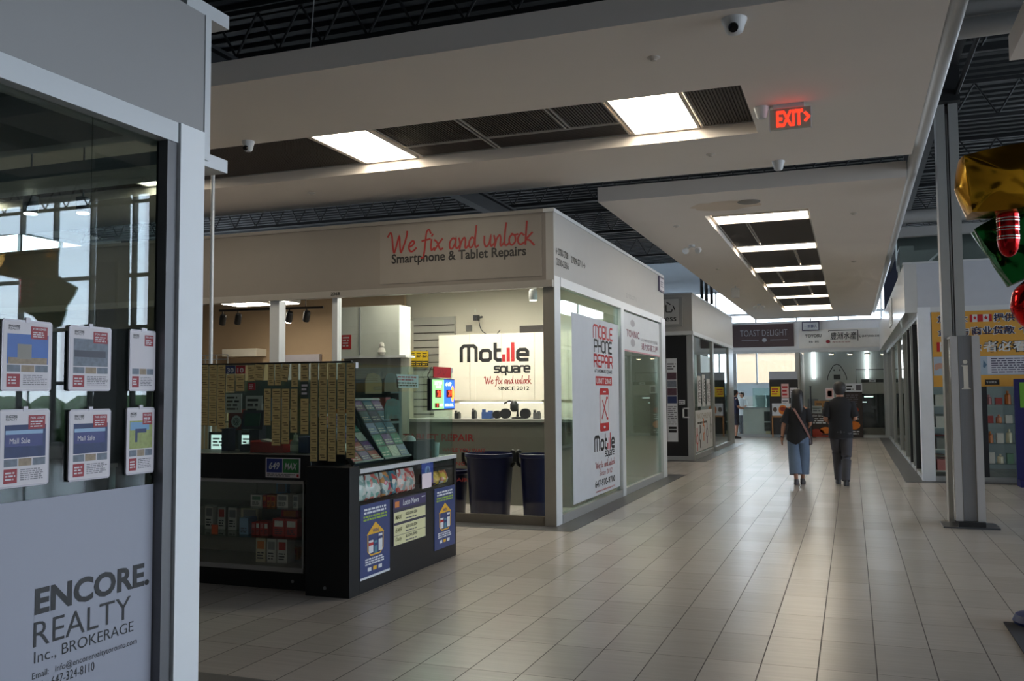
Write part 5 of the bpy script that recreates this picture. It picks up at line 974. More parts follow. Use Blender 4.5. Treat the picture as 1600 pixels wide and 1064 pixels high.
# cafe on the left: peach wall, counters, menu board
struct(MB().box(-9, 37.2, 0, -1.75, 37.3, 1.45), 'partition_wall', mat('pale_panel', (196, 200, 198), .6))
struct(MB().box(-1.78, YF+.13, 0, -1.7, 37.9, 3.0), 'partition_wall', white); struct(MB().box(-1.7, 37.0, 0, 7.6, 37.1, 3.9), 'partition_wall', mat('fish_shop_wall', (176, 182, 178), .6, noise=.02))
cc = thing('glass_counter', 'glass fronted cafe counter at the far end, left of the menu board', 'counter', (-2.6, 34.9, 0)); ga = MB()
MB().box(-3.75, 34.35, 0, -2.35, 35.0, 1.02).build('base', mat('counter_aqua', (196, 206, 200), .4), cc); MB().box(-3.0, 34.3, .55, -2.4, 34.345, .9).build('dark_panel', mat('tray_dark', (44, 52, 50), .5), cc); MB().box(-3.0, 34.3, .2, -2.4, 34.345, .5).build('dark_panel', mat('tray_dark'), cc); MB().box(-2.95, 34.26, .05, -1.95, 34.3, .2).build('yellow_strip', mat('strip_cream', (196, 190, 150), .5), cc)
MB().box(-3.4, 34.4, 1.02, -2.4, 34.9, 1.75).build('sneeze_guard', gl_green, cc); MB().box(-3.8, 34.3, 1.02, -2.3, 35.05, 1.06).build('counter_top', mat('desk_top'), cc)
for i, (x, c, lb) in enumerate(((-3.15, (176, 196, 200), 'pale steel coffee machine on the cafe counter'), (-2.75, (110, 140, 150), 'grey blue machine on the cafe counter'))):
    m = mat('machine_%d' % i, c, .3, .4); t = MB(); t.box(x-.17, 34.5, 1.061, x+.17, 34.85, 1.1); t.box(x-.17, 34.7, 1.1, x+.17, 34.85, 1.42); t.box(x-.18, 34.48, 1.36, x+.18, 34.86, 1.5); single(t, 'coffee_machine', m, lb, 'coffee machine', 'cafe machines', bevel=.01)
# black menu board with papers
mb_ = thing('menu_board', 'tall black menu board with pinned papers on wooden feet at the far cafe', 'menu board', (-2.28, 33.9, 0)); FM = FY(33.80)
a, b = hy(1204, 684, 33.8), hy(1246, 580, 33.8); x0, x1 = a.x, b.x
MB().box(x0, 33.8, .1, x1, 33.84, b.z).build('board', mat('board_black', (36, 34, 36), .5), mb_)
MB().box(x0, 33.785, b.z-.28, x1, 33.8, b.z).text(FM, 'TOAST DELIGHT', x0+.06, b.z-.2, x1-.06, b.z-.06, tw, .02).build('header', brick, mb_)
MB().box(x0+.06, 33.76, 0, x0+.1, 33.86, .75).box(x1-.1, 33.76, 0, x1-.06, 33.86, .75).box(x0+.06, 33.76, .70, x1-.06, 33.8, .76).build('wooden_stand', mat('wood_tan', (170, 120, 70), .5, noise=.2), mb_)
for u0, v0, u1, v1, m, lb in ((.05, .62, .38, .78, yel, 'yellow paper on the black menu board'), (.42, .60, .68, .82, mat('paper_pink', (220, 180, 176), .5), 'pink paper with red figure on the black menu board'), (.72, .60, .97, .76, paper, 'white paper at the right of the black menu board'), (.42, .43, .68, .6, paper, 'lower white paper on the black menu board')):
    h = b.z; s = MB(); s.slab(FM, x0+(x1-x0)*u0, h*v0, x0+(x1-x0)*u1, h*v1-.02, .021, .026, m); s.lines(FM, x0+(x1-x0)*u0+.03, h*v0+.05, x0+(x1-x0)*u1-.03, h*v1-.07, 3, red if 'pink' in lb or 'yellow' in lb else mat('print_grey'), .027); single(s, 'pinned_paper', None, lb, 'paper', 'papers on the menu board')
pm = thing('food_poster', 'white food poster with orange bowl leaning on the menu board', 'poster', (-2.3, 33.74, .76)); s = MB(); s.slab(FY(33.74), x0+.08, .765, x1-.1, 1.2, -.02, 0, pwh); s.disc(FY(33.74), x0+.45, .97, .15, .17, .002, mat('food_orange', (216, 120, 40), .5)); s.disc(FY(33.74), x0+.45, 1.0, .1, .08, .003, mat('food_red', (150, 50, 30), .5)); s.disc(FY(33.74), x0+.18, .98, .07, .09, .002, mat('food_brown', (80, 66, 56), .5)); s.build('sheet', None, pm)
# fish shop on the right: tubes, rice ball emblem, fridge, boards, posters
for px0, px1, y0, y1, lb in ((1269, 1273, 549, 591, 'bright vertical light tube left of the rice ball emblem'), (1353, 1356, 548, 591, 'bright vertical light tube right of the rice ball emblem')):
    a, b = hy(px0, y1, 36.8), hy(px1, y0, 36.8); single(MB().box(a.x, 36.9, a.z, b.x, 36.999, b.z), 'light_tube', mat('tube_glow', (245, 250, 255), .4, noise=0, emit=3), lb, 'light tube', 'vertical light tubes in the fish shop')
a = hy(1281, 570, 36.9); b = hy(1324, 570, 36.9)
F = FY(36.98); p = hy(1308, 592, 36.98); q = hy(1308, 569, 36.98); w = .34; s = MB(); h = q.z-p.z
s.stroke(F, [(p.x+u*w, p.z+v*h) for u, v in ((-1, -.05), (-1, .12), (-.75, .5), (-.35, .9), (0, 1), (.35, .9), (.75, .5), (1, .12), (1, -.05))], .03, ink, 0); s.disc(F, p.x-.1, p.z+h*.6, .03, .03, 0, ink); s.disc(F, p.x+.1, p.z+h*.6, .03, .03, 0, ink); s.rect(F, p.x-.12, p.z-.02, p.x+.12, p.z+.16, 0, ink)
single(s, 'wall_emblem', None, 'rice ball outline with two eyes on the back wall of the fish shop', 'wall sign')
for i, px in enumerate((1299, 1328, 1355, 1380)):
    p = hy(px, 554, 35.6); t = thing('downlight', 'warm round downlight in the far fish shop, %s from the left' % num[i], 'downlight', (p.x, 35.6, p.z), 'downlights in the fish shop'); MB().lathe((p.x, 35.6, p.z), [(.09, 0), (.1, .01), (.1, .06)], 14).tube([(p.x, 35.6, p.z+.06), (p.x, 35.6, 3.88)], .012, 6).build('rim', whitec, t); MB().lathe((p.x, 35.6, p.z-.004), [(.075, 0), (.075, .004)], 14).build('lamp', mat('down_glow', (255, 226, 180), .4, noise=0, emit=8), t)
struct(MB().box(-1.68, YF+.15, 3.88, 7.55, 36.98, 3.95), 'ceiling_panel', whitec)
fr = thing('display_fridge', 'dark display fridge with white curtain top at the right of the fish shop', 'fridge', (.4, 34.6, 0)); a, b = hy(1348, 668, 34.3), hy(1390, 592, 34.3); zb = hy(1370, 615, 34.3).z; x1 = 1.04
MB().box(a.x, 34.3, .34, x1, 34.95, zb).build('cabinet', mat('fridge_black', (24, 28, 28), .2), fr); MB().box(a.x, 34.28, 0, x1, 34.95, .34).build('plinth', mat('fridge_steel', (110, 108, 102), .4, .4), fr)
MB().box(a.x, 34.3, zb, x1, 34.9, b.z-.12).build('curtain', mat('curtain_grey', (176, 174, 168), .7, noise=.2, scale=3, stretch=(60, 1, 1)), fr); MB().box(a.x, 34.27, b.z-.12, x1, 34.95, b.z).build('top', blk2, fr)
F = FY(34.27); MB().slab(F, a.x+.25, b.z-.105, x1-.25, b.z-.015, 0, .004, pwh).lines(F, a.x+.3, b.z-.09, x1-.3, b.z-.03, 1, ink, .005).build('label', None, fr)
F = FY(34.295); MB().rect(F, a.x+.08, zb-.12, x1-.35, zb-.09, 0, mat('fridge_glow', (200, 226, 220), .4, emit=1.5)).rect(F, a.x+.15, zb-.3, x1-.7, zb-.28, 0, mat('fridge_glow')).build('light_strip', None, fr); MB().text(F, '海鮮刺身\n壽司', a.x+.3, .85, x1-.25, 1.1, mat('fridge_text', (120, 124, 122), .5), .003).build('lettering', None, fr)
gc = thing('glass_counter', 'black framed glass case standing behind the display fridge', 'counter', (.3, 35.4, 0)); a, b = hy(1338, 600, 35.4), hy(1385, 577, 35.4); g = MB(); MB().box(a.x, 35.3, 0, b.x, 35.8, a.z).build('base', whitec, gc); MB().box(a.x+.01, 35.31, a.z, b.x-.01, 35.79, b.z).build('glass', gl_clear, gc)
g.tube([(a.x, 35.3, a.z), (a.x, 35.3, b.z), (b.x, 35.3, b.z), (b.x, 35.3, a.z)], .018, 6).build('frame', blk2, gc)
fc = thing('fish_counter', 'long fish shop counter behind the two walking people', 'counter', (-.7, 34.7, 0)); a = hy(1262, 650, 34.4); b = hy(1346, 640, 34.4); MB().box(a.x, 34.4, 0, b.x, 35.0, 1.0).build('front', mat('fish_counter_front', (92, 84, 76), .5), fc); MB().box(a.x-.02, 34.36, 1.0, b.x+.02, 35.05, 1.04).build('top', mat('desk_top'), fc)
def fposter(px0, px1, y0, y1, bgm, els, lb, Y=33.97, name='food_poster', cat='poster', g=None):
    a, b = hy(px0, y1, Y), hy(px1, y0, Y); F = FY(Y); s = MB(); s.slab(F, a.x, max(.02, a.z), b.x, b.z, 0, .008, bgm); w = b.x-a.x; h = b.z-max(.02, a.z); z = max(.02, a.z)
    for e in els:
        if e[0] == 'd': s.disc(F, a.x+w*e[1], z+h*e[2], w*e[3], h*e[4], .009, e[5])
        if e[0] == 'r': s.rect(F, a.x+w*e[1], z+h*e[2], a.x+w*e[3], z+h*e[4], .009, e[5])
        if e[0] == 'l': s.lines(F, a.x+w*e[1], z+h*e[2], a.x+w*e[3], z+h*e[4], e[5], e[6], .010, seed=int(px0))
        if e[0] == 't': s.text(F, e[5], a.x+w*e[1], z+h*e[2], a.x+w*e[3], z+h*e[4], e[6], .011, .01)
    return single(s, name, None, lb, cat, g)
fo, fr_ = mat('food_orange'), mat('food_red')
dkm = mat('menu_dark', (46, 38, 38), .5)
fposter(1264, 1300, 646, 686, dkm, [('l', .06, .55, .95, .82, 3, pwh), ('t', .06, .85, .7, .95, 'FRESH SUSHI', pwh), ('d', .35, .2, .3, .14, fr_), ('d', .72, .28, .25, .14, fo), ('r', 0, .0, 1, .08, fr_)], 'dark sushi poster with red and orange fish at the foot of the fish shop')
fposter(1321, 1347, 612, 686, dkm, [('l', .1, .72, .9, .95, 5, mat('print_grey')), ('d', .5, .6, .3, .07, fr_), ('l', .1, .38, .9, .52, 3, pwh), ('d', .5, .26, .35, .09, fo), ('l', .1, .05, .9, .15, 2, pwh)], 'tall dark menu with dishes right of the walking man', name='menu_sign', cat='menu')
fposter(1290, 1303, 606, 624, paper, [('r', .1, .1, .9, .9, mat('paper_pink')), ('r', .25, .25, .75, .75, sred), ('r', .35, .38, .7, .62, paper)], 'pink and red square notice left of the walking man', name='square_notice', cat='notice')
fposter(1321, 1347, 599, 613, pwh, [('l', .06, .15, .5, .85, 2, ink), ('r', .62, .2, .92, .85, mat('print_grey'))], 'white notice with black writing right of the walking man', name='square_notice', cat='notice')
fposter(1273, 1300, 626, 640, mat('box_amber', (206, 140, 60), .5), [('l', .1, .2, .9, .8, 2, mat('food_brown'))], 'amber box sign behind the walking woman', Y=34.399, name='amber_sign', cat='sign')
fposter(1269, 1284, 634, 646, pwh, [('l', .1, .2, .9, .8, 2, mat('print_grey'))], 'white sheet under the amber box sign', Y=34.39, name='square_notice', cat='notice')
for px, c, h, lb in ((1270, (120, 126, 132), .3, 'grey scale on the fish shop counter at left'), (1290, (60, 84, 120), .25, 'blue tray stack on the fish shop counter'), (1312, (90, 100, 126), .2, 'violet box on the fish shop counter')):
    p = hy(px, 620, 34.6); single(MB().box(p.x-.2, 34.5, 1.041, p.x+.2, 34.8, 1.06).box(p.x-.18, 34.52, 1.06, p.x+.18, 34.78, 1.041+h), 'counter_item', mat('item_%d' % px, c, .5), lb, 'counter item', 'items on the fish shop counter', bevel=.01)
hj = hy(1267, 640, 33.72); single(MB().lathe((hj.x, 33.72, 0), [(.16, 0), (.16, .02), (.03, .04), (.025, 1.75), (.04, 1.8)], 12), 'standing_pole', mat('pole_dark', (50, 54, 60), .4), 'dark standing pole at the left edge of the fish shop glass', 'pole', smooth=True)

# ------------------------------------------------------------------ right hand shop
XR, YR = 1.145, 17.8
rs = thing('retail_shop', 'right hand shop with yellow Chinese loan banner and white corner pillar', 'shop', (3, 20, 0))
FR, FRS = FY(YR), FXn(XR)
MB().box(XR+.0, YR, 3.08, 7.52, YR+.1, 3.87).build('front_fascia', mat('fascia_cool', (188, 193, 202), .5), rs); MB().box(.93, YR, 2.99, XR-.002, 33.8, 3.87).build('side_fascia', mat('fascia_shiny', (196, 198, 198), .18, .0, noise=.03), rs)
MB().box(.92, YR-.01, 3.87, 7.52, YR+.12, 3.90).build('top_trim', alumw, rs); MB().box(1.35, YR+.12, 3.7, 7.55, 33.5, 3.75).build('roof_panel', white, rs)
MB().box(1.134, YR-.005, 0, 1.345, YR+.2, 3.08).build('corner_pillar', mat('pillar_pale', (222, 228, 236), .4), rs)
MB().box(1.345, YR+.0, 2.985, 7.52, YR+.1, 3.08).build('front_header', alumw, rs); MB().box(1.345, YR+.0, 0, 7.52, YR+.08, .09).build('front_kick_plate', alum, rs); MB().box(XR, YR+.2, 2.9, XR+.1, 33.8, 2.99).build('side_header', alumw, rs); MB().box(XR, YR+.2, 0, XR+.08, 33.8, .08).build('side_kick_plate', alum, rs)
xs = [1.345, 2.16, 3.4, 4.7, 6.0, 7.47]
for i in range(5): MB().box(xs[i]+.03, YR+.04, .09, xs[i+1]-.03, YR+.05, 2.985).build('glass_pane', gl_clear, rs)
for x in xs[1:]: MB().box(x-.04, YR+.01, .09, x+.04, YR+.09, 2.985).build('front_post', mat('frame_dark', (46, 48, 54), .4), rs)
ys = [18.0, 19.6, 20.3, 21.4, 23.2, 25.8, 29.5, 33.8]
for i in range(7): MB().box(XR+.04, ys[i]+.04, .08, XR+.05, ys[i+1]-.04, 2.9).build('glass_pane', gl_green, rs)
for y in ys[1:]: MB().box(XR-.005, y-.05, 0, XR+.1, y+.05, 2.9).build('side_post', alum if y not in (19.6, 21.4) else mat('frame_dark'), rs)
s = MB(); s.slab(FRS, -24.3, 3.15, -22.9, 3.75, .215+.002, .235, pwh); s.text(FRS, '人\n心', -23.9, 3.2, -23.3, 3.7, ink, .237, .03); single(s, 'fascia_plate', None, 'white plate with black character on the side fascia of the right shop', 'sign')
# loan banner
yb = mat('banner_ochre', (204, 152, 62), .6, noise=.08, scale=3); s = MB(); FBn = FY(YR-.006); navy_t = mat('banner_navy', (26, 32, 74), .5); wt = mat('banner_outline', (206, 208, 206), .5)
s.slab(FBn, 1.36, 1.66, 4.1, 2.985, 0, .004, yb)
def ch(t, u0, v0, u1, v1, m, out=wt, b=.02):
    s.text(FBn, t, u0, v0, u1, v1, out, .006, b+.07); s.text(FBn, t, u0+.012, v0+.012, u1-.012, v1-.012, m, .008, b)
def flag(u0, v0, u1, v1):
    w = u1-u0; s.rect(FBn, u0, v0, u1, v1, .006, wt); s.rect(FBn, u0, v0, u0+w*.25, v1, .008, red); s.rect(FBn, u1-w*.25, v0, u1, v1, .008, red); c = (u0+u1)/2; m_ = (v0+v1)/2; h = v1-v0
    s.poly(FBn, [(c, m_+h*.38), (c-w*.06, m_+h*.15), (c-w*.17, m_+h*.18), (c-w*.1, m_-h*.05), (c-w*.13, m_-h*.2), (c, m_-h*.14), (c+w*.13, m_-h*.2), (c+w*.1, m_-h*.05), (c+w*.17, m_+h*.18), (c+w*.06, m_+h*.15)], .008, red)
ux = lambda px: hy(px, 495, YR).x
ch('加拿大', ux(1463), 2.78, ux(1513), 2.93, navy_t); flag(ux(1515), 2.79, ux(1531), 2.92); flag(ux(1531), 2.79, ux(1549.5), 2.92)
ch('提供各类贷款', ux(1551), 2.77, ux(1551)+1.02, 2.94, navy_t); ch('企业与', ux(1463), 2.55, ux(1514), 2.70, navy_t); ch('商业贷款', ux(1516), 2.55, ux(1586), 2.72, navy_t); ch('个人贷款', ux(1590), 2.55, ux(1590)+.7, 2.72, navy_t)
flag(ux(1462), 2.28, ux(1482), 2.45); ch('需要资金', ux(1486), 2.26, ux(1533), 2.44, navy_t); ch('者必看', ux(1533), 2.25, ux(1605), 2.46, wt, ink)
s.rect(FBn, 1.37, 1.86, 4.05, 2.19, .006, mat('banner_sky', (156, 172, 186), .5)); s.rect(FBn, ux(1540), 1.875, 4.0, 2.18, .0065, mat('banner_pale', (196, 198, 208), .5)); s.lines(FBn, ux(1546), 1.89, ux(1546)+1.2, 2.16, 7, mat('banner_print', (70, 66, 90), .5), .008, fill=.45, seed=5)
s.disc(FBn, ux(1466), 2.03, .09, .05, .008, mat('hand_skin', (180, 140, 120), .6)); s.stroke(FBn, [(ux(1460), 1.98), (ux(1470), 2.05)], .05, mat('hand_skin'), .0085); s.poly(FBn, [(ux(1534), 2.12), (ux(1539), 2.04), (ux(1536), 1.98), (ux(1533), 2.0)], .008, mat('drop_blue', (80, 110, 136), .5))
s.rect(FBn, ux(1535), 1.69, ux(1557.5), 1.78, .008, ink); s.text(FBn, '专业服务', ux(1537), 1.715, ux(1553), 1.755, wt, .009)
single(s, 'loan_banner', None, 'ochre banner with Canadian flags and dark blue Chinese writing on the right shop', 'banner')
# stock behind the right shop glass
MB().box(1.3, 21.0, 0, 7.44, 21.1, 3.7).build('inner_wall', mat('shop_blue_wall', (158, 170, 172), .6), rs); MB().box(7.45, 18.1, 0, 7.54, 33.7, 3.7).build('inner_wall', white, rs); MB().box(3.4, 21.12, 0, 3.5, 33.5, 3.7).build('inner_wall', cream, rs)
gs = thing('goods_shelf', 'glass shelf unit of small goods behind the right shop window', 'shelf', (2.45, 18.9, 0)); MB().box(2.24, 18.7, 0, 2.28, 19.1, 2.0).box(3.26, 18.7, 0, 3.3, 19.1, 2.0).build('upright', alum, gs)
zs = (.25, .62, .98, 1.32)
for z in zs: MB().box(2.24, 18.7, z, 3.3, 19.1, z+.015).build('shelf', gl_clear, gs)
kinds = ('white', 'sky', 'red', 'cream', 'grey', 'orange', 'green', 'pink')
nm = ('lowest', 'second lowest', 'second highest', 'highest'); nb = ('first', 'second', 'third', 'fourth', 'fifth', 'sixth', 'seventh')
for zi, z in enumerate(zs):
    for i in range(6):
        h = .12+.14*rnd.random(); x = 2.30+.155*i; c = kinds[(i*3+zi*5) % 8]; m = mat('box_'+c, bc[c], .5)
        b = MB(); b.lathe((x+.05, 18.82, z+.0155), [(.05, 0), (.055, .01), (.05, h*.7), (.02, h*.8), (.02, h)], 8) if (i+zi) % 2 else b.box(x, 18.76, z+.0155, x+.11, 18.9, z+h)
        single(b, 'jar' if (i+zi) % 2 else 'small_box', m, '%s %s on %s shelf in the right shop window, %s from left' % ({'sky': 'pale blue'}.get(c, c), 'jar' if (i+zi) % 2 else 'box', nm[zi], nb[i]), 'jar' if (i+zi) % 2 else 'box', 'goods behind the right shop window')
for px, y0, lb in ((1408, 600, 'nearer'), (1398, 600, 'farther')):
    p = Vector((1.6, 19.2 if px == 1408 else 20.35, 0)); t = thing('goods_rack', lb+' white rack of goods behind the side glass of the right shop', 'rack', (1.6, p.y, 0)); MB().box(1.4, p.y-.5, 0, 1.42, p.y+.5, 1.6).build('back', whitec, t)
    for z in (.1, .5, .9, 1.3): MB().box(1.42, p.y-.5, z, 1.75, p.y+.5, z+.02).build('shelf', whitec, t)
    for z in (.12, .52, .92, 1.32):
        for i in range(3): c = kinds[int(rnd.random()*8)]; MB().box(1.45, p.y-.45+.3*i, z, 1.7, p.y-.2+.3*i, z+.2).build('goods', mat('box_'+c, bc[c], .5), t)
# blue display stand at the right edge
a = hy(1584, 592, 17.2); ds = thing('display_stand', 'navy display stand with green panel and white card at the right edge', 'display stand', (3.1, 17.2, 0)); z1 = a.z; F = FY(17.2)
MB().box(a.x, 17.2, .12, a.x+.9, 17.26, z1).build('board', mat('stand_navy', (26, 26, 84), .4), ds); MB().slab(F, a.x+.08, hy(1592, 637, 17.2).z, a.x+.82, z1-.06, 0, .006, mat('stand_green', (96, 150, 44), .5)).build('green_panel', None, ds)
z0 = hy(1592, 708, 17.2).z; z2 = hy(1592, 654, 17.2).z; c = MB(); c.slab(F, a.x+.13, z0, a.x+.8, z2, 0, .006, mat('card_cream', (200, 192, 180), .5)); c.text(F, 'Special', a.x+.15, z0+(z2-z0)*.62, a.x+.75, z0+(z2-z0)*.86, ink, .007, .03); c.text(F, 'Price', a.x+.3, z0+(z2-z0)*.2, a.x+.7, z0+(z2-z0)*.45, ink, .007, .03); c.build('card', None, ds)
MB().box(a.x+.02, 17.05, 0, a.x+.88, 17.42, .12).build('foot', mat('stand_navy'), ds)

# ------------------------------------------------------------------ steel column, information pylon
col = thing('steel_column', 'tall white steel column rising behind the information pylon', 'column', (1.19, 12.4, 0)); wcol = mat('column_white', (168, 170, 168), .45, noise=.04)
MB().box(1.062, 12.28, 0, 1.165, 12.54, 5.12).build('flange', wcol, col); MB().box(1.205, 12.28, 0, 1.312, 12.54, 5.12).build('flange', wcol, col); MB().box(1.165, 12.36, 0, 1.205, 12.46, 5.12).build('web', mat('web_grey', (120, 120, 122), .5), col)
MB().box(1.185-.008, 12.30, 0, 1.185+.008, 12.318, 5.0).build('cable', alum, col)
py = thing('information_pylon', 'grey information pylon with a white letter i in front of the steel column', 'pylon', (1.25, 12.0, 0)); FP = FY(11.88)
MB().box(.955, 11.78, 0, 1.545, 12.25, .018).build('base_plate', mat('base_grey', (96, 100, 106), .3, .6), py); MB().box(1.115, 11.80, .018, 1.40, 12.22, .075).build('plinth', mat('plinth_dark', (40, 42, 46), .5), py)
gp = mat('pylon_grey', (204, 204, 206), .35, .3, noise=.04)
MB().box(1.10, 11.88, .075, 1.175, 12.24, 2.23).build('side_frame', gp, py); MB().box(1.33, 11.88, .075, 1.412, 12.24, 2.23).build('side_frame', gp, py)
MB().box(1.175, 11.905, .075, 1.33, 12.22, 2.235).build('steel_panel', mat('pylon_steel', (150, 152, 156), .4, .6, noise=.1, scale=3, stretch=(60, 60, 1)), py)
MB().box(1.178, 11.895, .075, 1.186, 11.905, 2.23).box(1.319, 11.895, .075, 1.327, 11.905, 2.23).build('trim_strip', mat('trim_steel', (150, 146, 140), .3, .6), py)
MB().box(1.094, 11.91, .075, 1.10, 12.22, 2.2).build('mirror_side', mat('mirror_panel', (190, 186, 180), .12, .7), py)
FI = FY(11.905); a = hy(1510.5, 608, 11.9); t_ = hy(1510, 566, 11.9); s = MB(); iw = mat('letter_white', (240, 236, 226), .4); cx_ = 1.254
s.poly(FI, [(cx_-.045, a.z), (cx_+.05, a.z), (cx_+.05, a.z+.008), (cx_+.028, a.z+.02), (cx_+.028, t_.z-.035), (cx_-.048, t_.z-.035), (cx_-.048, t_.z-.042), (cx_-.022, t_.z-.05), (cx_-.022, a.z+.02), (cx_-.045, a.z+.008)], 0, iw, .004); s.disc(FI, cx_+.0, t_.z+.005, .024, .024, 0, iw, n1=.004); s.build('letter', None, py)

# ------------------------------------------------------------------ foil balloons, weight and mat
YBl = 7.0
def gold(name, rgb, r=.16): return mat(name, rgb, r, .95, noise=.08, scale=3)
def foil_box(cx, cy, cz, w, h, d, amp, seed, tilt=0.):
    bm = MB(); N = 14; R = random.Random(seed); vs = {}; verts = []; faces = []
    def pt(a, b, c):
        k = (round(a, 4), round(b, 4), round(c, 4))
        if k in vs: return vs[k]
        p = Vector((a, b, c)); s = max(1e-6, p.length); q = p*(.62+.38*(1/s)*1.18)
        pin = (abs(a)*abs(b)*abs(c))**.5; q *= 1+.16*pin
        cr = amp*(abs(math.sin(3.1*math.atan2(c, a)+seed))*.6 + abs(math.sin(5*a+3*c+seed)*math.cos(4*c-2*a))*.5)*(1-pin)
        q = Vector((q.x, q.y*(1-cr), q.z)); q = Vector((q.x*w/2, q.y*d/2, q.z*h/2)); ct, st = math.cos(tilt), math.sin(tilt)
        verts.append((cx+q.x*ct-q.z*st, cy+q.y, cz+q.x*st+q.z*ct)); vs[k] = len(verts)-1; return vs[k]
    for ax in range(3):
        for sg in (-1, 1):
            for i in range(N):
                for j in range(N):
                    def L(u, v):
                        c = [0, 0, 0]; c[ax] = sg; c[(ax+1) % 3] = -1+2*u/N; c[(ax+2) % 3] = -1+2*v/N; return pt(*c)
                    f = [L(i, j), L(i+1, j), L(i+1, j+1), L(i, j+1)]; faces.append(tuple(f if sg > 0 else f[::-1]))
    bm.add(verts, faces); return bm
def foil_pillow(cx, cy, cz, w, h, d, tilt):
    bm = MB(); N = 26; vs = {}; verts = []; faces = []
    def pt(a, b, c):
        k = (round(a, 4), round(b, 4), round(c, 4))
        if k in vs: return vs[k]
        q = Vector((a, b, c)); bulge = .16
        q.x *= .84+bulge*(1-b*b)*(1-.6*c*c); q.z *= .84+bulge*(1-a*a)*(1-.5*b*b); q.y *= .72+.28*(1-a*a)*(1-c*c)
        for s1 in (-1, 1):                      # seams running in from the corners
            dd = abs(a-s1*c*1.0)/.22; rr_ = max(abs(a), abs(c))
            if abs(b) > .5: q.y += .10*b*max(0, 1-dd)*rr_*(1-.5*rr_)
        if abs(a) > .9: q.x += .07*a*(1-abs(c))*max(0, 1-abs(b)*1.2)
        q.y += .03*math.sin(7*c+3*a)*(1-abs(a))*b; vs[k] = len(verts)
        q = Vector((q.x*w/2*1.08, q.y*d/2, q.z*h/2*1.22)); ct, st = math.cos(tilt), math.sin(tilt); verts.append((cx+q.x*ct-q.z*st, cy+q.y, cz+q.x*st+q.z*ct)); return vs[k]
    for ax in range(3):
        for sg in (-1, 1):
            for i in range(N):
                for j in range(N):
                    def L(u, v):
                        c = [0, 0, 0]; c[ax] = sg; c[(ax+1) % 3] = -1+2*u/N; c[(ax+2) % 3] = -1+2*v/N; return pt(*c)
                    f = [L(i, j), L(i+1, j), L(i+1, j+1), L(i, j+1)]; faces.append(tuple(f if sg > 0 else f[::-1]))
    bm.add(verts, faces); return bm
a, b = hy(1503, 332, YBl), hy(1603, 238, YBl); gx0, gx1, gz0, gz1 = a.x, a.x+.56, a.z, b.z
bal = thing('foil_balloon', 'crinkled gold foil balloon at the upper right edge', 'balloon', ((gx0+gx1)/2, YBl, gz0), 'foil balloons'); foil_pillow((gx0+gx1)/2, YBl, (gz0+gz1)/2, gx1-gx0, gz1-gz0, .42, .10).build('body', gold('foil_gold', (196, 140, 34)), bal, smooth=True)
MB().lathe((gx0+.26, YBl, gz1-.01), [(.03, 0), (.012, .03), (.02, .05), (.014, .06)], 10).build('neck', gold('foil_gold', (196, 140, 34)), bal, smooth=True)
a, b = hy(1559, 403, YBl), hy(1592, 326, YBl); st = thing('foil_balloon', 'red foil balloon stick with thin silver stripes under the gold balloon', 'balloon', ((a.x+b.x)/2, YBl, a.z), 'foil balloons'); r = (b.x-a.x)/2; h = b.z-a.z; cx0 = (a.x+b.x)/2
prof = [(.01, 0), (r*.6, .02), (r*.9, .06), (r, .11)]
MB().lathe((cx0, YBl, a.z), prof+[(r*(1+.03*math.sin(i*2.1)), .11+(h-.10)*i/8) for i in range(1, 9)], 20).build('body', gold('foil_red', (176, 22, 26), .14), st, smooth=True); s = MB()
for i in range(5):
    for d_ in (0, .018): z = a.z+.12+i*.062+d_; s.lathe((cx0, YBl, z), [(r*1.04, 0), (r*1.045, .004), (r*1.04, .008)], 20)
s.build('stripes', gold('foil_silver', (200, 196, 192), .2), st, smooth=True)
a, b = hy(1553, 422, YBl+.35), hy(1612, 335, YBl+.35); foil = foil_box((a.x+b.x)/2+.05, YBl+.38, (a.z+b.z)/2, .42, .46, .22, .3, 2.2, .5); single(foil, 'foil_balloon', gold('foil_green', (24, 96, 40), .14), 'dark green foil balloon behind the red striped one', 'balloon', 'foil balloons', smooth=True)
a, b = hy(1580, 522, YBl), hy(1640, 428, YBl); foil = MB(); cz = (a.z+b.z)/2; rr = (b.z-a.z)/2
foil.loft([((a.x+.22, YBl, cz-rr*math.cos(math.pi*i/24)), .22*max(.01, math.sin(math.pi*i/24))*(1+.02*math.sin(i*1.3)), .15*max(.01, math.sin(math.pi*i/24))) for i in range(25)], k=40); single(foil, 'foil_balloon', gold('foil_bright_red', (200, 24, 22), .12), 'bright red round foil balloon at the right edge, lowest of the balloons', 'balloon', 'foil balloons', smooth=True)
p = hz(1597, 978, 0); bw_ = thing('balloon_stand', 'balloon stand with round blue foot at the bottom right edge', 'stand', (p.x+.1, p.y, 0)); MB().lathe((p.x+.12, p.y+.05, .007), [(.16, 0), (.17, .02), (.15, .06), (.03, .08)], 24).build('foot', mat('weight_blue', (30, 44, 110), .35), bw_, smooth=True)
MB().tube([(p.x+.12, p.y+.05, .08), (p.x+.13, p.y+.1, 1.2), (p.x+.16, p.y+.12, 1.9)], .012, 8).build('pole', alumw, bw_, smooth=True)
q = hz(1568, 973, 0); single(MB().box(q.x, q.y-2.2, 0, q.x+1.6, q.y, .008), 'floor_mat', mat('mat_dark', (44, 44, 54), .9, noise=.2, scale=60), 'dark floor mat at the bottom right corner under the blue stand foot', 'mat')

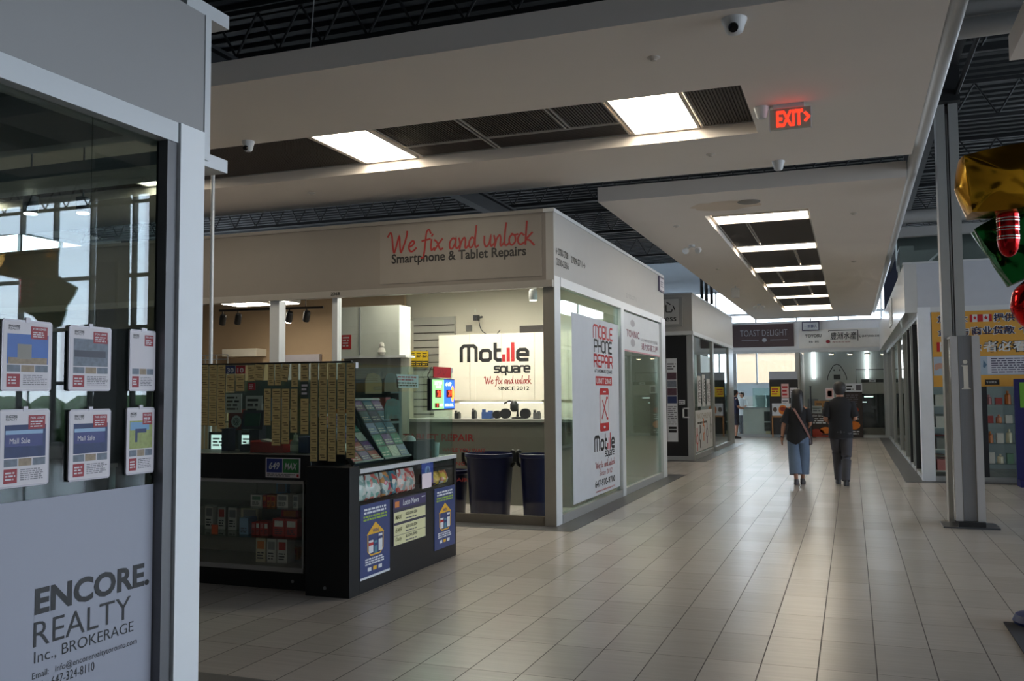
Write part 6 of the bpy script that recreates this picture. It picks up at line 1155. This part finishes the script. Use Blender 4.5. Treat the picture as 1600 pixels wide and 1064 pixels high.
# ------------------------------------------------------------------ devices on the soffits
ZS = 4.2
Yx = hz(1234, 164, ZS).y; a, b = hy(1204, 206, Yx), hy(1266, 168, Yx); FE_ = FY(Yx-.02); ex = thing('exit_sign', 'lit red EXIT sign with arrow under the front soffit', 'exit sign', ((a.x+b.x)/2, Yx, a.z))
x0, x1, z0, z1 = a.x, b.x, a.z+.01, ZS-.035
MB().box(x0, Yx-.02, z0, x1, Yx+.02, z1).build('plate', mat('exit_plate', (176, 172, 156), .4), ex); MB().box(x0+.03, Yx-.05, z1, x1-.05, Yx+.05, ZS).build('mount', alumw, ex); MB().box(x0-.008, Yx-.022, z0-.006, x0, Yx+.022, z1).box(x1, Yx-.022, z0-.006, x1+.008, Yx+.022, z1).build('edge', alumw, ex)
er = mat('exit_red', (255, 40, 22), .4, noise=0, emit=1.6); w = x1-x0; h = z1-z0; s = MB(); s.text(FE_, 'EXIT', x0+w*.16, z0+h*.1, x0+w*.82, z0+h*.9, er, .003, .03); s.stroke(FE_, [(x0+w*.88, z0+h*.68), (x0+w*.96, z0+h*.5), (x0+w*.88, z0+h*.32)], .022, er, .003); s.build('lettering', None, ex)
def dome(px, py, lb, r=.055, turret=False, z=ZS, dx=0, dy=0):
    p = hz(px, py, z); t = thing('security_camera' if turret else 'smoke_detector', lb, 'camera' if turret else 'smoke detector', (p.x+dx, p.y+dy, z-.1)); c = (p.x+dx, p.y+dy, z)
    MB().lathe(c, [(r*.55, -.105), (r*.8, -.09), (r*1.0, -.04), (r*1.15, -.02), (r*1.2, 0)][::1], 18).build('housing', whitec, t, smooth=True)
    if turret: MB().lathe((c[0], c[1]-r*.55, c[2]-.07), [(.004, .035), (r*.45, .03), (r*.5, 0), (r*.5, -.03)], 16, axis=(0, -.85, -.5)).build('lens', mat('lens_black', (8, 8, 10), .1), t, smooth=True)
    return t
dome(1147, 30, 'white turret camera with black lens at the front of the soffit', .075, True); dome(1190, 168, 'white dome detector just left of the EXIT sign', .06); dome(1216, 252, 'white dome detector at the rear edge of the front soffit below the EXIT sign', .06)
dome(388, 221, 'white camera under the front soffit by the office corner', .055, True)
def spr(px, py, lb, z=ZS):
    p = hz(px, py, z); return single(MB().lathe((p.x, p.y, z), [(.02, -.025), (.022, -.02), (.05, -.006), (.052, 0)], 16), 'sprinkler_cover', mat('sprinkler_white', (190, 182, 172), .5), lb, 'sprinkler', 'sprinkler covers in the soffits', smooth=True)
spr(1021, 90, 'round sprinkler cover in the front soffit below the turret camera'); spr(1110, 241, 'round sprinkler cover in the front soffit left of the rear dome detector'); spr(487, 301, 'round sprinkler cover in the front soffit above the phone shop fascia')
spr(1057, 353, 'round sprinkler cover in the corridor soffit left of the first light panel'); spr(1334, 333, 'nearer round sprinkler cover on the right side of the corridor soffit'); spr(1334, 408, 'farther round sprinkler cover on the right side of the corridor soffit'); spr(1122, 420, 'round sprinkler cover in the corridor soffit beyond the twin lamp')
p = hz(1170, 315, ZS); single(MB().lathe((p.x, p.y, ZS), [(.14, -.012), (.15, -.008), (.155, 0)], 28), 'ceiling_speaker', mat('speaker_grille', (140, 136, 130), .6), 'round ceiling speaker near the front of the corridor soffit', 'speaker', smooth=True)
p = hz(1135, 321, ZS); st_ = MB(); FD = Fr((0, 0, ZS), (1, 0, 0), (0, -1, 0)); r2 = random.Random(3)
st_.poly(FD, [(p.x+(.42+.12*r2.random())*math.cos(2*math.pi*i/22), -p.y+(.26+.12*r2.random())*math.sin(2*math.pi*i/22)) for i in range(22)], .001, mat('stain_tan', (218, 202, 184), .85, noise=.06, scale=4)); o_ = st_.build('ceiling_stain', None, kind='structure')
def twin(px, py, lb):
    p = hz(px, py, ZS); t = thing('emergency_light', lb, 'emergency light', (p.x, p.y, ZS-.2), 'twin head emergency lights'); MB().lathe((p.x, p.y, ZS), [(.05, -.03), (.06, 0)], 14).build('base', whitec, t)
    for s_ in (-1, 1): MB().tube([(p.x, p.y, ZS-.03), (p.x+s_*.09, p.y, ZS-.06)], .012, 6).lathe((p.x+s_*.1, p.y-.04, ZS-.11), [(.05, 0), (.06, .02), (.045, .08), (.02, .1)], 12, axis=(s_*.3, .8, .3)).build('lamp_head', whitec, t, smooth=True)
twin(1081, 383, 'twin head emergency light on the left of the corridor soffit, nearer one'); twin(1186, 475, 'twin head emergency light at the far end of the corridor soffit')
p = hz(1149, 447, ZS); single(MB().box(p.x-.09, p.y-.05, ZS-.28, p.x+.09, p.y+.05, ZS-.05).tube([(p.x, p.y, ZS-.05), (p.x, p.y, ZS)], .02, 8), 'hanging_projector', whitec, 'white box hanging from the left side of the corridor soffit', 'projector', bevel=.01)
# navy banner with a T on the window pillar outdoors side of the hall
pil = thing('window_pillar', 'grey pillar with navy banner in front of the tall windows', 'pillar', (10.25, 17.7, 0)); MB().box(9.9, 17.5, 0, 10.6, 17.88, 7.0).build('shaft', mat('pillar_grey', (110, 110, 112), .6), pil); s = MB(); s.slab(FY(17.5), 9.95, 3.4, 10.55, 4.9, 0, .02, mat('banner_navy2', (26, 30, 70), .5)); s.rect(FY(17.5), 10.0, 4.05, 10.5, 4.2, .022, ink); s.rect(FY(17.5), 10.2, 3.5, 10.3, 4.05, .022, ink); s.build('banner', None, pil)
# ------------------------------------------------------------------ people
skin_m = mat('skin', (176, 128, 104), .55, noise=.05); hair_m = mat('hair_black', (22, 19, 20), .5, noise=.3, scale=60); hairg = mat('hair_grey_black', (46, 44, 44), .6, noise=.4, scale=80)
def skin_geo(nodes, edges, root, subs=2):
    """nodes: name -> (x, y, z, radius or (rx, ry))"""
    ks = list(nodes); me = bpy.data.meshes.new('skin_source'); me.from_pydata([nodes[k][:3] for k in ks], [(ks.index(a), ks.index(b)) for a, b in edges], [])
    o = bpy.data.objects.new('skin_source', me); COL.objects.link(o); o.modifiers.new('s', 'SKIN'); sm = o.modifiers.new('u', 'SUBSURF'); sm.levels = subs; sm.render_levels = subs
    if not me.skin_vertices:
        bpy.context.view_layer.objects.active = o; bpy.ops.mesh.customdata_skin_add()
    sv = me.skin_vertices[0].data
    for i, k in enumerate(ks):
        r = nodes[k][3]; sv[i].radius = r if isinstance(r, tuple) else (r, r); sv[i].use_root = (k == root)
    me.update(); dg = bpy.context.evaluated_depsgraph_get(); dg.update(); ev = bpy.data.meshes.new_from_object(o.evaluated_get(dg))
    vs = [v.co.copy() for v in ev.vertices]; fs = [tuple(p.vertices) for p in ev.polygons]
    bpy.data.objects.remove(o, do_unlink=True); bpy.data.meshes.remove(me); bpy.data.meshes.remove(ev); return vs, fs
def person(name, label, loc, rot, hgt, P, build, group=None):
    """P: joints in metres for a 1.75 m figure facing +y"""
    s = hgt/1.75; T = Matrix.Translation(loc) @ Matrix.Rotation(rot, 4, 'Z') @ Matrix.Scale(s, 4)
    t = thing(name, label, 'person', loc, group)
    N = {'pel': (0, 0, .95, .12), 'sp1': (0, .01, 1.08, .115), 'sp2': (0, .01, 1.22, .125), 'ch': (0, 0, 1.36, .12), 'nb': (0, 0, 1.47, .065), 'nk': (0, .015, 1.53, .052), 'jaw': (0, .03, 1.575, .066), 'hd': (0, .025, 1.645, .088), 'top': (0, .015, 1.70, .068),
         'nose': (0, .125, 1.63, .016), 'earL': (-.088, .015, 1.635, .017), 'earR': (.088, .015, 1.635, .017)}
    E = [('pel', 'sp1'), ('sp1', 'sp2'), ('sp2', 'ch'), ('ch', 'nb'), ('nb', 'nk'), ('nk', 'jaw'), ('jaw', 'hd'), ('hd', 'top'), ('hd', 'nose'), ('hd', 'earL'), ('hd', 'earR')]
    for sd, q in (('L', -1), ('R', 1)):
        sh, el, wr, hip, kn, an, toe = [P[k+sd] for k in ('sh', 'el', 'wr', 'hip', 'kn', 'an', 'toe')]
        N['sh'+sd] = (*sh, .058); N['ua'+sd] = (*[(sh[i]+el[i])/2 for i in range(3)], .047); N['el'+sd] = (*el, .04); N['fa'+sd] = (*[el[i]*.6+wr[i]*.4 for i in range(3)], .04); N['wr'+sd] = (*wr, .027)
        d = (Vector(wr)-Vector(el)).normalized(); W = Vector(wr); side = d.cross(Vector((q, 0, 0.2))).normalized()
        pm = W+d*.055; N['pa'+sd] = (*pm, (.036, .022)); E += [('ch', 'sh'+sd), ('sh'+sd, 'ua'+sd), ('ua'+sd, 'el'+sd), ('el'+sd, 'fa'+sd), ('fa'+sd, 'wr'+sd), ('wr'+sd, 'pa'+sd)]
        crl = Vector((-q*.5, .2, 0))
        for i, (o_, L) in enumerate(((-.03, .07), (-.011, .08), (.009, .075), (.027, .058))):
            a = pm+d*.035+side*o_; b = a+d*L*.5+crl*.012; c = b+d*L*.42+crl*.03
            for k, v in (('a', a), ('b', b), ('c', c)): N['f%d%s%s' % (i, k, sd)] = (*v, .009)
            E += [('pa'+sd, 'f%da%s' % (i, sd)), ('f%da%s' % (i, sd), 'f%db%s' % (i, sd)), ('f%db%s' % (i, sd), 'f%dc%s' % (i, sd))]
        a = W+d*.03-side*.035+crl*.02; b = a+d*.035-side*.02+crl*.02; N['ta'+sd] = (*a, .011); N['tb'+sd] = (*b, .010); E += [('wr'+sd, 'ta'+sd), ('ta'+sd, 'tb'+sd)]
        N['hip'+sd] = (*hip, .095); N['th'+sd] = (*[(hip[i]+kn[i])/2 for i in range(3)], .08); N['kn'+sd] = (*kn, .056); N['cf'+sd] = (*[kn[i]*.62+an[i]*.38 for i in range(3)], .056); N['an'+sd] = (*an, .036); N['toe'+sd] = (*toe, .03)
        E += [('pel', 'hip'+sd), ('hip'+sd, 'th'+sd), ('th'+sd, 'kn'+sd), ('kn'+sd, 'cf'+sd), ('cf'+sd, 'an'+sd), ('an'+sd, 'toe'+sd)]
    vs, fs = skin_geo(N, E, 'pel')
    out = []
    for v in vs:
        v = v.copy()
        if abs(v.x) < .2 and .85 < v.z < 1.45: v.y *= .78
        out.append(T @ v)
    MB().add(out, fs).build('body', skin_m, t, smooth=True)
    class K(MB):
        def build(s_, *a, **k):
            s_.v = [T @ v for v in s_.v]; return MB.build(s_, *a, **k)
    build(K, t, P); return t
def shoe(K, t, an, toe, m, name='shoe', lift=0.):
    a, b = Vector(an), Vector(toe); d = (b-a); d.z = 0; d.normalize(); sd = Vector((d.y, -d.x, 0)); g = K(); z0 = min(a.z-.075, b.z-.03)
    R = Matrix((sd, d, Vector((0, 0, 1)))).transposed(); base = Vector((a.x, a.y, z0))
    for (z, k, w, y0, y1) in ((0, 1, .0, 0, 0),): pass
    rings = []
    for zz, w, y0, y1 in ((0, .045, -.075, .19), (.02, .048, -.078, .195), (.035, .046, -.075, .19), (.055, .042, -.07, .15), (.085, .04, -.065, .06), (.10, .038, -.06, .045)):
        rings.append((base+d*((y0+y1)/2)+Vector((0, 0, zz)), w, (y1-y0)/2, R))
    g.loft(rings, k=16); return g.build(name, m, t, smooth=True)
def tubeT(K, pts, r, k=14):
    return K().tube(catmull(pts, 4), [r[0]+(r[-1]-r[0])*0 for _ in pts] if False else None, k)
def limb(g, pts, rad, k=14, n=5):
    P2 = catmull(pts, n); R2 = []
    for i in range(len(P2)):
        u = i/(len(P2)-1)*(len(rad)-1); j = min(int(u), len(rad)-2); R2.append(rad[j]+(rad[j+1]-rad[j])*(u-j))
    return g.tube(P2, R2, k)
# --- man
tee = mat('tee_black', (24, 25, 30), .85, noise=.15, scale=12, bump=.2); jean = mat('jeans_blue', (98, 116, 140), .85, noise=.12, scale=14, bump=.2); trs = mat('trousers_grey', (70, 70, 76), .85, noise=.1, scale=14); shd = mat('shoe_dark', (36, 34, 36), .6); shg = mat('shoe_grey', (84, 80, 84), .7); sole = mat('sole_pale', (120, 116, 112), .6)
def torso(g, z0, sh_z, rx, ry, hem=None, k=22):
    rings = [((0, .005, z0), rx*1.02, ry*1.05), ((0, .005, z0+.12), rx*.99, ry), ((0, .01, z0+.26), rx*.96, ry*.96), ((0, 0, sh_z-.16), rx*1.06, ry*1.04), ((0, -.005, sh_z-.08), rx*1.12, ry*.98), ((0, -.005, sh_z-.03), rx*1.0, ry*.84), ((0, 0, sh_z+.01), rx*.74, ry*.7), ((0, 0, sh_z+.04), rx*.46, ry*.56), ((0, .005, sh_z+.06), rx*.33, ry*.48)]
    g.loft(rings, k=k)
def man_build(K, t, P):
    g = K(); torso(g, .80, 1.44, .198, .128)
    for sd in 'LR':
        s_, e = Vector(P['sh'+sd]), Vector(P['el'+sd]); limb(g, [s_+(s_-e)*.08+Vector((0, 0, .015)), s_+(e-s_)*.4, s_+(e-s_)*.86], [.07, .075, .078])
    g.build('shirt', tee, t, smooth=True)
    g = K(); g.loft([((0, 0, .98), .165, .115), ((0, 0, .9), .175, .125), ((0, 0, .82), .165, .12), ((0, 0, .78), .12, .1)], k=20)
    for sd in 'LR': limb(g, [P['hip'+sd], [(P['hip'+sd][i]+P['kn'+sd][i])/2 for i in range(3)], P['kn'+sd], P['an'+sd]], [.108, .1, .086, .064])
    g.build('trousers', trs, t, smooth=True)
    for sd in 'LR': shoe(K, t, P['an'+sd], P['toe'+sd], shd)
    g = K(); g.loft([((0, -.03, 1.535), .055, .03), ((0, -.022, 1.57), .08, .055), ((0, -.012, 1.61), .097, .085), ((0, -.004, 1.66), .105, .105), ((0, .005, 1.715), .095, .1), ((0, .008, 1.745), .065, .07), ((0, .008, 1.757), .03, .03)], k=18); g.build('hair', hairg, t, smooth=True)
px = hz(1316, 758, 0); HM = hy(1312, 597, px.y).z
man = dict(shL=(-.178, 0, 1.375), elL=(-.245, -.02, 1.12), wrL=(-.2, .2, 1.08), shR=(.178, 0, 1.375), elR=(.24, -.02, 1.12), wrR=(.12, .2, 1.14), hipL=(-.085, 0, .90), knL=(-.06, .14, .5), anL=(-.055, .22, .08), toeL=(-.06, .36, .035), hipR=(.085, 0, .90), knR=(.08, .03, .49), anR=(.06, -.13, .085), toeR=(.08, .02, .035))
person('person', 'man in black T-shirt and grey trousers walking away down the aisle', (px.x, px.y, 0), 0.03, HM, man, man_build)
# --- woman
def woman_build(K, t, P):
    g = K(); k = 22
    rings = []
    for z, rx, ry in ((.82, .212, .16), (.95, .2, .145), (1.08, .17, .12), (1.24, .185, .125), (1.32, .195, .118), (1.38, .18, .1), (1.42, .135, .085), (1.45, .085, .07), (1.47, .06, .06)): rings.append(((0, .005, z), rx, ry))
    g.loft(rings, k=k)
    for v in g.v:
        if v.z < .9: v.z -= .09*max(0, 1-abs(v.x+.04)/.17)-.06*max(0, (v.x-.03)/.13)
    for sd in 'LR':
        s_, e = Vector(P['sh'+sd]), Vector(P['el'+sd]); limb(g, [s_+(s_-e)*.08+Vector((0, 0, .012)), s_+(e-s_)*.4, s_+(e-s_)*.9], [.062, .072, .085])
    g.build('shirt', tee, t, smooth=True)
    g = K(); g.loft([((0, 0, 1.02), .15, .11), ((0, 0, .93), .18, .13), ((0, 0, .84), .185, .135), ((0, 0, .76), .14, .12)], k=20)
    for sd in 'LR': a = P['an'+sd]; limb(g, [P['hip'+sd], [(P['hip'+sd][i]+P['kn'+sd][i])/2 for i in range(3)], P['kn'+sd], (a[0]*.7+P['kn'+sd][0]*.3, a[1]*.7+P['kn'+sd][1]*.3, .19)], [.11, .112, .108, .112], 16)
    g.build('jeans', jean, t, smooth=True)
    for sd in 'LR': shoe(K, t, P['an'+sd], P['toe'+sd], shg)
    g = K(); g.loft([((0, -.075, 1.27), .06, .02), ((0, -.085, 1.31), .095, .035), ((0, -.075, 1.40), .11, .05), ((0, -.055, 1.49), .112, .075), ((0, -.03, 1.57), .112, .095), ((0, -.01, 1.64), .112, .112), ((0, .003, 1.70), .1, .105), ((0, .008, 1.742), .07, .075), ((0, .008, 1.757), .03, .03)], k=20); g.build('hair', hair_m, t, smooth=True)
    g = K(); pts = [(-.1, .1, 1.40), (-.11, -.02, 1.47), (-.05, -.118, 1.38), (.06, -.14, 1.18), (.16, -.12, .98), (.2, -.02, .86), (.2, .08, .84)]
    P3 = catmull(pts, 5)
    for off in (-.011, 0, .011): g.tube([p+Vector((off*.8, 0, off*.6)) for p in P3], .008, 6)
    b = g.build('bag_strap', mat('strap_pink', (150, 112, 108), .6), t, smooth=True)
    K().loft([((.19, .1, .72), .03, .09), ((.2, .1, .74), .045, .11), ((.2, .1, .86), .045, .11), ((.19, .1, .88), .03, .09)], k=16).build('shoulder_bag', mat('bag_dark', (60, 44, 44), .5), t, smooth=True)
    w = Vector(P['wrL']); K().lathe(w+Vector((0, 0, -.012)), [(.033, 0), (.034, .003), (.034, .02), (.033, .023)], 14).build('wristwatch', blk2, t, smooth=True)
px = hz(1249, 757, 0); HW = hy(1248, 608, px.y).z
woman = dict(shL=(-.155, 0, 1.36), elL=(-.25, -.03, 1.10), wrL=(-.285, .04, .87), shR=(.155, 0, 1.36), elR=(.22, .0, 1.12), wrR=(.14, .2, 1.02), hipL=(-.085, 0, .88), knL=(-.075, .02, .5), anL=(-.045, -.07, .085), toeL=(-.05, .08, .035), hipR=(.085, 0, .88), knR=(.08, .1, .5), anR=(.05, .12, .08), toeR=(.06, .26, .035))
person('person', 'long-haired woman in black T-shirt and wide blue jeans walking away with pink bag strap', (px.x, px.y, 0), -0.02, HW, woman, woman_build)
# --- customer at the cafe counter and the server behind it
nav = mat('shirt_navy', (30, 36, 64), .85, noise=.1); whs = mat('shirt_white', (196, 202, 206), .85); sho = mat('shorts_dark', (40, 42, 54), .85)
def cust_build(K, t, P):
    g = K(); torso(g, .88, 1.44, .185, .125)
    for sd in 'LR': s_, e = Vector(P['sh'+sd]), Vector(P['el'+sd]); limb(g, [s_+(s_-e)*.05, s_+(e-s_)*.4, s_+(e-s_)*.8], [.065, .07, .072])
    g.build('shirt', nav, t, smooth=True)
    g = K(); g.loft([((0, 0, 1.0), .165, .115), ((0, 0, .9), .175, .125), ((0, 0, .8), .16, .12), ((0, 0, .76), .11, .1)], k=18)
    for sd in 'LR': limb(g, [P['hip'+sd], [(P['hip'+sd][i]+P['kn'+sd][i])/2 for i in range(3)], P['kn'+sd]], [.105, .1, .1])
    g.build('shorts', sho, t, smooth=True)
    for sd in 'LR': shoe(K, t, P['an'+sd], P['toe'+sd], shd)
    g = K(); g.loft([((0, -.03, 1.54), .06, .03), ((0, -.015, 1.6), .097, .085), ((0, -.004, 1.66), .105, .108), ((0, .005, 1.715), .095, .1), ((0, .008, 1.755), .04, .04)], k=16); g.build('hair', hair_m, t, smooth=True)
    g = K(); P3 = catmull([(-.16, .02, 1.45), (-.05, .12, 1.3), (.12, .13, 1.1)], 5); g.tube(P3, .02, 8); g.build('bag_strap', whs, t, smooth=True)
px = hz(1149, 685, 0)
stand = dict(shL=(-.175, 0, 1.39), elL=(-.22, .06, 1.13), wrL=(-.12, .26, 1.1), shR=(.175, 0, 1.39), elR=(.22, .06, 1.13), wrR=(.12, .26, 1.1), hipL=(-.085, 0, .9), knL=(-.09, .03, .49), anL=(-.09, 0, .08), toeL=(-.1, .14, .035), hipR=(.085, 0, .9), knR=(.09, .03, .49), anR=(.09, -.02, .08), toeR=(.1, .12, .035))
person('person', 'customer in navy top and dark shorts standing at the far cafe counter', (px.x+.02, px.y, 0), -1.25, hy(1149, 609, px.y).z, stand, cust_build)
def serv_build(K, t, P):
    g = K(); torso(g, .80, 1.44, .185, .125)
    for sd in 'LR': s_, e = Vector(P['sh'+sd]), Vector(P['el'+sd]); limb(g, [s_+(s_-e)*.05, s_+(e-s_)*.4, s_+(e-s_)*.8], [.065, .07, .072])
    g.build('shirt', whs, t, smooth=True)
    g = K(); g.loft([((0, 0, .95), .165, .115), ((0, 0, .8), .16, .12), ((0, 0, .76), .11, .1)], k=18)
    for sd in 'LR': limb(g, [P['hip'+sd], P['kn'+sd], P['an'+sd]], [.105, .08, .065])
    g.build('trousers', trs, t, smooth=True)
    for sd in 'LR': shoe(K, t, P['an'+sd], P['toe'+sd], shd)
    g = K(); g.loft([((0, -.03, 1.54), .06, .03), ((0, -.015, 1.6), .097, .085), ((0, -.004, 1.66), .105, .108), ((0, .005, 1.715), .095, .1), ((0, .008, 1.755), .04, .04)], k=16); g.build('hair', hair_m, t, smooth=True)
a = hy(1159, 612, 35.4)
person('person', 'server in white shirt behind the far cafe counter, beside the customer', (a.x, 35.4, 0), 2.6, a.z, stand, serv_build)
for o in bpy.data.objects:
    if '_org' in o: del o['_org']
